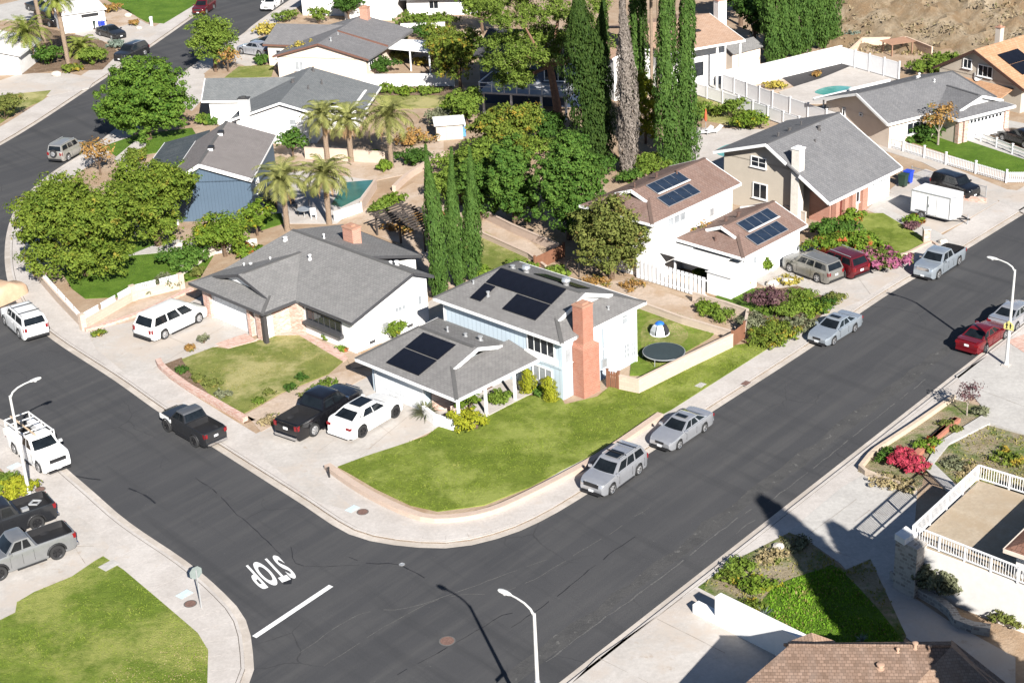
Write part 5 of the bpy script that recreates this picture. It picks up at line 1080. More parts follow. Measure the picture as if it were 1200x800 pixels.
# tan clad pergola of the yard under the hillside
t = thing('pergola', 'small reddish slatted pergola at the foot of the dry hillside', 'pergola', G(1045, 66), rad(20)); t.scale = (1, 1, .7); mb = MB()
for x in (0, 2.6):
    for y in (0, 1.8): mb.box((x, y, .9), (.14, .14, 1.8))
for i in range(8): mb.box((1.3, -.1 + i * .3, 1.9), (3.2, .1, .12))
mb.build('frame', flat('pergola_wood', (.26, .15, .10), .8), t)
t = thing('pergola', 'dark timber pergola casting striped shade behind the grey roof', 'pergola', G(470, 285), rad(-46)); mb = MB()
for x in (-3.0, 0, 3.0):
    for y in (0, 3.0): mb.box((x, y, .9), (.14, .14, 1.8))
for i in range(14): mb.box((-3.3 + i * .5, 1.5, 1.85), (.07, 3.8, .14))
for y in (0, 3.0): mb.box((0, y, 1.75), (6.8, .09, .14))
mb.build('frame', flat('dark_timber', (.055, .045, .04), .8), t)

# ------------------------------------------------------------------ street furniture
def lamp(label, base, arm_az, h=7.0, arm=2.3):
    p = G(*base); t = thing('street_lamp', label, 'street lamp', p, arm_az, 'street lamps')
    mb = MB(); mb.lathe([(.2, -.1), (.2, .12), (.13, .2), (.115, .5), (.075, h)], (0, 0, 0), 12); mb.build('pole', LAMPGREY, t, True)
    mb = MB(); mb.tube([(0, 0, h - .15), (.2, 0, h + .15), (.55, 0, h + .33), (1.0, 0, h + .42), (arm - .2, 0, h + .45)], [.065, .055, .05, .045, .045], 8); mb.build('arm', LAMPGREY, t, True)
    mb = MB(); vs = []; fs = []
    prof = [(0, .05, .04), (.12, .1, .07), (.35, .155, .09), (.6, .15, .085), (.75, .08, .05)]; n = 10
    for x, w, hh in prof:
        for k in range(n): a = 2 * PI * k / n; vs.append((arm - .3 + x, w * math.cos(a), h + .45 + hh * math.sin(a)))
    for i in range(len(prof) - 1):
        for k in range(n): fs.append((i * n + k, i * n + (k + 1) % n, (i + 1) * n + (k + 1) % n, (i + 1) * n + k))
    fs += [tuple(range(n))[::-1], tuple(range((len(prof) - 1) * n, len(prof) * n))]
    mb.add(vs, fs); hd = mb.build('lamp_head', flat('lamp_head_grey', (.66, .66, .64), .4), t, True)
    MB().lathe([(.02, -.1), (.1, -.09), (.12, -.05), (.12, 0)], (arm + .08, 0, h + .43), 10).build('lens', CLR_L, hd, True)
    MB().box((0, 0, .02), (.5, .5, .14)).build('base_plate', CONC, t); return t
lamp('pale street lamp beside the white utility truck', (34.7, 581), rad(40), 6.8, 1.6)
lamp('pale street lamp with a yellow crossing sign by the dark red saloon', (1179, 428), R1 + PI / 2, 6.9, 1.5)
lp = lamp('pale street lamp standing at the bottom edge of the picture', (633, 869), R1 + PI / 2, 7.1, 1.6)
sp = G(633, 869)
t = thing('street_sign', 'small blue street name blade on the lamp at the bottom edge', 'sign', (sp.x, sp.y, 3.35), R1 + rad(8))
MB().box((-.42, 0, 0), (.62, .03, .18)).build('blade', flat('sign_blue', (.02, .13, .42), .4), t); MB().tube([(0, 0, -.1), (0, 0, .1)], .13, 10).build('clamp', METAL, t)
# yellow pedestrian crossing sign
YEL = flat('sign_yellow', (.62, .56, .20), .5)
p = G(1179, 428); t = thing('crossing_sign', 'pale yellow pedestrian crossing sign strapped to the right hand street lamp', 'sign', (p.x, p.y, 2.95), R1 + PI / 2)
def pent(s): return [(-s, -s * .8), (s, -s * .8), (s, s * .25), (0, s * 1.1), (-s, s * .25)]
mb = MB(); q = pent(.34); mb.add([(-.16, a, b) for a, b in q][::-1] + [(-.13, a, b) for a, b in q][::-1], [(0, 1, 2, 3, 4)[::-1], (5, 6, 7, 8, 9)] + [(i, (i + 1) % 5, 5 + (i + 1) % 5, 5 + i) for i in range(5)])
t.rotation_euler = (0, 0, R1); mb.build('panel', YEL, t)
mb = MB()
for dy, s in ((-.12, .8), (.13, 1.0)):
    mb.box((-.165, dy, .08), (.012, .09 * s, .2 * s)); mb.lathe([(.001, -.006), (.045 * s, -.006), (.045 * s, .006), (.001, .006)], (-.165, dy, .08 + .16 * s), 8)
    for k in (-1, 1): mb.bar((-.165, dy, 0), (-.165, dy + .07 * k * s, -.2 * s), .012, .05); mb.bar((-.165, dy, .15 * s), (-.165, dy + .1 * k * s, .03), .012, .035)
mb.build('figures', BLACK, t)
MB().box((-.1, 0, 0), (.06, .3, .06)).build('bracket', METAL, t)
# stop sign seen from behind
p = G(236, 712); t = thing('stop_sign', 'octagonal stop sign seen from its grey back on the left corner', 'sign', p, rad(128))
MB().box((0, 0, 1.15), (.06, .06, 2.5)).build('post', METAL, t)
oc = [(.38 * math.cos(PI / 8 + PI / 4 * i), .38 * math.sin(PI / 8 + PI / 4 * i)) for i in range(8)]
def octa(x0, x1, s): 
    mb = MB(); mb.add([(x0, a * s, b * s + 2.2) for a, b in oc] + [(x1, a * s, b * s + 2.2) for a, b in oc], [tuple(range(8))[::-1], tuple(range(8, 16))] + [(i, (i + 1) % 8, 8 + (i + 1) % 8, 8 + i) for i in range(8)]); return mb
octa(.03, .05, 1).build('back_plate', flat('sign_back', (.20, .235, .225), .6), t); octa(.0505, .056, .98).build('face', flat('sign_red', (.5, .02, .02), .4), t)
tx = bpy.data.curves.new('stop_lettering', 'FONT'); tx.body = 'STOP'; tx.size = .26; tx.align_x = 'CENTER'; tx.align_y = 'CENTER'; tx.extrude = .001; tx.materials.append(WHITE)
o = bpy.data.objects.new('lettering', tx); COL.objects.link(o); o.parent = t; o.location = (.059, 0, 2.2); o.rotation_euler = (PI / 2, 0, PI / 2); asmesh(o)
# covers
COVRING = flat('cover_ring', (.11, .105, .10), .9)
def cover(label, at, r, z, mat, sq=False, name='manhole_cover', cat='cover'):
    p = G(at[0], at[1], z); t = thing(name, label, cat, p, R1)
    if sq: MB().box((0, 0, .008), (r * 2.2, r * 1.5, .012)).build('lid', mat, t); MB().box((0, 0, .004), (r * 2.5, r * 1.8, .01)).build('frame', CONC_P, t)
    else: MB().lathe([(r, 0), (r, .016), (r * .8, .018), (r * .78, .012), (.02, .012)], (0, 0, 0), 20).build('lid', mat, t); MB().lathe([(r * 1.2, 0), (r * 1.2, .006), (r, .008)], (0, 0, 0), 20).build('frame', COVRING, t)
IRON = flat('rusty_iron', (.17, .10, .08), .8, var=.3, scale=8); BLUEL = flat('pale_blue_lid', (.52, .62, .68), .7)
cover('rusty manhole cover on the straight street near the bottom', (524, 750.5), .36, RZ + .005, IRON)
cover('dark round utility cover on the pavement by the driveway corner', (425, 599.5), .3, .008, IRON, name='utility_cover')
cover('pale blue square water meter lid by the driveway corner', (413, 596), .34, .008, BLUEL, True, 'utility_cover')
cover('rusty round utility cover beside the stop sign', (223, 707), .3, .008, IRON, name='utility_cover')
cover('pale blue square meter lid beside the stop sign', (216, 696), .36, .008, BLUEL, True, 'utility_cover')
cover('dark round cover on the pavement below the left lamp', (47, 573), .28, .008, IRON, name='utility_cover')
cover('pale square cover beside the left lamp', (17, 546), .36, .008, BLUEL, True, 'utility_cover')
cover('small grey valve cover among cracks at the junction', (471, 661), .16, RZ + .005, METAL, name='valve_cover')
cover('pale utility lid on the corner grass edge', (128, 662), .4, .05, CONC_P, True, 'utility_cover')
cover('rusty drain cover in the kerb by the lawn', (874, 449), .3, .008, IRON, True, 'drain_cover')
cover('pale concrete lid at the kerb of the long lawn', (821, 451), .28, .05, CONC_P, True, 'utility_cover')
# trampoline
p = G(778, 420); t = thing('trampoline', 'round black trampoline on the fenced back lawn', 'trampoline', p); r = 1.45
MB().lathe([(r * .86, .50), (r * .86, .52), (.01, .51)], (0, 0, 0), 32).build('mat', flat('trampoline_mat', (.022, .024, .03), .75), t)
MB().lathe([(r * .87, .51), (r * .98, .54), (r * .98, .57), (r * .87, .54)], (0, 0, 0), 32).build('pad', flat('trampoline_pad', (.03, .045, .05), .7), t)
MB().tube([(r * math.cos(a), r * math.sin(a), .53) for a in np.linspace(0, 2 * PI, 33)], .035, 6).build('rim', METAL, t)
for k in range(5): a = k * 2 * PI / 5 + .4; MB().tube([(r * math.cos(a), r * math.sin(a), .53), (r * 1.02 * math.cos(a), r * 1.02 * math.sin(a), 0)], .03, 6).build('leg', METAL, t)
# play dome
p = G(773, 391); t = thing('play_dome', 'blue white and yellow play dome on the back lawn', 'play tent', p); t.scale = (.68, .68, .8); cols = [(.5, .53, .56), (.42, .44, .08), (.03, .03, .04)]
for s in range(6):
    mb = MB(); a0, a1 = s * PI / 3 + .06, (s + 1) * PI / 3 - .06; R_ = [(1.0, 0), (.98, .4), (.72, .85), (.45, 1.02)]
    for i in range(3): mb.face([(R_[i][0] * math.cos(a0), R_[i][0] * math.sin(a0), R_[i][1]), (R_[i][0] * math.cos(a1), R_[i][0] * math.sin(a1), R_[i][1]), (R_[i + 1][0] * math.cos(a1), R_[i + 1][0] * math.sin(a1), R_[i + 1][1]), (R_[i + 1][0] * math.cos(a0), R_[i + 1][0] * math.sin(a0), R_[i + 1][1])])
    mb.build('panel', flat('dome_%d' % (s % 3), cols[(0, 0, 2, 0, 1, 0)[s]], .6), t)
MB().lathe([(.5, .98), (.42, 1.1), (.2, 1.2), (.01, 1.22)], (0, 0, 0), 12).build('cap', flat('dome_blue', (.02, .14, .55), .5), t, True)
MB().tube([(1.0 * math.cos(a), 1.0 * math.sin(a), .05) for a in np.linspace(0, 2 * PI, 25)], .06, 6).build('base_ring', WHITE, t)
# bins
def bin_(label, at, col, h=1.0, az=.8):
    t = thing('wheelie_bin', label, 'bin', G(*at), az, 'wheelie bins'); m = flat('bin_%.2f%.2f%.2f' % col, col, .5); mb = MB()
    mb.add([(-.25, -.28, 0), (.25, -.28, 0), (.25, .28, 0), (-.25, .28, 0), (-.31, -.34, h), (.31, -.34, h), (.31, .34, h), (-.31, .34, h)], [(0, 3, 2, 1), (4, 5, 6, 7), (0, 1, 5, 4), (1, 2, 6, 5), (2, 3, 7, 6), (3, 0, 4, 7)]); mb.build('body', m, t)
    MB().box((.02, 0, h + .06), (.7, .74, .1)).build('lid', m, t)
    for s in (-1, 1): MB().lathe([(.02, -.03), (.11, -.03), (.11, .03), (.02, .03)], (-.28, .26 * s, .11), 10, axis='y').build('wheel', RUBBER, t)
bin_('blue wheelie bin beside the beige house garage', (1064, 214), (.02, .06, .48)); bin_('dark green wheelie bin beside the beige house garage', (1058, 218), (.02, .045, .03))
bin_('black wheelie bin across the street', (104, 33), (.02, .02, .024)); bin_('dark green wheelie bin across the street', (111, 34), (.015, .03, .025)); bin_('blue wheelie bin across the street', (120, 35), (.02, .05, .42))
# small yard things
def lounger(label, at, az):
    t = thing('sun_lounger', label, 'lounger', G(*at), rad(az), 'pool loungers'); MB().box((0, 0, .3), (1.2, .6, .08)).build('seat', WHITE, t); MB().bar((.6, 0, .32), (1.15, 0, .75), .6, .07).build('backrest', WHITE, t)
    for a in (-.5, .5):
        for b in (-.24, .24): MB().box((a, b, .13), (.05, .05, .27)).build('leg', METAL, t)
lounger('white pool lounger nearest the closed red parasol', (822, 158), 20); lounger('white pool lounger right of the first by the parasol', (833, 157), 20)
t = thing('parasol', 'closed red parasol beside two white loungers', 'parasol', G(827, 153)); MB().lathe([(.05, .9), (.16, 1.1), (.12, 1.7), (.03, 2.2)], (0, 0, 0), 10).build('canopy', flat('parasol_red', (.45, .10, .04), .8), t, True); MB().tube([(0, 0, 0), (0, 0, 2.2)], .03, 6).build('pole', METAL, t)
def chair(label, at, az, col):
    m = flat('chair_%.2f%.2f' % col[:2], col, .5); t = thing('patio_chair', label, 'chair', G(*at), rad(az)); MB().box((0, 0, .42), (.5, .5, .06)).build('seat', m, t); MB().box((-.24, 0, .75), (.05, .5, .6)).build('backrest', m, t)
    for a in (-.21, .21):
        for b in (-.21, .21): MB().box((a, b, .2), (.05, .05, .4)).build('leg', m, t)
for i, (a, b, g) in enumerate([(352, 252, 20), (360, 247, 200), (368, 256, 90), (344, 243, 300)]): chair(('dark patio chair nearest the palm trunk by the pool', 'grey patio chair behind the pool table', 'white patio chair beside the dark green pool', 'dark patio chair furthest into palm shade')[i], (a, b), g, ((.05, .05, .05), (.3, .3, .32), (.75, .75, .75), (.06, .06, .07))[i])
t = thing('patio_table', 'round glass patio table in palm shade by the pool', 'table', G(357, 254)); MB().lathe([(.65, .7), (.65, .74), (.01, .74)], (0, 0, 0), 18).build('top', GLASS_L, t); MB().tube([(0, 0, 0), (0, 0, .7)], .06, 8).build('leg', METAL, t)
t = thing('barbecue', 'covered black barbecue near the grass patch', 'barbecue', G(318, 247)); MB().box((0, 0, .5), (1.1, .55, .9)).build('body', BLACK, t); MB().lathe([(.3, -.5), (.3, .5)], (0, 0, .95), 10, axis='y').build('lid', BLACK, t)
def planter(label, at, col, r=.3, h=.45):
    t = thing('plant_pot', label, 'pot', G(*at)); MB().lathe([(r * .7, 0), (r, h), (r * .85, h), (r * .8, h - .06), (.02, h - .06)], (0, 0, 0), 12).build('pot', flat('pot%.2f' % col[0], col, .7), t, True); return t
planter('small dark pot by the white box wall', (857, 300), (.08, .06, .05))
t = thing('inflatable_toy', 'blue and white toy playhouse on the flat shed yard', 'toy', G(536, 160), .2); MB().box((0, 0, .6), (1.6, .8, 1.1)).build('body', flat('toy_blue', (.10, .28, .62), .5), t); MB().bar((-.8, 0, 1.25), (.8, 0, 1.25), .9, .1).build('roof', WHITE, t)
t = thing('mailbox', 'white mailbox post on the bright lawn across the street', 'mailbox', G(178, 30)); MB().box((0, 0, .4), (.3, .3, .9)).build('post', WHITE, t); MB().box((0, 0, .98), (.35, .5, .28)).build('box', WHITE, t)
t = thing('mailbox', 'short pink brick mailbox pillar on the beige house lawn edge', 'mailbox', G(1085, 283)); MB().box((0, 0, .5), (.5, .5, 1.1)).build('pillar', BRICK_L, t); MB().box((0, 0, 1.1), (.6, .6, .1)).build('cap', CONC_P, t)
t = thing('bollard', 'short dark path light at the driveway lawn edge', 'path light', G(516, 499)); MB().lathe([(.05, 0), (.05, .55), (.1, .58), (.1, .7), (.02, .74)], (0, 0, 0), 8).build('post', BLACK, t)
t = thing('bollard', 'short dark post on the low kerb by the driveway mouth', 'post', G(386, 559)); MB().lathe([(.06, 0), (.05, .6), (.07, .62), (.07, .7), (.02, .72)], (0, 0, 0), 8).build('post', BLACK, t)
t = thing('trellis', 'black arched trellis below the olive tree', 'trellis', G(671, 325)); MB().tube([(.5 * math.cos(a), 0, 1.0 + .5 * math.sin(a)) for a in np.linspace(0, PI, 9)], .05, 6).tube([(-.5, 0, 0), (-.5, 0, 1.0)], .05, 6).tube([(.5, 0, 0), (.5, 0, 1)], .05, 6).build('arch', BLACK, t)
# boulders
def rock(label, at, s, mat, seed):
    r = random.Random(seed); bm = bmesh.new(); bmesh.ops.create_icosphere(bm, subdivisions=2, radius=1)
    for v in bm.verts: v.co = Vector((v.co.x * s[0], v.co.y * s[1], v.co.z * s[2])) * r.uniform(.85, 1.12)
    me = bpy.data.meshes.new('boulder'); bm.to_mesh(me); bm.free(); me.materials.append(mat); o = link('boulder', me); o.location = G(at[0], at[1], s[2] * .5); setp(o, label, 'rock')
RK = flat('pale_rock', (.55, .50, .44), .9, var=.2, scale=4, bmp=.4)
for i, (a, b, s, l) in enumerate([(232, 262 + 22, .35, 'pale rock at the edge of the shady corner lawn'), (209, 287, .4, 'pale rock under the twin trees beside the lawn'), (66, 87, .6, 'white rock at the foot of the tall palm'), (150, 18, .5, 'tan rock in the planter across the street'), (163, 33, .4, 'small rock at the end of the stony planter'), (923, 330, .5, 'pale slab among bank shrubs by the tan car'), (905, 332, .5, 'second pale slab below the tan car'), (640, 282, .4, 'pale rock under the clipped trees'), (648, 286, .35, 'small rock under the clipped trees'), (912, 640, .35, 'pale rock on the weedy slope'), (868, 672, .3, 'small rock low on the weedy slope'), (1105, 283, .4, 'pale rock by the brick mailbox pillar')]):
    rock(l, (a, b), (s, s * .8, s * .6), RK, i)
# ------------------------------------------------------------------ plants
def np_mesh(name, V, n_per, mat):
    """V (faces*n_per,3) -> mesh of separate polygons"""
    nf = len(V) // n_per; me = bpy.data.meshes.new(name)
    me.vertices.add(len(V)); me.vertices.foreach_set('co', V.astype(np.float32).ravel())
    me.loops.add(len(V)); me.loops.foreach_set('vertex_index', np.arange(len(V), dtype=np.int32))
    me.polygons.add(nf); me.polygons.foreach_set('loop_start', np.arange(0, len(V), n_per, dtype=np.int32)); me.polygons.foreach_set('loop_total', np.full(nf, n_per, dtype=np.int32))
    me.materials.append(mat); me.update(calc_edges=True); me.validate(); return me
def unit(a): return a / (np.linalg.norm(a, axis=1, keepdims=True) + 1e-9)
def leaf_verts(P, N, size, aspect, rng, T=None):
    n = len(P); N = unit(N)
    if T is None: T = rng.normal(size=(n, 3))
    T = T - N * np.sum(T * N, 1, keepdims=True); T = unit(T); B = np.cross(N, T)
    s = np.asarray(size).reshape(-1, 1) * np.ones((n, 1)); w = s * aspect
    return np.stack([P - T * s, P + B * w - T * s * .1, P + T * s, P - B * w - T * s * .1], 1).reshape(-1, 3)
def blob_leaves(blobs, n, rng, clump=.5, k=1.0, up=.35, rough=.8):
    """leaves in clumps spread over and through lumpy ellipsoids"""
    Ps, Ns = [], []; vol = np.array([b[3] * b[4] * b[5] for b in blobs]) ** .7; vol /= vol.sum()
    for b, f in zip(blobs, vol):
        m = int(n * f); c = np.array(b[:3]); r = np.array(b[3:6]); rm_ = (r.prod()) ** (1 / 3); kk = max(6, int(k * 2.9 * (rm_ / clump) ** 2))
        D = unit(rng.normal(size=(kk, 3))); D[:, 2] = np.abs(D[:, 2]) * rng.choice([1, 1, 1, -.8], kk); rad_ = rng.uniform(.42, 1.0, (kk, 1)) ** .8
        C = D * rad_ * r; idx = rng.integers(0, kk, m); cs = clump * np.array([1, 1, .75]) * rng.uniform(.45, 1.35, (kk, 1))
        L = unit(rng.normal(size=(m, 3))) * (rng.uniform(0, 1, (m, 1)) ** .4) * cs[idx]
        P = C[idx] + L; ins = rng.uniform(size=m) < .12
        P[ins] = unit(rng.normal(size=(ins.sum(), 3))) * (rng.uniform(.1, .8, (ins.sum(), 1))) * r
        nn = unit(L / (cs[idx] + 1e-6)) * .9 + D[idx] * .5 + np.array([0, 0, up]) + rng.normal(size=(m, 3)) * rough * .6
        Ps.append(P + c); Ns.append(nn)
    return np.concatenate(Ps), np.concatenate(Ns)
LEAFS = {
 'ash': leaf_mat('ash_leaves', (.032, .090, .012), (.135, .215, .03)),
 'bright': leaf_mat('bright_leaves', (.060, .110, .014), (.18, .245, .04)),
 'yellowgreen': leaf_mat('yellowing_leaves', (.050, .095, .012), (.175, .225, .030), (.24, .21, .035), .02),
 'ficus': leaf_mat('ficus_leaves', (.026, .078, .012), (.105, .180, .03)),
 'olive': leaf_mat('olive_leaves', (0.072, 0.098, 0.022), (0.182, 0.195, 0.050), (0.195, 0.143, 0.044), .1),
 'dark': leaf_mat('dark_leaves', (0.023, 0.058, 0.011), (0.065, 0.130, 0.020)),
 'mixed': leaf_mat('mixed_leaves', (0.058, 0.098, 0.013), (0.169, 0.208, 0.033), (0.312, 0.221, 0.033), .2),
 'pine': leaf_mat('pine_needles', (0.052, 0.098, 0.013), (0.169, 0.227, 0.039), (0.260, 0.221, 0.132), .0),
 'cypress': leaf_mat('cypress_sprays', (.030, .070, .013), (.085, .150, .030)),
 'cyp_dark': leaf_mat('dark_cypress_sprays', (.016, .040, .008), (.05, .085, .016)),
 'dead': leaf_mat('dead_twigs', (.12, .10, .085), (.27, .235, .205), None, 0, .1),
 'golden': leaf_mat('golden_cypress', (.15, .19, .012), (.36, .35, .03)),
 'lemon': leaf_mat('lemon_leaves', (.055, .11, .010), (.17, .235, .03), (.30, .26, .02), .05),
 'sage': leaf_mat('sage_leaves', (.10, .11, .06), (.22, .23, .14)),
 'plum': leaf_mat('plum_leaves', (0.058, 0.029, 0.039), (0.182, 0.098, 0.099), (0.260, 0.221, 0.165), .05),
 'pink': leaf_mat('pink_blossom', (.05, .09, .015), (.14, .18, .03), (.32, .10, .18), .6),
 'red': leaf_mat('red_blossom', (.30, .025, .045), (.48, .07, .11), (.07, .12, .02), .25),
 'redtip': leaf_mat('red_tipped_leaves', (0.065, 0.130, 0.013), (0.182, 0.260, 0.033), (0.338, 0.091, 0.033), .2),
 'rust': leaf_mat('rusty_leaves', (0.208, 0.111, 0.033), (0.390, 0.234, 0.077), (0.117, 0.143, 0.033), .2),
 'yellow': leaf_mat('yellow_leaves', (0.260, 0.208, 0.033), (0.520, 0.429, 0.099), (0.182, 0.208, 0.033), .1),
 'blue': leaf_mat('grey_blue_leaves', (.10, .14, .11), (.24, .29, .24)),
 'straw': leaf_mat('straw_stems', (.22, .17, .08), (.40, .33, .19), (.12, .15, .03), .2),
 'palm': leaf_mat('palm_fronds', (0.098, 0.137, 0.022), (0.260, 0.286, 0.066), None, 0, .2),
 'palm_grey': leaf_mat('date_palm_fronds', (0.111, 0.130, 0.039), (0.305, 0.305, 0.099), None, 0, .2),
 'frond_dead': leaf_mat('dead_fronds', (.25, .15, .07), (.42, .29, .16), None, 0, .1),
 'plume': leaf_mat('pampas_plumes', (.50, .40, .28), (.66, .55, .42)),
 'grass': leaf_mat('grass_blades', (.15, .22, .02), (.28, .335, .055), (.36, .35, .10), .05, .3, .5),
 'grass_lush': leaf_mat('lush_grass_blades', (.09, .21, .014), (.20, .36, .03), None, 0, .3, .5),
 'grass_dry': leaf_mat('dry_grass_blades', (.16, .18, .035), (.34, .30, .11), (.38, .31, .15), .1, .3, .5),
}
_seed = [11]
def rngn(): _seed[0] += 1; return np.random.default_rng(_seed[0])
def foliage(parent, V, mat, name='crown'):
    return link(name, np_mesh(name, V, 4, mat), parent)
def limbs(parent, h, r0, tips, mat=BARK, lean=(0, 0), name='trunk', top=None):
    mb = MB(); top = top or h * .5; r = random.Random(int(h * 100))
    path = [(0, 0, -.2), (lean[0] * .3 + r.uniform(-.05, .05), lean[1] * .3, top * .4), (lean[0] * .7, lean[1] * .7 + r.uniform(-.08, .08), top * .75), (lean[0], lean[1], top)]
    mb.tube(path, [r0 * 1.25, r0, r0 * .85, r0 * .7], 8)
    for t in tips:
        t = Vector(t); a = Vector((lean[0] * .8, lean[1] * .8, top * .85)); mid = a.lerp(t, .5) + Vector((0, 0, -.06 * (t - a).length))
        mb.tube([a, mid, t], [r0 * .55, r0 * .38, r0 * .12], 6)
    return mb.build(name, mat, parent, True)
def tree(label, base, blobs, n, leaf, mat, name='leafy_tree', cat='tree', r0=.25, bark=BARK, aspect=.55, clump=.5, k=1.0, lean=(0, 0), z=0.0, top=None, rough=.8):
    t = thing(name, label, cat, G(base[0], base[1], z)); rng = rngn()
    P, N = blob_leaves(blobs, n, rng, clump, k, rough=rough)
    keep = P[:, 2] > .05; P, N = P[keep], N[keep]
    foliage(t, leaf_verts(P, N, leaf * .88 * rng.uniform(.6, 1.35, len(P)), aspect, rng), LEAFS[mat])
    hs = max(b[2] for b in blobs); limbs(t, hs * 1.2, r0, [(b[0] * .85, b[1] * .85, b[2]) for b in blobs[::max(1, len(blobs) // 9)]], bark, lean, top=top or hs * .45); return t
def lumps(rx, ry, rz, cz, n, rng=None, f=.55):
    """a main mass and lumps round it"""
    rng = np.random.default_rng(int(rx * 100 + rz * 37 + n)); out = [(0, 0, cz, rx * .78, ry * .78, rz * .82)]
    for i in range(n):
        a = 2 * PI * i / n + rng.uniform(-.4, .4); e = rng.uniform(-.45, .75); q = rng.uniform(.5, .66)
        out.append((math.cos(a) * rx * q * math.cos(e), math.sin(a) * ry * q * math.cos(e), cz + rz * .62 * math.sin(e), rx * f * rng.uniform(.75, 1.05), ry * f * rng.uniform(.75, 1.05), rz * f * rng.uniform(.7, .95)))
    return out
def bush(label, base, r, h, mat, n=500, leaf=.13, name='shrub', cat='shrub', aspect=.55, group=None, z=0.0, stretch=1.0, az=0.0, lump=4):
    t = thing(name, label, cat, G(base[0], base[1], z), az, group); rng = rngn()
    r *= 1.2; B = lumps(r * stretch, r, h * .55, h * .5, lump)
    P, N = blob_leaves(B, int(n * 2.0), rng, .16 + .1 * r, .9); P[:, 2] = np.maximum(P[:, 2], .02)
    foliage(t, leaf_verts(P, N, leaf * rng.uniform(.6, 1.3, len(P)), aspect, rng), LEAFS[mat], 'foliage')
    mb = MB()
    for a in range(4): mb.tube([(0, 0, -.05), (math.cos(a * 1.7) * r * .5, math.sin(a * 1.7) * r * .5, h * .6)], [.05, .015], 5)
    mb.build('stem', BARK, t); return t
def cypress(label, base, h, r, mat='cypress', n=3000, leaf=.2, name='cypress_tree', group=None, taper=1.0, z=0.0, bark=BARK_G, bottom=.25):
    t = thing(name, label, 'tree', G(base[0], base[1], z), 0, group); rng = rngn()
    n = int(n * 1.9); u = rng.uniform(0, 1, n) ** .9; a = rng.uniform(0, 2 * PI, n)
    prof = np.where(u < .12, .55 + .45 * u / .12, 1.0) * np.clip(1 - np.clip((u - .25) / .75, 0, 1) ** (1.6 * taper), 0.06, 1)
    lob = 1 + .13 * np.sin(a * 5 + 2.0 * np.sin(u * 9)) + .10 * np.sin(u * 31 + a * 3) + .06 * np.sin(u * 77 - a * 2)
    rr = r * prof * lob * (1 - .35 * rng.uniform(0, 1, n) ** 2.5)
    ph = rng.uniform(0, 6, 3); notch = np.clip(np.sin(a * 2 + ph[0]) + np.sin(u * 14 + ph[1]) + np.sin(a * 3 + u * 23 + ph[2]) - 1.7, 0, 1); rr = rr * (1 - .45 * notch) * (1 + .12 * np.sin(u * 9 + ph[1])); bx, by = r * .22 * np.sin(u * 4 + ph[0]), r * .2 * np.sin(u * 5 + ph[2])
    P = np.stack([rr * np.cos(a) + bx, rr * np.sin(a) + by, bottom + u * (h - bottom)], 1)
    N = np.stack([np.cos(a), np.sin(a), np.full(n, .35)], 1) + rng.normal(size=(n, 3)) * .45
    T = np.stack([np.cos(a) * .25, np.sin(a) * .25, np.ones(n)], 1) + rng.normal(size=(n, 3)) * .25
    cv = []
    for i in range(9):
        for j in range(10):
            pts = []
            for di, dj in ((0, 0), (1, 0), (1, 1), (0, 1)):
                uu = (j + dj) / 10; aa = 2 * PI * (i + di) / 9; q = r * .42 * (min(1, .55 + .45 * uu / .12)) * max(.05, 1 - max(0, (uu - .25) / .75) ** (1.6 * taper)); pts.append((q * math.cos(aa) + r * .22 * math.sin(uu * 4 + ph[0]), q * math.sin(aa) + r * .2 * math.sin(uu * 5 + ph[2]), bottom + uu * (h - bottom) * .97))
            cv += pts
    foliage(t, np.concatenate([leaf_verts(P, N, leaf * .8 * rng.uniform(.6, 1.3, n), .36, rng, T), np.array(cv)]), LEAFS[mat])
    MB().tube([(0, 0, -.2), (0, 0, h * .5), (0, 0, h * .93)], [max(.12, r * .16), .1, .02], 7).build('trunk', bark, t, True); return t
def frond_verts(rng, base, d, L, droop, w, n=15, up=.5, leafw=.085):
    """one arching frond: leaflets on both sides of the rib"""
    V = []; d = np.array(d, float); side = np.array([-d[1], d[0], 0]); p = np.array(base, float); el = up; st = L / n
    for i in range(n):
        s = i / (n - 1); dr = d * math.cos(el) + np.array([0, 0, math.sin(el)]); q = p + dr * st; el -= droop * (0.6 + 1.2 * s) / n
        ww = w * (math.sin(PI * min(1, .12 + s * .86)) ** .7) * rng.uniform(.85, 1.1)
        upv = np.cross(side, dr)
        V += [p - side * .02, q - side * .02, q + side * .02, p + side * .02]
        for sg in (-1, 1):
            tip = p + dr * ww * .75 + side * sg * ww * .8 - np.array([0, 0, ww * .18]) + upv * rng.uniform(-.05, .1)
            V += [p - dr * leafw, p + dr * leafw, tip + dr * leafw * .3, tip - dr * leafw * .3]
        p = q
    return V
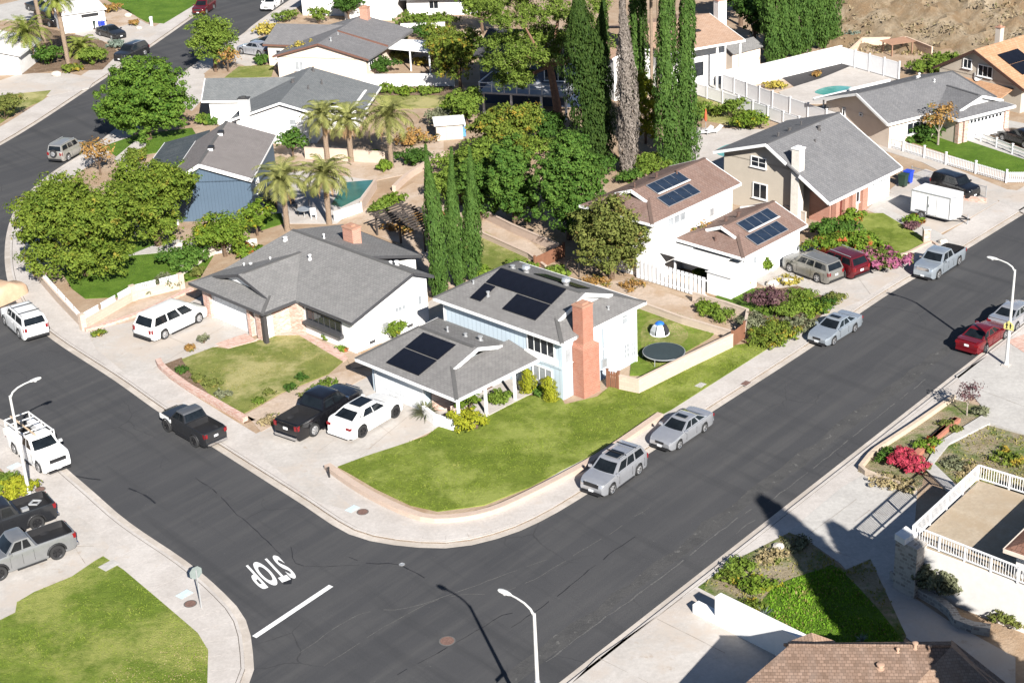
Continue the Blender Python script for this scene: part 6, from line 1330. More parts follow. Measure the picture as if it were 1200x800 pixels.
def palm(label, base, h, L=2.6, nf=34, mat='palm_grey', r0=.24, lean=(0, 0), dead=8, w=.55, name='date_palm', droop=1.7, up=(-.1, 1.35), skirt=False, z=0.0):
    t = thing(name, label, 'palm tree', G(base[0], base[1], z)); rng = rngn(); top = np.array([lean[0], lean[1], h])
    V = []
    for i in range(nf):
        a = 2.4 * i + rng.uniform(-.2, .2); f = i / nf; e = up[1] + (up[0] - up[1]) * f + rng.uniform(-.12, .12)
        V += frond_verts(rng, top + np.array([0, 0, .15 * (1 - f)]), (math.cos(a), math.sin(a), 0), L * 1.2 * rng.uniform(.8, 1.05), droop * rng.uniform(.8, 1.2), w * 1.15, 16, e)
    foliage(t, np.array(V), LEAFS[mat])
    if dead:
        V = []
        for i in range(dead):
            a = 2.4 * i + .7; V += frond_verts(rng, top - np.array([0, 0, .2]), (math.cos(a), math.sin(a), 0), L * .75, 1.3, w * .5, 10, -.55)
        foliage(t, np.array(V), LEAFS['frond_dead'], 'dead_fronds')
    mb = MB(); n = max(6, int(h * 2)); r = random.Random(int(h * 10))
    mb.tube([(lean[0] * (i / n) ** 1.5, lean[1] * (i / n) ** 1.5, -.2 + (h + .1) * i / n) for i in range(n + 1)], [r0 * (1.25 if i == 0 else 1.0) * r.uniform(.93, 1.07) * (1 if i < n - 1 else 1.25) for i in range(n + 1)], 9)
    mb.build('trunk', BARK_P, t, True); return t
def spiky(label, base, r, h, mat, n=46, name='spiky_plant', w=.05, z=0.0, droop=.6, cat='plant'):
    t = thing(name, label, cat, G(base[0], base[1], z)); rng = rngn(); V = []
    for i in range(n):
        a = rng.uniform(0, 2 * PI); e = rng.uniform(.25, 1.4); L = math.hypot(r, h) * rng.uniform(.6, 1.0) * .85; d = np.array([math.cos(a), math.sin(a), 0]); s = np.array([-d[1], d[0], 0]); p = np.array([0, 0, .05])
        for k in range(3):
            dr = d * math.cos(e) + np.array([0, 0, math.sin(e)]); q = p + dr * L / 3; w0, w1 = w * (1 - k / 3.2), w * (1 - (k + 1) / 3.2); V += [p - s * w0, p + s * w0, q + s * w1, q - s * w1]; p = q; e -= droop * .5
    foliage(t, np.array(V), LEAFS[mat], 'leaves'); return t

# --- street and yard trees
tree('large round dark green tree beside the curving street', (174, 163), [(0, 0, 4.5, 4.9, 4.7, 3.9), (0, -1.2, 2.4, 3.8, 3.2, 2.1), (2.2, 0, 3.2, 2.9, 3, 2.6), (-2.2, 0, 3.2, 2.9, 3, 2.6), (0, 1.0, 5.8, 3.4, 3.2, 2.4)], 34000, .16, 'ash', r0=.35, clump=.62)
tree('upright bright green tree by the far driveway', (253, 84), lumps(3.0, 2.9, 3.7, 3.6, 7), 8000, .16, 'bright', r0=.18)
tree('small rusty leaved tree leaning on the bright green tree', (268, 84), lumps(1.6, 1.6, 1.5, 2.0, 4), 600, .16, 'rust', r0=.1)
tree('biggest yellow-green street tree spreading over the corner lawn', (102, 322), [b for b in lumps(5.0, 4.8, 4.6, 4.7, 12)] + [(2.2, -2.2, 2.2, 2.4, 2.2, 2.0), (-2.6, -1.6, 2.2, 2.3, 2.2, 1.9), (0, -2.6, 2.4, 2.4, 2.0, 2.0)], 40000, .15, 'yellowgreen', r0=.32, clump=.6)
tree('second yellow-green tree between the big one and slate blue house', (186, 288), lumps(4.1, 3.7, 3.9, 4.2, 9) + [(1.0, -1.5, 1.9, 2.2, 1.8, 1.7), (-1.5, -1.2, 2.0, 2.0, 1.8, 1.8)], 25000, .15, 'yellowgreen', r0=.28, clump=.6)
tree('thin yellow tree at the pavement above the twin trees', (118, 205), lumps(1.9, 1.9, 1.6, 2.2, 4), 700, .16, 'rust', r0=.1)
tree('small green tree at the porch of the slate blue house', (222, 238), lumps(1.8, 1.6, 2.0, 2.4, 5), 1500, .17, 'lemon', r0=.12)
tree('lemon tree with yellow fruit behind the white walled yard', (264, 300), lumps(2.9, 2.4, 2.2, 2.1, 7), 7500, .14, 'lemon', r0=.16)
tree('smaller citrus tree beside the grey garage roof', (302, 276), lumps(1.6, 1.5, 1.6, 1.8, 4), 1400, .17, 'lemon', r0=.1)
tree('leafy green shrub tree in front of the white gable', (344, 186), lumps(1.6, 1.4, 1.6, 1.7, 5), 1500, .17, 'ficus', r0=.1)
tree('yellow flowering tree before the cream gabled wall', (359, 86), lumps(2.1, 1.8, 1.8, 2.2, 5), 1500, .17, 'yellow', r0=.12)
def pine_blobs():
    r = random.Random(4); out = []
    for i in range(92):
        a = r.uniform(0, 2 * PI); q = math.sqrt(r.uniform(0, 1)); zz = r.uniform(5.4, 16.5); wd = 6.4 * (1 - max(0, (zz - 12) / 9)) * (1 if zz > 7.5 else .85)
        out.append((-1.6 + math.cos(a) * q * wd, math.sin(a) * q * wd * .7, zz, r.uniform(1.2, 2.0), r.uniform(1.1, 1.8), r.uniform(.7, 1.2)))
    return [b for b in out if not (b[2] < 8.0 and abs(b[0] + .4) < 2.2)]
tree('tall open pine with bare reddish trunk above the dark house', (657, 158), pine_blobs(), 64000, .16, 'pine', 'pine_tree', r0=.42, bark=flat('pine_bark', (.27, .15, .10), .95, var=.3, scale=5), aspect=.35, clump=.5, lean=(-1.0, 0), top=8.2)
tree('narrow clipped tree left of the wide clipped tree', (604, 266), [(0, 0, 4.2, 2.2, 2.1, 3.9), (.5, -.3, 2.2, 1.8, 1.7, 2.0), (-.5, .2, 5.8, 1.4, 1.4, 2.0), (-.7, -.4, 3.2, 1.4, 1.3, 2.0)], 20000, .14, 'ficus', r0=.2)
tree('wide clipped green tree right of the narrow one', (668, 280), [(0, 0, 4.8, 3.1, 2.7, 4.5), (1.2, -.3, 3.6, 2.1, 2.0, 3.0), (-1.3, -.2, 3.9, 2.0, 1.9, 3.4), (.2, .3, 6.9, 1.9, 1.8, 2.2), (.6, -.9, 2.2, 2.0, 1.6, 2.0)], 30000, .14, 'ficus', r0=.26)
tree('olive green tree beside the slatted patio screen', (717, 326), lumps(3.3, 2.9, 3.6, 4.1, 10) + [(0, -.6, 1.6, 2.0, 1.8, 1.5), (1.2, -.3, 2.2, 1.7, 1.6, 1.7), (-1.3, -.4, 2.2, 1.6, 1.5, 1.7)], 17000, .14, 'olive', r0=.2, clump=.48)
tree('thin reddish tree above the white patio roof', (808, 303), [(0, 0, 2.7, 1.5, 1.2, .7), (-.9, 0, 2.5, 1.0, .9, .6), (1.2, 0, 2.6, 1.0, .8, .6)], 800, .14, 'rust', r0=.07, bark=BARK_G)
tree('third clipped green tree left of the narrow one', (563, 258), [(0, 0, 2.9, 1.7, 1.6, 2.7), (.6, -.4, 1.8, 1.5, 1.4, 1.7), (-.7, .2, 3.8, 1.2, 1.2, 1.6)], 8500, .14, 'ficus', r0=.16)
tree('hedge like green mass on the slope left of the clipped trees', (540, 240), [(0, 0, 1.8, 2.2, 1.9, 1.8), (-1.4, .8, 1.6, 1.8, 1.6, 1.6), (1.5, .5, 2.4, 1.6, 1.5, 1.7)], 7500, .15, 'bright', r0=.14)
tree('dark shaded bush tree left of the pine trunk', (632, 176), lumps(2.6, 2.2, 2.2, 2.3, 6), 6000, .16, 'dark', r0=.16)
tree('leafy green tree on the slope beside the flat shed', (548, 150), lumps(2.0, 1.8, 2.2, 2.4, 6), 4500, .16, 'bright', r0=.14)
tree('overgrown yellow-green tree above the clipped trees', (596, 200), lumps(3.6, 3.1, 3.4, 3.7, 9), 13000, .15, 'mixed', r0=.22)
tree('dense green bush tree below the overgrown one', (570, 222), lumps(2.4, 2.2, 2.8, 2.6, 6), 7000, .15, 'bright', r0=.16)
tree('bushy green tree left of the dark house', (540, 112), lumps(3.2, 2.8, 3.8, 3.9, 8), 9500, .16, 'mixed', r0=.2)
tree('second bushy tree with yellowing top left of the dark house', (522, 82), lumps(2.8, 2.5, 2.9, 3.0, 7), 7000, .16, 'mixed', r0=.18)
tree('leafy tree behind the hedge at the top edge', (565, 40), lumps(3.2, 2.6, 3.2, 3.4, 6), 6500, .17, 'bright', r0=.2)
tree('dark round tree before the white top wall', (409, 26), lumps(2.2, 2.0, 2.2, 2.6, 5), 4000, .16, 'dark', r0=.15)
tree('tall yellow-green bamboo like tree between the cypress pairs', (757, 168), [(0, 0, 3.6, 1.7, 1.4, 3.2), (.5, 0, 2.0, 1.5, 1.3, 2.0), (-.4, 0, 5.2, 1.2, 1.1, 1.8)], 7500, .15, 'golden', r0=.12)
tree('dark conifer on the red earth slope at the top', (1008, 22), [(0, 0, 5.0, 2.3, 2.0, 1.8), (-1.4, 0, 4.2, 1.5, 1.4, 1.3), (1.6, 0, 4.6, 1.6, 1.4, 1.4)], 1800, .2, 'dark', 'pine_tree', r0=.2, bark=flat('pine_bark2', (.24, .13, .09), .95), top=3.4)
tree('second dark conifer higher on the red earth slope', (1030, -2), [(0, 0, 4.6, 2.6, 2.0, 1.6), (1.6, 0, 4.0, 1.6, 1.4, 1.3)], 1500, .2, 'dark', 'pine_tree', r0=.2, top=3.2)
tree('half bare pinkish tree on the fenced lawn', (1099, 170), [(0, 0, 2.9, 1.5, 1.3, 1.4), (-.8, 0, 2.4, 1.0, .9, .9), (.9, .2, 3.2, .9, .9, .9)], 800, .14, 'rust', r0=.1, bark=BARK_G)
tree('young crape myrtle in the planter garden by the street', (1133, 487), [(0, 0, 1.75, .55, .5, .5), (-.3, 0, 1.5, .4, .35, .35), (.35, .1, 1.95, .4, .35, .35)], 520, .09, 'plum', r0=.05, bark=BARK_G, aspect=.5)
tree('dark tree added for shade between the tan roof and the cypress screen', (884, 60), lumps(2.6, 2.6, 3.6, 4.0, 6), 5000, .2, 'dark', r0=.2)  # added with the next two trees to darken the ground by the tan roof
tree('second dark tree added for shade behind the tan roofed porch', (868, 30), lumps(3.4, 3.0, 4.2, 4.6, 6), 6000, .22, 'dark', r0=.25)
tree('third dark tree added for shade at the top edge beside the tan roof', (898, 20), lumps(3.6, 3.2, 4.2, 4.6, 6), 6000, .22, 'dark', r0=.25)
# --- cypresses
cypress('slim cypress on the left of the trio behind the blue house', (514, 350), 12.2, .80, n=3600, group='cypress trio'); cypress('slim cypress in the middle of the trio behind the blue house', (538, 337), 11.2, .68, n=3200, group='cypress trio'); cypress('slim cypress on the right of the trio behind the blue house', (557, 330), 10.8, .72, n=3200, group='cypress trio')
cypress('tall cypress on the left of the pair behind the brown roof', (785, 196), 20, 1.25, n=5600, leaf=.22, group='tall cypress pair'); cypress('tall cypress on the right of the pair behind the brown roof', (806, 193), 19.5, 1.2, n=5400, leaf=.22, group='tall cypress pair')
cypress('distant slim cypress beside the dead one', (743, 122), 15, .95, n=2600, leaf=.22); cypress('darker distant cypress touching the slim one', (753, 119), 15, .7, 'cyp_dark', n=2000, leaf=.22)
cypress('broad dark cypress right of the tall pine', (689, 190), 16.5, 2.2, 'cyp_dark', n=6500, leaf=.23, taper=1.6); cypress('second dark cypress crowding the dead one', (708, 182), 15.5, 1.2, 'cyp_dark', n=3000, leaf=.23)
cypress('grey-brown dead cypress standing between dark and green ones', (734, 204), 19, .98, 'dead', n=6000, leaf=.2, name='dead_cypress', taper=.75)
for i, (x, y) in enumerate([(903, 76), (917, 72), (932, 67), (946, 62), (960, 57), (973, 53)]):
    cypress(('first cypress of the tall screen, nearest the shed', 'second cypress of the tall screen from the shed', 'third cypress of the tall screen from the shed', 'fourth cypress of the tall screen from the shed', 'fifth cypress of the tall screen, next to last', 'last cypress of the tall screen beside the white fence corner')[i], (x, y), 9.6, 1.12, n=2000, leaf=.24, group='cypress screen', taper=2.2)
cypress('round topped golden cypress shrub nearest the porch', (618, 461), 1.85, .55, 'golden', n=1500, leaf=.07, name='golden_cypress', group='golden cypress shrubs', taper=2.5, bottom=.05); cypress('round topped golden cypress shrub nearest the chimney', (645, 469), 1.8, .52, 'golden', n=1500, leaf=.07, name='golden_cypress', group='golden cypress shrubs', taper=2.5, bottom=.05)
# --- palms
palm('leftmost of the three date palms in a row behind the tan wall', (384, 188), 4.3, 2.5); palm('middle of the three date palms with drooping brown fronds', (412, 190), 4.1, 2.4, dead=14); palm('rightmost and widest of the three date palms in a row', (459, 197), 4.9, 3.1, nf=40)
palm('date palm behind the grey roof nearest the grass patch', (337, 270), 4.4, 2.7, nf=38); palm('date palm beside the dark green pool', (386, 262), 4.3, 2.6, nf=36, dead=10)
palm('short thick date palm with twin trunks at the left edge', (36, 76), 3.7, 3.4, nf=44, mat='palm', w=.5); palm('tall bare trunked fan palm above the round shrub', (81, 80), 8.0, 2.3, nf=30, mat='palm', r0=.26, name='fan_palm', lean=(-.2, 0)); palm('tall palm with crown cut by the top edge', (52, 50), 8.2, 2.3, nf=24, mat='palm', r0=.25, name='fan_palm', lean=(-.4, 0))
palm('low feathery palm behind the bright round shrub', (96, 66), 1.0, 2.4, nf=30, mat='palm', dead=0); palm('small palm against the charcoal roofed house', (1066, 161), 1.6, 1.3, nf=20, mat='palm', r0=.12, dead=0, w=.35)
palm('thin palm between cypresses with trunk leaving the top edge', (764, 128), 13.0, 1.8, nf=22, mat='palm', r0=.16, name='fan_palm'); palm('second thin palm beside the tall cypress pair', (772, 140), 14.0, 1.8, nf=22, mat='palm', r0=.15, name='fan_palm')
palm('pale plumed yucca palm against the dark house', (552, 60), 1.2, 1.8, nf=26, mat='plume', dead=0, name='pampas_grass', r0=.1)
# --- shrubs
S_ = [('bright clipped shrub before the low palm', (110, 76), 1.7, 2.1, 'bright', 1500), ('dense green shrub between palms', (58, 76), 1.8, 2.4, 'ficus', 1500), ('grey shrub by the street end of the palm bed', (136, 56), 1.2, 1.0, 'blue', 500), ('dry brown shrub at the foot of the fan palm', (84, 84), 1.2, .9, 'mixed', 500),
 ('dark olive shrub on the left edge by the street', (6, 140), 2.0, 3.0, 'olive', 1500), ('dry shrub on the stony planter', (112, 14), 1.5, 1.0, 'mixed', 400), ('brown round shrub at the planter end', (158, 30), .7, .8, 'rust', 250), ('dark conical shrub beside the pale court', (93, 18), .9, 2.2, 'dark', 500), ('brown hedge bush on the planter across the street', (130, 14), 1.4, 1.1, 'rust', 400),
 ('clipped green shrub beside the silver hatchback', (308, 76), .9, 1.4, 'ficus', 600), ('shrub at the white gable wall near the round tree', (238, 145), .9, 1.0, 'bright', 400), ('second shrub at the white gable wall', (250, 145), .9, 1.0, 'ficus', 400), ('third shrub by the white chimney', (264, 142), .7, 1.2, 'bright', 350),
 ('flowering bush on the path above the twin trees', (160, 190), 1.2, 1.3, 'mixed', 600), ('yellow hedge at the far street corner', (312, 40), 1.6, 1.5, 'yellow', 500), ('green hedge bush before the far white gable', (335, 26), 1.5, 1.6, 'bright', 500), ('tall light green shrub by the far white wall', (374, 28), 1.2, 2.4, 'bright', 700),
 ('dark leafy shrub at the cream house side wall', (442, 88), 2.0, 2.2, 'dark', 1500), ('green shrub under the cream house eave', (472, 72), 2.0, 2.1, 'olive', 1300), ('sage shrub before the white patio roof', (516, 78), 1.2, 1.3, 'straw', 400), ('low yellow shrub under the white patio roof', (495, 76), 1.0, .9, 'yellow', 300), ('dark shrub left of the white patio roof', (462, 56), 1.6, 1.8, 'olive', 700),
 ('green hedge at the top beyond the cream house', (480, 30), 1.8, 1.7, 'bright', 700), ('second green hedge piece at the top beyond the cream house', (500, 30), 1.8, 1.6, 'bright', 700), ('third green hedge piece at the top beyond the cream house', (520, 31), 1.8, 1.7, 'bright', 700), ('dark hedge below the white patio roof end', (497, 44), 2.0, 1.6, 'dark', 700), ('leafy hedge right of the white patio roof', (530, 60), 1.8, 2.0, 'bright', 700),
 ('low clipped row under the long white wall', (452, 109), 1.3, .9, 'bright', 450), ('second low clump under the long white wall', (474, 110), 1.3, .8, 'lemon', 450), ('third low clump under the long white wall', (502, 110), 1.2, .8, 'bright', 400),
 ('bare grey shrub beside the flat shed', (516, 148), 1.8, 1.8, 'sage', 500), ('climber covering the end of the white wall', (532, 142), 1.2, 3.0, 'lemon', 900), ('dark bush below the rightmost date palm', (484, 193), 1.8, 1.5, 'dark', 900), ('bright cut bush at the palm foot', (451, 200), .7, 1.0, 'lemon', 350), ('dry brown bush behind the date palms', (486, 168), 1.8, 1.3, 'rust', 500), ('grassy clump in the palm yard', (440, 184), .7, .7, 'lemon', 250),
 ('tumbling green hedge above the flat shed slope', (540, 205), 2.6, 2.2, 'bright', 1700), ('yellow flowering bush above the clipped trees', (585, 190), 1.8, 1.7, 'yellow', 700), ('green bush at the foot of the pine', (620, 190), 2.4, 2.6, 'bright', 1600), ('dry grassy bush below the pine trunk', (655, 175), 1.4, 1.0, 'straw', 400), ('dark bush under the broad cypress', (700, 205), 2.0, 1.8, 'dark', 900), ('leafy bush right of the dead cypress', (762, 202), 1.9, 1.6, 'bright', 1100), ('green bush left of the tall cypress pair', (740, 214), 1.2, 1.2, 'ficus', 500),
 ('fruit bush along the slope wall above the grey roof', (447, 250), 1.1, 1.1, 'bright', 500), ('second fruit bush on the slope wall', (460, 242), 1.2, 1.2, 'lemon', 500), ('dry weeds on the bare slope', (470, 268), 1.5, .5, 'rust', 300), ('more dry weeds high on the bare slope', (500, 258), 1.6, .5, 'rust', 300), ('small bush against the cypress trio', (566, 328), .9, 1.0, 'lemon', 400), ('low green row beyond the blue house roof', (612, 316), 1.2, .8, 'bright', 450), ('round bush by the brown wooden fence', (652, 324), 1.0, .9, 'bright', 500),
 ('broad hedge on the inner side of the corner lawn', (215, 312), 1.9, 1.5, 'ficus', 1500), ('lavender grey bush on the brick edged slope', (199, 337), 1.1, 1.0, 'sage', 800), ('small lime bush beside the grey one', (211, 331), .6, .8, 'bright', 350), ('low sage bush at the wall pillar', (172, 344), .7, .6, 'sage', 350), ('tall weed bush at the pink wall by the garage', (232, 325), .5, .9, 'olive', 250), ('red leaved ground shrub beside the grey garage roof', (292, 300), 1.5, .8, 'redtip', 600),
 ('green bush against the white side wall', (461, 395), 1.0, 1.5, 'lemon', 900), ('round bush in the bed under the front window', (363, 385), .5, .5, 'bright', 250), ('second bush in the bed under the front window', (385, 397), .5, .5, 'lemon', 250), ('third dry bush in the bed under the front window', (404, 409), .5, .4, 'redtip', 200), ('small leafy shrub by the brick walk', (239, 402), .4, .9, 'sage', 200), ('reddish tuft at the brick edging corner', (223, 411), .35, .45, 'rust', 150), ('yellow-green tuft at the corner wall foot', (116, 393), .55, .4, 'mixed', 180),
 ('small shrub on the stony strip near the tacoma coloured pickup', (232, 446), .45, .4, 'olive', 180), ('second shrub on the stony strip', (250, 452), .5, .45, 'olive', 180), ('third shrub low on the stony strip', (262, 464), .5, .4, 'sage', 180), ('tiny shrub at the brick edging bend', (214, 436), .4, .4, 'dark', 160), ('shrub beside the black pickup bed', (365, 467), .7, .5, 'olive', 260), ('green shrub between the driveways', (381, 457), .9, .6, 'bright', 300), ('dry clump at the strip end by the pavement', (318, 496), .8, .4, 'straw', 200), ('low lawn edge shrub on the dry lawn', (355, 444), .4, .4, 'dark', 150), ('small dark shrub on the dry lawn edge', (340, 456), .4, .35, 'dark', 150), ('tiny bush on the dry lawn corner', (315, 462), .35, .35, 'olive', 130), ('little bush on the dry lawn near the pavement', (304, 472), .35, .35, 'bright', 130),
 ('low leafy bush beside the porch post', (583, 471), .9, .65, 'bright', 550), ('yellowish bush in front of the corner planter', (547, 503), 1.1, 1.5, 'golden', 1300), ('fern like bush in the corner planter', (549, 484), .8, 2.2, 'lemon', 900), ('small dark bush under the lower window', (632, 462), .5, .5, 'ficus', 250),
 ('plum leaved bush on the planted bank', (901, 360), 1.5, 1.5, 'plum', 1300), ('sage green bush left on the planted bank', (884, 384), 1.4, .9, 'sage', 900), ('bright green bush middle of the planted bank', (925, 368), 1.6, 1.0, 'bright', 1200), ('yellow-green bush low on the planted bank', (905, 395), 1.7, .95, 'mixed', 1300), ('green bush right on the planted bank', (948, 366), 1.4, .9, 'lemon', 1000), ('grey-green bush at the bank street corner', (935, 386), 1.2, .8, 'sage', 700), ('round bush at the driveway end of the bank', (977, 354), .8, .75, 'olive', 500), ('dark green bush behind the tan car', (963, 362), 1.0, .8, 'dark', 500), ('yellow flowers by the tan car', (925, 331), .9, .4, 'yellow', 300), ('clump at the lower tip of the bank', (896, 404), 1.0, .6, 'mixed', 450), ('soft green bush on bank beside plum bush', (938, 350), 1.1, .7, 'bright', 550), ('small bush at bank front near pavement', (918, 400), .9, .6, 'lemon', 400),
 ('climber by the white garage wall', (897, 320), .6, 1.5, 'lemon', 400), ('yellow-green plant by the white garage corner', (868, 332), 1.1, 1.2, 'golden', 700), ('grassy plant at the white box wall', (877, 322), .8, 1.0, 'mixed', 400), ('plant on top of the white box', (821, 323), .5, .5, 'bright', 250),
 ('green shrub on the bare terrace by the tan wall', (828, 366), .9, .8, 'lemon', 500), ('second green shrub on the bare terrace', (846, 374), 1.0, .75, 'bright', 500), ('dry brush at the foot of the olive tree', (700, 334), 1.0, .6, 'rust', 300), ('dry brush on the bare terrace below the slats', (742, 338), 1.0, .5, 'rust', 250),
 ('large green shrub of the beige house with red tips', (990, 300), 2.4, 2.0, 'redtip', 2600), ('big leafy shrub below the brick entry', (976, 280), 1.8, 1.6, 'ficus', 1300), ('pink blossoming bougainvillea at the pavement', (1036, 313), 1.75, 1.5, 'pink', 2300), ('second flowering bush merging with the green one', (1018, 300), 1.3, 1.5, 'redtip', 1300), ('red tipped bush beside the entry window', (997, 262), 1.1, 1.1, 'redtip', 600), ('round clipped shrub at the brick corner', (944, 250), .9, 1.3, 'ficus', 600), ('round clipped shrub by the low pale wall', (902, 232), 1.1, 1.5, 'bright', 800), ('low hedge between two houses', (922, 248), 1.3, .9, 'bright', 600), ('second low hedge piece between two houses', (884, 238), 1.0, .7, 'lemon', 400), ('small pink shrub on the mailbox corner', (1072, 262), .8, .7, 'redtip', 300), ('pinkish shrub by the trailer walk', (1068, 268), .6, .6, 'plum', 250),
 ('green climber heap on the white panel fence', (858, 139), 1.4, 2.2, 'bright', 900), ('leafy bush against the white panel fence', (877, 150), 1.9, 1.7, 'lemon', 1300), ('grass clump left of the fence climbers', (838, 134), .9, .8, 'mixed', 300), ('tall bush left of the pool loungers', (818, 142), 1.3, 2.2, 'bright', 700),
 ('dark green bush on the fenced lawn', (1083, 166), 1.6, 1.9, 'dark', 1100), ('bushy shrub behind the half bare tree', (1108, 158), 1.1, 1.5, 'olive', 500), ('low hedge at the foot of the small palm', (1064, 166), 1.0, .7, 'ficus', 400), ('hedge below the orange roofed house', (1088, 85), 2.4, 1.5, 'bright', 1300), ('second hedge piece below the orange roofed house', (1108, 78), 2.0, 1.5, 'bright', 900), ('shrub by the dark eave of the orange roofed house', (1182, 116), 1.8, 1.5, 'mixed', 700), ('yellow weeds in the pool side bed', (908, 104), 1.0, .9, 'yellow', 350), ('blue-green bush at the fence corner', (996, 48), 1.2, 1.2, 'blue', 400), ('orange plant in the dark mulch bed', (957, 90), .5, .6, 'rust', 150),
 ('yellow flowering hedge bush by the left lamp', (18, 582), 1.3, 1.0, 'golden', 1200), ('green hedge bush at the left edge by the pickups', (4, 574), 1.2, 1.0, 'bright', 900),
 ('red bougainvillea in the planter garden', (1062, 548), 1.05, .95, 'red', 1500), ('second red flowering lobe by the pale kerb', (1074, 552), .7, .7, 'red', 700), ('green shrub behind the red flowers', (1044, 540), .8, .7, 'ficus', 500), ('small shrub in the stone rows', (1108, 500), .4, .35, 'olive', 200), ('second small shrub in the stone rows', (1120, 506), .4, .35, 'olive', 200), ('thin shrub at the planter garden corner', (1150, 486), .45, .7, 'sage', 250), ('dry shrub below the red flowers', (1085, 525), .8, .5, 'redtip', 350),
 ('large rosemary like bush against the terrace wall', (1102, 700), 1.15, 2.2, 'sage', 2600), ('small dark bush at the terrace foot', (1180, 730), .8, .9, 'olive', 500), ('rusty bush at the right bottom corner', (1198, 728), .7, .9, 'rust', 350), ('leafy weeds high on the weedy slope', (868, 668), .9, .5, 'bright', 450), ('leafy weeds in the middle of the weedy slope', (885, 690), 1.1, .5, 'lemon', 500), ('pale weeds on the weedy slope', (905, 655), .8, .35, 'straw', 300), ('low weeds at the top of the weedy slope', (935, 640), .8, .3, 'sage', 250), ('weed tuft by the lower pavement', (855, 678), .6, .4, 'mixed', 200), ('dry shrub bottom left of the agave', (880, 715), .8, .35, 'mixed', 300),
 ('dark shrub high on the dry hillside', (1185, 18), 2.0, 1.4, 'olive', 400), ('brown shrub on the dry hillside', (1100, 40), 1.6, .9, 'rust', 300), ('dark scrub on the dry hillside crest', (1110, 2), 2.0, 1.2, 'dark', 300), ('weeds at the right edge lawn', (1180, 540), 1.0, .4, 'mixed', 350), ('dry weeds on the right edge lawn', (1140, 555), 1.0, .35, 'straw', 300), ('grey weeds low on the right edge lawn', (1120, 545), .8, .3, 'sage', 250), ('straw clump in the planter kerb', (1040, 566), .9, .45, 'straw', 350), ('second straw clump in the planter kerb', (1062, 574), .7, .4, 'straw', 300)]
for l, b, r, h, m, n in S_: bush(l.replace('tacoma coloured', 'black and white'), b, r, h, m, n, .10 if b[1] > 330 else .14)
spiky('spiky grass plant at the garage side of the driveway', (499, 487), 1.15, 1.0, 'sage', 300, w=.045); spiky('pale agave on the weedy slope', (895, 722), .7, .6, 'blue', 34, 'agave', .07, droop=.2); spiky('small yucca by the brick front of the white house', (344, 381), .6, .8, 'palm', 40); spiky('second agave rosette near the lush grass', (1010, 752), .5, .4, 'blue', 24, 'agave', .06)
# --- tree outside the picture whose shadow falls across the lower right yard
def sun_vec(): return Vector((math.cos(rad(SUN_AZ)) * math.cos(rad(SUN_EL)), math.sin(rad(SUN_AZ)) * math.cos(rad(SUN_EL)), math.sin(rad(SUN_EL))))
SUN_AZ, SUN_EL = -74.0, 31.0
for (tx, ty), tl, rb, lab in (((897, 586), 36.5, 3.7, 'tall broad conifer standing right of the lower right yard'), ((977, 617), 31.0, 4.4, 'shorter conifer behind the tall one beside the lower right yard')):
    q = G(tx, ty) + sun_vec() * tl
    t = thing('conifer_tree', lab, 'tree', (q.x, q.y, 0)); rng = rngn(); n = 24000; hh = q.z
    u = rng.uniform(0, 1, n) ** 1.3; a = rng.uniform(0, 2 * PI, n); rr = (rb * np.clip(1 - u, 0, 1) ** .85 + .12) * (1 + .2 * np.sin(a * 4 + u * 20)) * rng.uniform(.2, 1, n) ** .5
    P = np.stack([rr * np.cos(a), rr * np.sin(a), .3 + u * (hh - .3)], 1); N = np.stack([np.cos(a), np.sin(a), np.full(n, .4)], 1) + rng.normal(size=(n, 3)) * .5
    foliage(t, leaf_verts(P, N, .42 * rng.uniform(.6, 1.3, n), .6, rng), LEAFS['cypress']); MB().tube([(0, 0, -.2), (0, 0, hh * .9)], [.35, .05], 8).build('trunk', BARK, t)
q = G(1062, 716) + sun_vec() * 26.0  # tree added out of view to block the sun over this ground
t = thing('leafy_tree', 'unseen leafy tree added to shade the ground near the lower right corner', 'tree', (q.x, q.y, 0)); rng = rngn(); P, N = blob_leaves(lumps(2.1, 1.9, 2.0, q.z, 7), 12000, rng, .7)
foliage(t, leaf_verts(P, N, .26 * rng.uniform(.6, 1.3, len(P)), .55, rng), LEAFS['dark']); limbs(t, q.z, .35, [(2, 0, q.z), (-2, 1, q.z), (0, -2, q.z + 1)], top=q.z * .7)
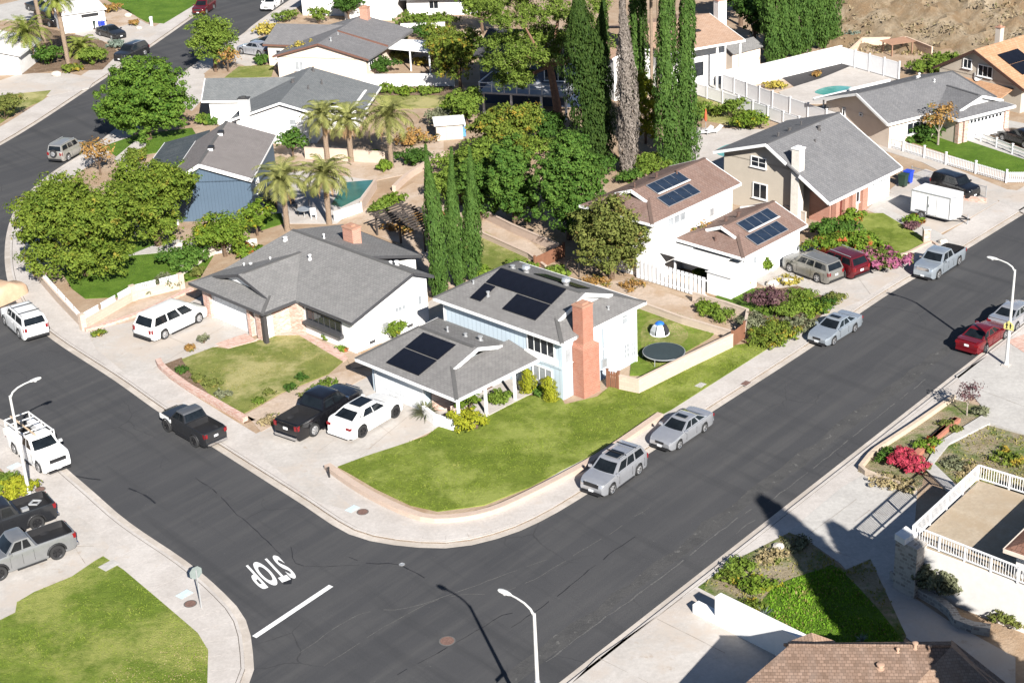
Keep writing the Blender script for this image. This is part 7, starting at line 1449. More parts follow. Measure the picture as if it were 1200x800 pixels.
# --- grass blades on the lawns near the camera
def inpoly(P, poly):
    x, y = P[:, 0], P[:, 1]; ins = np.zeros(len(P), bool); n = len(poly)
    for i in range(n):
        x1, y1 = poly[i]; x2, y2 = poly[(i + 1) % n]; c = ((y1 > y) != (y2 > y)) & (x < (x2 - x1) * (y - y1) / (y2 - y1 + 1e-12) + x1); ins ^= c
    return ins
def grass(label, pts, dens, h, mat, z=.04, patch=None, sp=1.0):
    poly = px(pts); A = np.array(poly); lo, hi = A.min(0), A.max(0); rng = rngn(); n = int(dens * np.prod(hi - lo)); Q = rng.uniform(lo, hi, (n, 2)); Q = Q[inpoly(Q, poly)]
    w = np.sin(Q[:, 0] * 1.7 + np.sin(Q[:, 1] * 1.1) * 2) + np.sin(Q[:, 1] * 2.3 + Q[:, 0] * .6) + np.sin(Q[:, 0] * .5 - Q[:, 1] * .7) * 1.2
    keep = rng.uniform(-2.6, 2.0, len(Q)) < w * sp + (1 - sp) * 3; Q = Q[keep]; n = len(Q); w = w[keep]
    hh = h * rng.uniform(.5, 1.2, n) * (1 + .15 * w); a = rng.uniform(0, 2 * PI, n); d = np.stack([np.cos(a), np.sin(a), np.zeros(n)], 1); b = np.concatenate([Q, np.full((n, 1), z - .01)], 1)
    ln = rng.normal(size=(n, 3)) * .45; ln[:, 2] = 1; tip = b + ln * hh[:, None]; wd = (h * .55 * rng.uniform(.6, 1.2, n))[:, None]
    V = np.stack([b - d * wd, b + d * wd, tip + d * wd * .35, tip - d * wd * .35], 1).reshape(-1, 3)
    o = link('grass', np_mesh('grass', V, 4, LEAFS[mat])); setp(o, label, None, None, 'stuff')
grass('mown grass of the big corner lawn', LAWN_MAIN, 75, .055, 'grass', .05, sp=.75); grass('mown grass of the left foreground corner lawn', LAWN_SW, 75, .05, 'grass', .05, sp=.9)
grass('dry worn patch of the left foreground lawn', [(105, 815), (140, 775), (185, 742), (215, 735), (244, 765), (243, 815)], 70, .05, 'straw', .055, sp=.9)
grass('thin dry grass before the white brick fronted house', LAWN_H2, 50, .055, 'grass_dry', .04); grass('long lush grass behind the brown tile roof', GRASS_SE, 110, .11, 'grass_lush', .05, sp=.4)
grass('weeds and grass on the lower right slope', [(818, 688), (862, 656), (925, 624), (945, 632), (990, 668), (1020, 655), (1062, 745), (1050, 765), (935, 765), (870, 715)], 30, .12, 'grass_dry', .03)
grass('weedy grass on the dry lawn at the right edge', [(1094, 545), (1112, 523), (1158, 499), (1240, 522), (1240, 600), (1150, 590)], 45, .12, 'grass_dry', .06)
grass('grass of the fenced back lawn', [(738, 440), (746, 362), (768, 356), (842, 386), (832, 396), (790, 420), (757, 440)], 45, .06, 'grass_lush', .03)
grass('dry scrub grass on the hillside', [(1000, 62), (1010, 52), (1060, 50), (1095, 62), (1090, 66)], 8, .25, 'straw', .02)
# scrub scattered over the hillside
rng = rngn(); V = []
U = rng.uniform(0, hl + 25, 2600); W2 = rng.uniform(.5, 38, 2600); 
Pn = []; 
for u_, w_ in zip(U, W2):
    q = h0 + hd * u_ + hn * w_; Pn.append((q[0], q[1], hill_z(u_, w_) - .1))
Pn = np.array(Pn); keep = (np.sin(U * .8) + np.sin(W2 * .9 + U * .3) + rng.normal(size=len(U)) * .5) > .3; Pn = Pn[keep]
Pn = np.repeat(Pn, 5, 0) + rng.normal(size=(len(Pn) * 5, 3)) * np.array([.4, .4, .12]) + np.array([0, 0, .2])
o = link('scrub', np_mesh('scrub', leaf_verts(Pn, rng.normal(size=Pn.shape) + np.array([0, 0, .6]), .2 * rng.uniform(.6, 1.3, len(Pn)), .5, rng), 4, leaf_mat('dry_scrub', (.17, .13, .07), (.38, .31, .20), (.10, .10, .04), .2))); setp(o, 'dry scrub scattered over the hillside', None, None, 'stuff')
# ------------------------------------------------------------------ vehicles
def interp(x, tab): return float(np.interp(x, [t[0] for t in tab], [t[1] for t in tab]))
STY = {  # fractions of length (front = 0) and of height
 'sedan': dict(L=4.8, W=1.83, H=1.45, wb=(.19, .765), r=.33, top=[(0, .44), (.02, .50), (.10, .56), (.27, .645), (.30, .65), (.84, .68), (.90, .70), (.975, .685), (1, .60)],
   cab=(.265, .45, .67, .86), posts=(.08, .33, .37, .64, .70, .95), yb=.44, yr=.335),
 'suv': dict(L=4.6, W=1.85, H=1.68, wb=(.19, .775), r=.36, top=[(0, .42), (.02, .52), (.08, .57), (.24, .62), (.30, .625), (.90, .655), (.985, .64), (1, .55)],
   cab=(.235, .40, .91, .985), posts=(.09, .34, .37, .61, .65, .93), yb=.455, yr=.375),
 'crossover': dict(L=4.75, W=1.95, H=1.6, wb=(.185, .79), r=.39, top=[(0, .40), (.02, .52), (.09, .61), (.26, .68), (.30, .69), (.88, .745), (.95, .735), (.985, .64), (1, .52)],
   cab=(.25, .42, .74, .965), posts=(.09, .40, .42, .72, .80, .84), yb=.45, yr=.33),
 'bigsuv': dict(L=5.3, W=2.0, H=1.88, wb=(.185, .765), r=.40, top=[(0, .46), (.015, .56), (.06, .61), (.22, .635), (.28, .635), (.92, .65), (.99, .64), (1, .45)],
   cab=(.235, .35, .93, .99), posts=(.09, .32, .35, .56, .60, .95), yb=.465, yr=.395),
 'van': dict(L=5.1, W=2.0, H=1.78, wb=(.19, .79), r=.345, top=[(0, .38), (.02, .46), (.08, .52), (.16, .575), (.20, .58), (.92, .60), (.985, .585), (1, .42)],
   cab=(.125, .31, .90, .985), posts=(.12, .36, .39, .64, .67, .95), yb=.465, yr=.38),
 'crew': dict(L=5.8, W=2.0, H=1.90, wb=(.165, .775), r=.40, top=[(0, .46), (.015, .56), (.06, .60), (.22, .63), (.27, .635), (.62, .645), (.63, .645), (.99, .635), (1, .55)],
   cab=(.235, .345, .575, .635), posts=(.10, .48, .53, .90), yb=.465, yr=.385, bed=(.648, .975)),
 'excab': dict(L=5.5, W=1.95, H=1.84, wb=(.165, .775), r=.40, top=[(0, .46), (.015, .56), (.06, .60), (.23, .63), (.28, .635), (.60, .645), (.99, .635), (1, .55)],
   cab=(.25, .365, .53, .585), posts=(.11, .52, .58, .88), yb=.465, yr=.385, bed=(.60, .975)),
 'jeep': dict(L=4.5, W=1.8, H=1.8, wb=(.19, .775), r=.37, top=[(0, .42), (.02, .52), (.08, .57), (.26, .62), (.30, .625), (.92, .65), (.985, .64), (1, .55)],
   cab=(.25, .36, .94, .985), posts=(.09, .34, .37, .61, .65, .93), yb=.46, yr=.40),
}
_wheels = {}
def wheel_mesh(r, w, rim, spokes):
    key = (round(r, 2), rim.name, spokes)
    if key in _wheels: return _wheels[key]
    t = MB(); rr = r * (.66 if spokes != 4 else .56)
    prof = [(rr, -w * .42), (r * .93, -w / 2), (r, -w * .32), (r, w * .32), (r * .93, w / 2), (rr, w * .42)]; n = 20; vs = []; fs = []
    for q, y in prof:
        for k in range(n): a = 2 * PI * k / n; vs.append((q * math.cos(a), y, q * math.sin(a)))
    for i in range(len(prof) - 1):
        for k in range(n): fs.append((i * n + k, i * n + (k + 1) % n, (i + 1) * n + (k + 1) % n, (i + 1) * n + k))
    t.add(vs, fs); tm = t.mesh('wheel', RUBBER, True)
    m = MB()
    m.lathe([(rr * .98, .0), (rr * .98, w * .1), (.01, w * .1)], (0, w * -.03, 0), 20, axis='y', m=1)
    ns = 5 if spokes != 6 else 6
    for k in range(ns):
        a = 2 * PI * k / ns; M = Matrix.Rotation(-a, 4, 'Y'); 
        vs = [M @ Vector(p) for p in ((rr * .1, w * .34, -rr * .14), (rr * .97, w * .40, -rr * .11), (rr * .97, w * .40, rr * .11), (rr * .1, w * .34, rr * .14), (rr * .1, w * .1, -rr * .14), (rr * .97, w * .1, -rr * .11), (rr * .97, w * .1, rr * .11), (rr * .1, w * .1, rr * .14))]
        m.add(vs, [(0, 1, 2, 3), (0, 4, 5, 1), (2, 6, 7, 3), (1, 5, 6, 2)])
    m.lathe([(rr * .22, 0), (rr * .2, w * .4), (.01, w * .41)], (0, 0, 0), 10, axis='y')
    ring = [(rr * .88, w * .36), (rr, w * .42), (rr, w * .3)]; vs = []; fs = []
    for q, y in ring:
        for k in range(n): a = 2 * PI * k / n; vs.append((q * math.cos(a), y, q * math.sin(a)))
    for i in range(2):
        for k in range(n): fs.append((i * n + k, i * n + (k + 1) % n, (i + 1) * n + (k + 1) % n, (i + 1) * n + k))
    m.add(vs, fs); rm = m.mesh('rim', [rim, BLACK if rim is DKRIM else METAL], True)
    _wheels[key] = (tm, rm); return tm, rm
def car(name, label, cat, sty, fw, rw, side, paint, z=RZ, rim=ALLOY, extras=(), spokes=5, lift=0.0, group=None, scale=None, roofm=None, wscale=1.0, trim=None, bedm=None):
    """fw, rw: where the two near-side tyres touch the ground in the survey; side +1 = the car's left side is the near one"""
    S = STY[sty]; A, B = G(fw[0], fw[1], z), G(rw[0], rw[1], z); d = (A - B); wb = d.length; h = d.normalized(); nl = Vector((-h.y, h.x, 0))
    L, W, Ht = S['L'], S['W'], S['H']; f0, f1 = S['wb']; sc = scale or wb / ((f1 - f0) * L)
    tw = W / 2 - .12
    mid = (A + B) / 2 - nl * side * tw * sc
    xm = (f0 + f1) / 2 * L
    o = mid - h * (L / 2 - xm) * sc
    t = thing(name, label, cat, (o.x, o.y, z + .01), math.atan2(h.y, h.x), group); t.scale = (sc, sc, sc)
    X = lambda f: L / 2 - f * L                                      # front is +x
    r = S['r'] * wscale; ax = [X(f0), X(f1)]; zw = r; sill = .20 + lift * .6; topz = lambda f: interp(f, S['top']) * Ht + lift
    bed = S.get('bed'); Hr = Ht + lift
    # --- body
    st = set(np.linspace(0, 1, 25)); 
    for f in (f0, f1):
        for q in np.linspace(-1, 1, 11): st.add(f + q * r * 1.16 / L)
    st |= {.008, .02, .04, .96, .98, .992}
    if bed: st |= {bed[0] - .004, bed[0] + .004, bed[1] - .004, bed[1] + .004}
    st = sorted(x for x in st if 0 <= x <= 1); nst = []
    for x in st:
        if not nst or x - nst[-1] > .0025: nst.append(x)
    st = nst; rows = []
    for f in st:
        x = X(f); zt = topz(f); w = W / 2
        e = min(f, 1 - f); c = .13 if f < .5 else .09
        w *= 1 - (.20 if f < .5 else .13) * max(0, (c - e) / c) ** 2.2
        zb = sill + .16 * max(0, (.03 - e) / .03)
        arch = None
        for axx in ax:
            dx = x - axx
            if abs(dx) < r * 1.15: arch = zw + math.sqrt(max(0, (r * 1.15) ** 2 - dx * dx))
        za = max(zb, arch) if arch else zb
        zm = max(za + .03, sill + (zt - sill) * .55); zs = max(zm + .02, zt - .10 * Ht / 1.5)
        inner = [(.66 * w, zt + .012), (.34 * w, zt + .02), (0, zt + .022)]
        if bed and bed[0] < f < bed[1]: fl = zt - .44; inner = [(w - .10, zt), (w - .12, fl), (0, fl)]
        bw = w * .72 if arch else w * .93
        half = [(0, zb), (bw, za if arch else zb), (w * .965, za), (w, zm), (w * .985, zs), (w * .945, zt - .012)] + inner
        rows.append((x, half))
    body = MB(); vs = []; n = 9; ring = 2 * n - 2
    for x, half in rows:
        pts = [(x, -y, zz) for y, zz in half] + [(x, y, zz) for y, zz in half[-2:0:-1]]
        vs += pts
    fs = []
    for i in range(len(rows) - 1):
        for k in range(ring): fs.append((i * ring + k, i * ring + (k + 1) % ring, (i + 1) * ring + (k + 1) % ring, (i + 1) * ring + k))
    fs += [tuple(range(ring)), tuple(range((len(rows) - 1) * ring, len(rows) * ring))[::-1]]
    body.add(vs, fs)
    mats = [paint, BLACK, bedm or BLACK, roofm or paint]
    for i in range(len(rows) - 1):
        fm = (st[i] + st[i + 1]) / 2
        for k in range(ring):
            kk = min(k, ring - 1 - k)
            if kk in (0, 1): body.m[i * ring + k] = 1
            if bed and bed[0] - .003 < fm < bed[1] + .003 and kk in (6, 7): body.m[i * ring + k] = 2
    # --- cabin: rings from belt to roof
    b0, r0, r1, b1 = S['cab']; fr = [-1, -.86, -.3, .3, .86, 1]; P_ = list(S['posts']); sd = P_
    def ringpts(tt):
        k = tt; xf = X(b0 + (r0 - b0) * k); xr = X(b1 + (r1 - b1) * k); zf = topz(b0) - .02; zrr = topz(b1) - .02
        y = (S['yb'] + (S['yr'] - S['yb']) * k) * W; out = []
        bul = .10 * (1 - .3 * k)
        zfun = lambda s: (zf + (zrr - zf) * s) * (1 - k) + k * (Hr - .05 - .035 * s * s - .03 * (1 - s) ** 3)
        for v in fr: out.append((xf - bul * v * v, -y * v * -1 * (-1), zfun(0)))      # placeholder order front: +y to -y handled below
        return xf, xr, y, zfun, bul
    levels = [0, .12, .88, 1.0]; rv = []
    for k in levels:
        xf, xr, y, zfun, bul = ringpts(k); ringv = []
        for v in fr: ringv.append((xf - bul * v * v, -v * y, zfun(0)))                # front, from +y (left) to -y (right)
        for s in sd: ringv.append((xf - bul + (xr + bul * .5 - xf + bul) * s, -y, zfun(s)))
        for v in fr: ringv.append((xr + bul * .5 * v * v, v * y, zfun(1)))
        for s in sd[::-1]: ringv.append((xf - bul + (xr + bul * .5 - xf + bul) * s, y, zfun(s)))
        rv.append(ringv)
    xf, xr, y, zfun, bul = ringpts(1.0); m = len(rv[0]); cx = (xf + xr) / 2
    for shrink, dz in ((.86, .028), (.45, .045)):
        rv.append([(cx + (p[0] - cx) * shrink, p[1] * shrink, p[2] + dz) for p in rv[3]])
    cab0 = len(body.v); glass = {}
    body.v += [p for ringv in rv for p in ringv]
    nf, ns = len(fr), len(sd)
    def is_glass(i):                                                  # segment i -> i+1 of the ring
        if i < nf - 1: return 'windscreen' if 1 <= i <= nf - 3 else None
        i -= nf - 1
        seg = ns + 1
        if i < seg: return ('R', i) if 1 <= i <= seg - 2 and (i % 2 == 1) else None
        i -= seg
        if i < nf - 1: return 'rear_window' if 1 <= i <= nf - 3 else None
        i -= nf - 1
        return ('L', i) if 1 <= i <= seg - 2 and (i % 2 == 1) else None
    gl = {}
    for lv in range(len(rv) - 1):
        for i in range(m):
            j = (i + 1) % m; q = (cab0 + lv * m + i, cab0 + lv * m + j, cab0 + (lv + 1) * m + j, cab0 + (lv + 1) * m + i)
            g = is_glass(i) if lv == 1 else None
            if g: gl.setdefault(g, []).append([body.v[a] for a in q])
            else: body.f.append(q); body.m.append(3 if lv >= 2 else 0)
    body.f.append(tuple(cab0 + (len(rv) - 1) * m + i for i in range(m))); body.m.append(3)
    bo = body.build('body', mats, t, smooth=44)
    for g, qs in gl.items():
        gm = MB()
        for q in qs: gm.face(q)
        gm.build(g if isinstance(g, str) else 'side_window', CARGLASS, t, smooth=40)
    # --- wheels
    tm, rm = wheel_mesh(r, .24 if wscale < 1.08 else .30, rim, spokes)
    for axx in ax:
        for sg in (1, -1):
            wo = link('wheel', tm, t); wo.location = (axx, sg * (tw + .02 + (.05 if wscale > 1.08 else 0)), zw); wo.rotation_euler = (0, 0, 0 if sg > 0 else PI)
            link('rim', rm, wo)
    # --- lamps, grille, plates, mirrors
    zt0, zt1 = topz(.02), topz(.985); wf, wr = W / 2 * .82, W / 2 * .88; tall = sty in ('suv', 'bigsuv', 'crew', 'excab', 'van', 'jeep')
    for sg in (1, -1):
        MB().add and None
        mb = MB(); x0 = X(.012); mb.add([(x0 + .03, sg * wf * .48, zt0 - .17), (x0 - .02, sg * wf * .98, zt0 - .15), (x0 - .30, sg * wf * 1.12, zt0 - .08), (x0 - .30, sg * wf * 1.10, zt0 + .045), (x0 - .06, sg * wf * .95, zt0 + .0), (x0 - .01, sg * wf * .5, zt0 - .01)], [(0, 1, 4, 5) if sg > 0 else (5, 4, 1, 0), (1, 2, 3, 4) if sg > 0 else (4, 3, 2, 1), (5, 4, 3) if sg > 0 else (3, 4, 5)]); mb.build('headlight', CLR_L, t)
        mb = MB(); x1 = X(1.0); hh = .32 if tall else .17; mb.box((x1 + .02, sg * (wr - .11), zt1 - .06 - hh / 2), (.07, .17 if tall else .3, hh * .85)); mb.box((x1 + .13, sg * (wr + .045), zt1 - .06 - hh / 2), (.2, .03, hh * .9)); mb.build('tail_light', RED_L, t)
        mb = MB(); mx = X(b0 + .055); mb.box((mx, sg * (W / 2 + .07), topz(b0) + .07), (.12, .2, .15)); mb.box((mx, sg * (W / 2 - .05), topz(b0) + .02), (.06, .14, .05)); mb.build('mirror', trim or paint, t)
        mb = MB()
        for s in (.44, .74)[: 2 if not bed or sty == 'crew' else 1]: mb.box((X(b0 + (b1 - b0) * s), sg * (W / 2 + .003), sill + (topz(.5) - sill) * .78), (.2, .03, .035))
        mb.build('door_handle', trim or paint, t)
        for s in (.14, .52, .88): MB().box((X(b0 + (b1 - b0) * s), sg * (W / 2 - .004), sill + (topz(.5) - sill) * .52), (.012, .02, (topz(.5) - sill) * .62)).build('door_seam', BLACK, t)
    MB().box((X(.004) + .008, 0, zt0 - .12), (.05, wf * (.85 if not tall else 1.35), .15 if not tall else .24)).build('grille', CHROME if trim is CHROME else BLACK, t); MB().box((X(.008) + .0, 0, sill + .18), (.05, wf * 1.2, .1)).build('air_intake', BLACK, t)
    MB().box((X(1.0) - .012, 0, zt1 - (.36 if tall else .22)), (.03, .32, .15)).build('licence_plate', PLATE, t)
    MB().box((X(0) + .02, 0, sill + .2), (.03, .32, .12)).build('front_plate', PLATE, t)
    bmat = trim or (CHROME if bed else BLACK if tall else paint)
    MB().box((X(1.0) - .03, 0, sill + .17), (.14, W * .82, .16)).build('bumper', bmat, t); MB().box((X(0) + .0, 0, sill + .05), (.14, W * .72, .1)).build('bumper', BLACK, t); MB().box((0, 0, sill - .03), (L * .9, W * .8, .12)).build('underbody', BLACK, t)
    if tall:
        for sg in (1, -1): MB().bar((X(b0 + .1), sg * (W / 2 - .02), sill + .02), (X(f1 - .12), sg * (W / 2 - .02), sill + .02), .1, .08).build('side_step', BLACK, t)
    if 'sunroof' in extras: MB().box((cx + .25 * (xf - xr), 0, Hr + .012), ((xf - xr) * .32, y * 1.25, .02)).build('sunroof', CARGLASS, t)
    if 'panoroof' in extras: MB().box((cx + .02, 0, Hr + .012), ((xf - xr) * .72, y * 1.35, .022)).build('sunroof', CARGLASS, t)
    if 'rails' in extras:
        for sg in (1, -1): MB().bar((xf - .2, sg * y * .9, Hr + .06), (xr + .15, sg * y * .9, Hr + .03), .04, .04).build('roof_rail', METAL if roofm is None else BLACK, t)
    if 'cross' in extras:
        for q in (.3, .75): MB().bar((xf + (xr - xf) * q, -y, Hr + .07), (xf + (xr - xf) * q, y, Hr + .07), .06, .04).build('crossbar', BLACK, t)
    if 'spoiler' in extras: MB().box((X(.97), 0, zt1 + .1), (.2, W * .75, .04)).box((X(.97), W * .3, zt1 + .04), (.1, .05, .1)).box((X(.97), -W * .3, zt1 + .04), (.1, .05, .1)).build('spoiler', paint, t)
    if 'spare' in extras:
        wo = link('spare_wheel', tm, t); wo.location = (X(1.0) - .13, 0, zt1 - .12); wo.rotation_euler = (0, 0, PI / 2); link('rim', rm, wo)
    if 'rack' in extras:                                              # service body with ladder rack
        zz = Hr + .12; mb = MB(); xa, xb = X(.36), X(.985)
        for sg in (1, -1):
            mb.bar((xa, sg * .82, zz), (xb, sg * .82, zz), .07, .07)
            for q in (xa, (xa + xb) / 2, xb): mb.bar((q, sg * .82, topz(.8) - .1), (q, sg * .82, zz), .06, .06)
        for q in np.linspace(xa, xb, 5): mb.bar((q, -.82, zz), (q, .82, zz), .06, .05)
        mb.build('ladder_rack', WHITE, t)
        for sg in (1, -1): MB().box((X(.81), sg * (W / 2 - .17), topz(.8) + .06), (X(.64) - X(.98), .42, .42)).build('tool_locker', paint, t)
        MB().tube([(xa, -.35, zz + .08), (xb, -.35, zz + .08)], .06, 6).build('pipe_load', flat('tan_pipe', (.5, .38, .26), .7), t)
    if 'load' in extras:
        mb = MB(); fl = topz(.8) - .44; 
        mb.tube([(X(.78), 0, fl + .3), (X(.84), .3, fl + .3), (X(.9), 0, fl + .3), (X(.84), -.3, fl + .3), (X(.78), 0, fl + .3)], .07, 6); mb.box((X(.72), .2, fl + .15), (.4, .3, .3)); mb.build('bed_load', METAL, t)
    if 'flares' in extras:
        for axx in ax:
            for sg in (1, -1):
                mb = MB(); mb.tube([(axx + r * 1.2 * math.cos(a), sg * (W / 2 + .0), zw + r * 1.2 * math.sin(a)) for a in np.linspace(.05, PI - .05, 11)], .06, 6); mb.build('fender_flare', BLACK, t)
    return t
PT = {k: paint_mat('paint_' + k, c, m, r) for k, (c, m, r) in dict(silver=((.52, .53, .56), .6, .25), bluesilver=((.43, .48, .53), .55, .25), white=((.80, .80, .79), 0, .3), black=((.007, .007, .009), 0, .2), darkred=((.11, .007, .012), .2, .25), red=((.15, .008, .014), .2, .25), tan=((.27, .26, .235), .5, .35), grey=((.11, .115, .125), .3, .4), champagne=((.40, .385, .355), .5, .3), charcoal=((.022, .023, .026), .2, .3), lightsilver=((.56, .57, .58), .5, .32), steel=((.27, .275, .28), .5, .35)).items()}
car('suv', 'silver compact sport utility car with sunroof parked nearest the street corner', 'car', 'suv', (716.5, 578.7), (747.5, 556), 1, PT['silver'], extras=('sunroof', 'rails', 'cross'))
car('sedan', 'silver saloon with sunroof parked behind the silver sport utility car', 'car', 'sedan', (795, 526), (824.5, 506), 1, PT['silver'], extras=('sunroof',))
car('sedan', 'pale blue-grey saloon parked before the shrubby bank', 'car', 'sedan', (976, 404), (1000.5, 388.8), 1, PT['bluesilver'], extras=('sunroof',))
car('pickup_truck', 'silver crew cab pickup parked by the pink bougainvillea', 'pickup', 'crew', (1098.7, 326.7), (1122.7, 310.7), 1, PT['bluesilver'], trim=CHROME)
car('suv', 'tan sport utility car on the driveway of the brown roofed house', 'car', 'bigsuv', (925.9, 319), (958, 331), 1, PT['tan'], z=0, extras=('rails',))
car('suv', 'dark red sport utility car half hidden behind the tan one', 'car', 'suv', (957, 313.5), (987, 325), 1, PT['darkred'], z=0, extras=('rails',), scale=1.05)
car('sedan', 'dark red saloon parked near the crossing sign', 'car', 'sedan', (1176, 397), (1154, 412.5), -1, PT['red'], scale=1.0, extras=('spoiler',))
car('sedan', 'silver saloon parked ahead of the dark red one', 'car', 'sedan', (1211, 372), (1190, 387), -1, PT['silver'], scale=1.0, extras=('spoiler',))
car('suv', 'large white sport utility car seen from behind at the curve', 'car', 'bigsuv', (7, 380.5), (25, 397), 1, PT['white'], extras=('rails', 'cross'), scale=1.02)
car('minivan', 'white minivan on the driveway of the brick fronted house', 'minivan', 'van', (233, 378), (193, 397), -1, PT['white'], z=0)
car('pickup_truck', 'lifted two-tone black and white pickup parked on the side street', 'pickup', 'excab', (198.7, 505), (230.7, 523), 1, PT['charcoal'], rim=DKRIM, spokes=6, lift=.16, wscale=1.12, extras=('flares',), roofm=PT['grey'])
car('pickup_truck', 'black crew cab pickup on the driveway of the blue house', 'pickup', 'crew', (416, 482), (368, 510.7), -1, PT['black'], z=0, trim=CHROME)
car('crossover', 'white coupe-like crossover with dark glass roof beside the black pickup', 'car', 'crossover', (463, 489), (424.5, 512), -1, PT['white'], z=0, rim=DKRIM, extras=('panoroof',))
car('utility_truck', 'white utility truck with ladder rack under the left street lamp', 'truck', 'excab', (49, 554.7), (18.5, 531), -1, PT['white'], extras=('rack',), scale=1.02)
car('pickup_truck', 'black pickup with gear in its bed at the left edge', 'pickup', 'crew', (-27, 644), (45, 619), 1, PT['charcoal'], z=0, rim=DKRIM, lift=.14, wscale=1.12, extras=('load', 'flares'), scale=1.0)
car('pickup_truck', 'silver extended cab pickup with black wheels at the left edge', 'pickup', 'excab', (0, 679), (68, 654), 1, PT['steel'], z=0, rim=DKRIM, lift=.14, wscale=1.12, extras=('flares',), scale=1.0)
car('offroad_car', 'silver boxy off-roader with spare wheel on its tail in the curve', 'car', 'jeep', (98, 178.5), (80, 188.5), -1, PT['champagne'], extras=('spare', 'rails'), scale=1.0)
car('suv', 'dark grey car parked beyond the large round tree', 'car', 'suv', (150, 73), (172, 64), 1, PT['charcoal'], scale=1.05, extras=('rails',))
car('suv', 'dark red car parked at the top of the curving street', 'car', 'suv', (240, 18), (252, 10), 1, PT['darkred'], scale=1.0)
car('sedan', 'white car at the top edge across the street', 'car', 'sedan', (306, 13.5), (318, 5), -1, PT['white'], scale=1.0)
car('hatchback', 'silver hatchback on the driveway of the cream house', 'car', 'crossover', (284, 64), (304, 67), 1, PT['silver'], z=0, scale=1.0)
car('sedan', 'dark car behind the silver hatchback in the shade', 'car', 'sedan', (298, 55), (320, 58), 1, PT['charcoal'], z=0, scale=.95)
car('sedan', 'dark blue car beside the bins across the street', 'car', 'sedan', (134, 47), (116, 42), -1, PT['charcoal'], z=0, scale=1.0)
car('suv', 'dark vehicle in the shade behind the left palms', 'car', 'bigsuv', (65, 34), (40, 26), -1, PT['black'], z=0, scale=1.0)
car('sedan', 'second dark car on the pale court behind the palms', 'car', 'sedan', (50, 17), (32, 12), -1, PT['charcoal'], z=0, scale=1.0)
car('sedan', 'black car on the garage apron at the right edge', 'car', 'sedan', (1176, 165), (1200, 173), 1, PT['black'], z=.04, scale=1.0)
car('suv', 'black car parked beside the white trailer', 'car', 'jeep', (1126, 233), (1100, 225), -1, PT['black'], z=0, scale=.95)
# white front wings of the two-tone pickup
two = [o for o in bpy.data.objects if o.get('label', '').startswith('lifted two-tone')][0]
for sg in (1, -1): MB().box((1.95, sg * .965, 1.03), (1.35, .06, .34)).build('fender', PT['white'], two)
# enclosed trailer
a, b = G(1067, 252.5), G(1112, 263.5); h = (b - a); LT = h.length; az = math.atan2(h.y, h.x)
t = thing('enclosed_trailer', 'white enclosed box trailer on the driveway of the beige house', 'trailer', (a.x, a.y, 0), az); WT = 2.0
bm_ = MB(); bm_.prism([(0, 0), (LT, 0), (LT + .3, WT * .3), (LT + .3, WT * .7), (LT, WT), (0, WT)], .42, 2.28); bm_.build('box_body', flat('trailer_white', (.78, .78, .78), .4, var=.04), t)
mb = MB()
for z in (.42, 2.24): mb.bar((-.02, -.02, z + .06), (LT, -.02, z + .06), .05, .08); mb.bar((LT, -.02, z + .06), (LT + .31, WT * .3, z + .06), .05, .08)
for x in (0, LT): mb.box((x, -.015, 1.35), (.06, .05, 1.8))
mb.build('edge_trim', METAL, t)
d = MB().box((LT * .55, -.03, 1.28), (.75, .05, 1.55)).build('door', WHITE, t); MB().box((LT * .55 - .28, -.07, 1.25), (.05, .05, .2)).build('handle', METAL, d)
mb = MB()
for x in (-.4, .4): mb.box((LT * .55 + x, -.035, 1.28), (.03, .06, 1.6))
mb.build('door_frame', METAL, d)
tm, rm = wheel_mesh(.33, .24, ALLOY, 5)
for y in (-.02, WT + .02):
    w_ = link('wheel', tm, t); w_.location = (LT * .3, y, .33); w_.rotation_euler = (0, 0, PI if y < 0 else 0); link('rim', rm, w_)
    MB().box((LT * .3, y, .72), (.95, .26, .06)).build('mudguard', METAL, t)
MB().bar((LT + .2, WT * .3, .5), (LT + 1.3, WT * .5, .5), .08, .1).bar((LT + .2, WT * .7, .5), (LT + 1.3, WT * .5, .5), .08, .1).build('drawbar', BLACK, t); MB().tube([(LT + 1.1, WT * .5, 0), (LT + 1.1, WT * .5, .8)], .05, 8).build('jack', METAL, t)
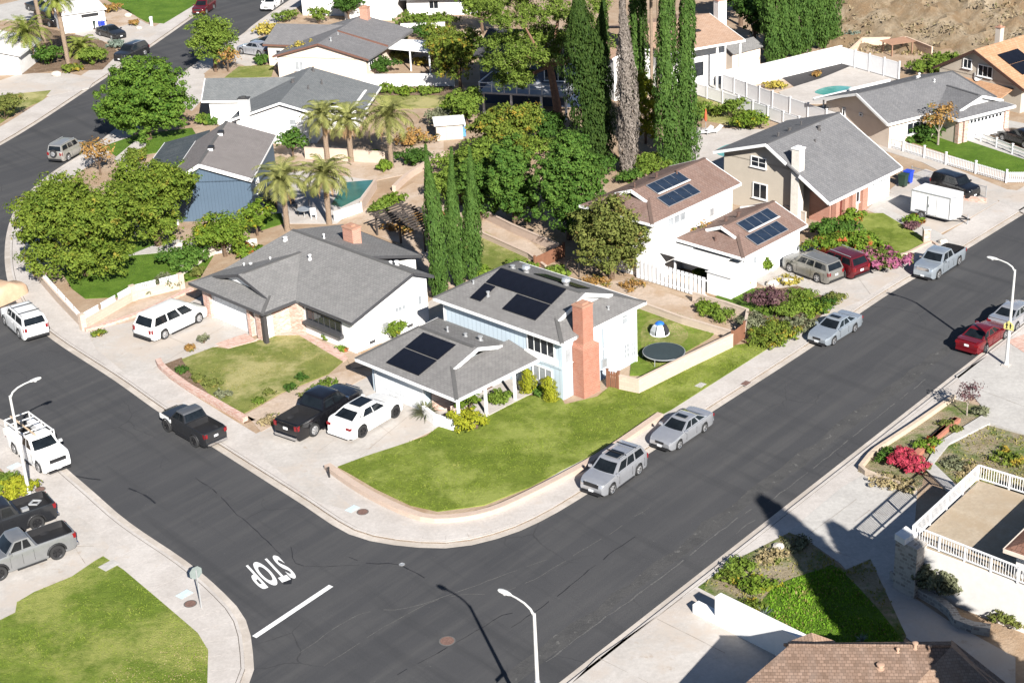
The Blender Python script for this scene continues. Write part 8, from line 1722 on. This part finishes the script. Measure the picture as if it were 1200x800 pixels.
# car under a tan cover
a, b = G(-14, 346, RZ), G(24, 350, RZ)
t = thing('covered_car', 'car under a rounded tan cover cut off by the left edge', 'covered car', G(3, 352, RZ), rad(55)); vs = []; fs = []
rr = random.Random(2); prof = [(-2.1, .25, .5), (-2.0, .80, .72), (-1.4, .93, .98), (-.7, .98, 1.42), (.5, .98, 1.5), (1.2, .96, 1.1), (1.8, .88, .98), (2.05, .7, .75), (2.1, .25, .5)]
n = 16
for x, w, hh in prof:
    for k in range(n + 1):
        a_ = PI * k / n; y = -w * math.copysign(abs(math.cos(a_)) ** .45, math.cos(a_)); zz = hh * abs(math.sin(a_)) ** .5; vs.append((x, y + rr.uniform(-.025, .025), max(.03, zz + rr.uniform(-.025, .025))))
for i in range(len(prof) - 1):
    for k in range(n): fs.append((i * (n + 1) + k, (i + 1) * (n + 1) + k, (i + 1) * (n + 1) + k + 1, i * (n + 1) + k + 1))
fs += [tuple(range(n + 1))[::-1], tuple(range((len(prof) - 1) * (n + 1), len(prof) * (n + 1)))]
mb = MB(); mb.add(vs, fs); mb.build('cover', flat('tan_cover', (.52, .36, .24), .9, var=.12, scale=2, bmp=.2), t, smooth=60)
# ------------------------------------------------------------------ light
w = bpy.data.worlds.new('World'); scene.world = w; w.use_nodes = True; nt = w.node_tree
sky = nt.nodes.new('ShaderNodeTexSky'); sky.sky_type = 'NISHITA'; sky.sun_disc = False; sky.sun_elevation = rad(SUN_EL); sky.sun_rotation = rad(90 - SUN_AZ); sky.air_density = 0.7; sky.dust_density = 0.2
bg = nt.nodes['Background']; bg.inputs['Strength'].default_value = 0.05; nt.links.new(sky.outputs[0], bg.inputs[0])
sd = bpy.data.lights.new('sun', 'SUN'); sd.energy = 5.0; sd.angle = rad(0.53); sd.color = (1.0, .955, .89); so = bpy.data.objects.new('sun', sd); COL.objects.link(so)
so.rotation_euler = (-sun_vec()).to_track_quat('-Z', 'Y').to_euler(); so.location = (0, 0, 80)
scene.view_settings.view_transform = 'Standard'; scene.view_settings.look = 'None'; scene.view_settings.exposure = 1.05; scene.view_settings.gamma = 1.0
scene.render.engine = 'CYCLES'; scene.cycles.max_bounces = 5; scene.cycles.diffuse_bounces = 1; scene.cycles.glossy_bounces = 2; scene.cycles.transmission_bounces = 2; scene.cycles.use_denoising = True
bpy.context.view_layer.update()
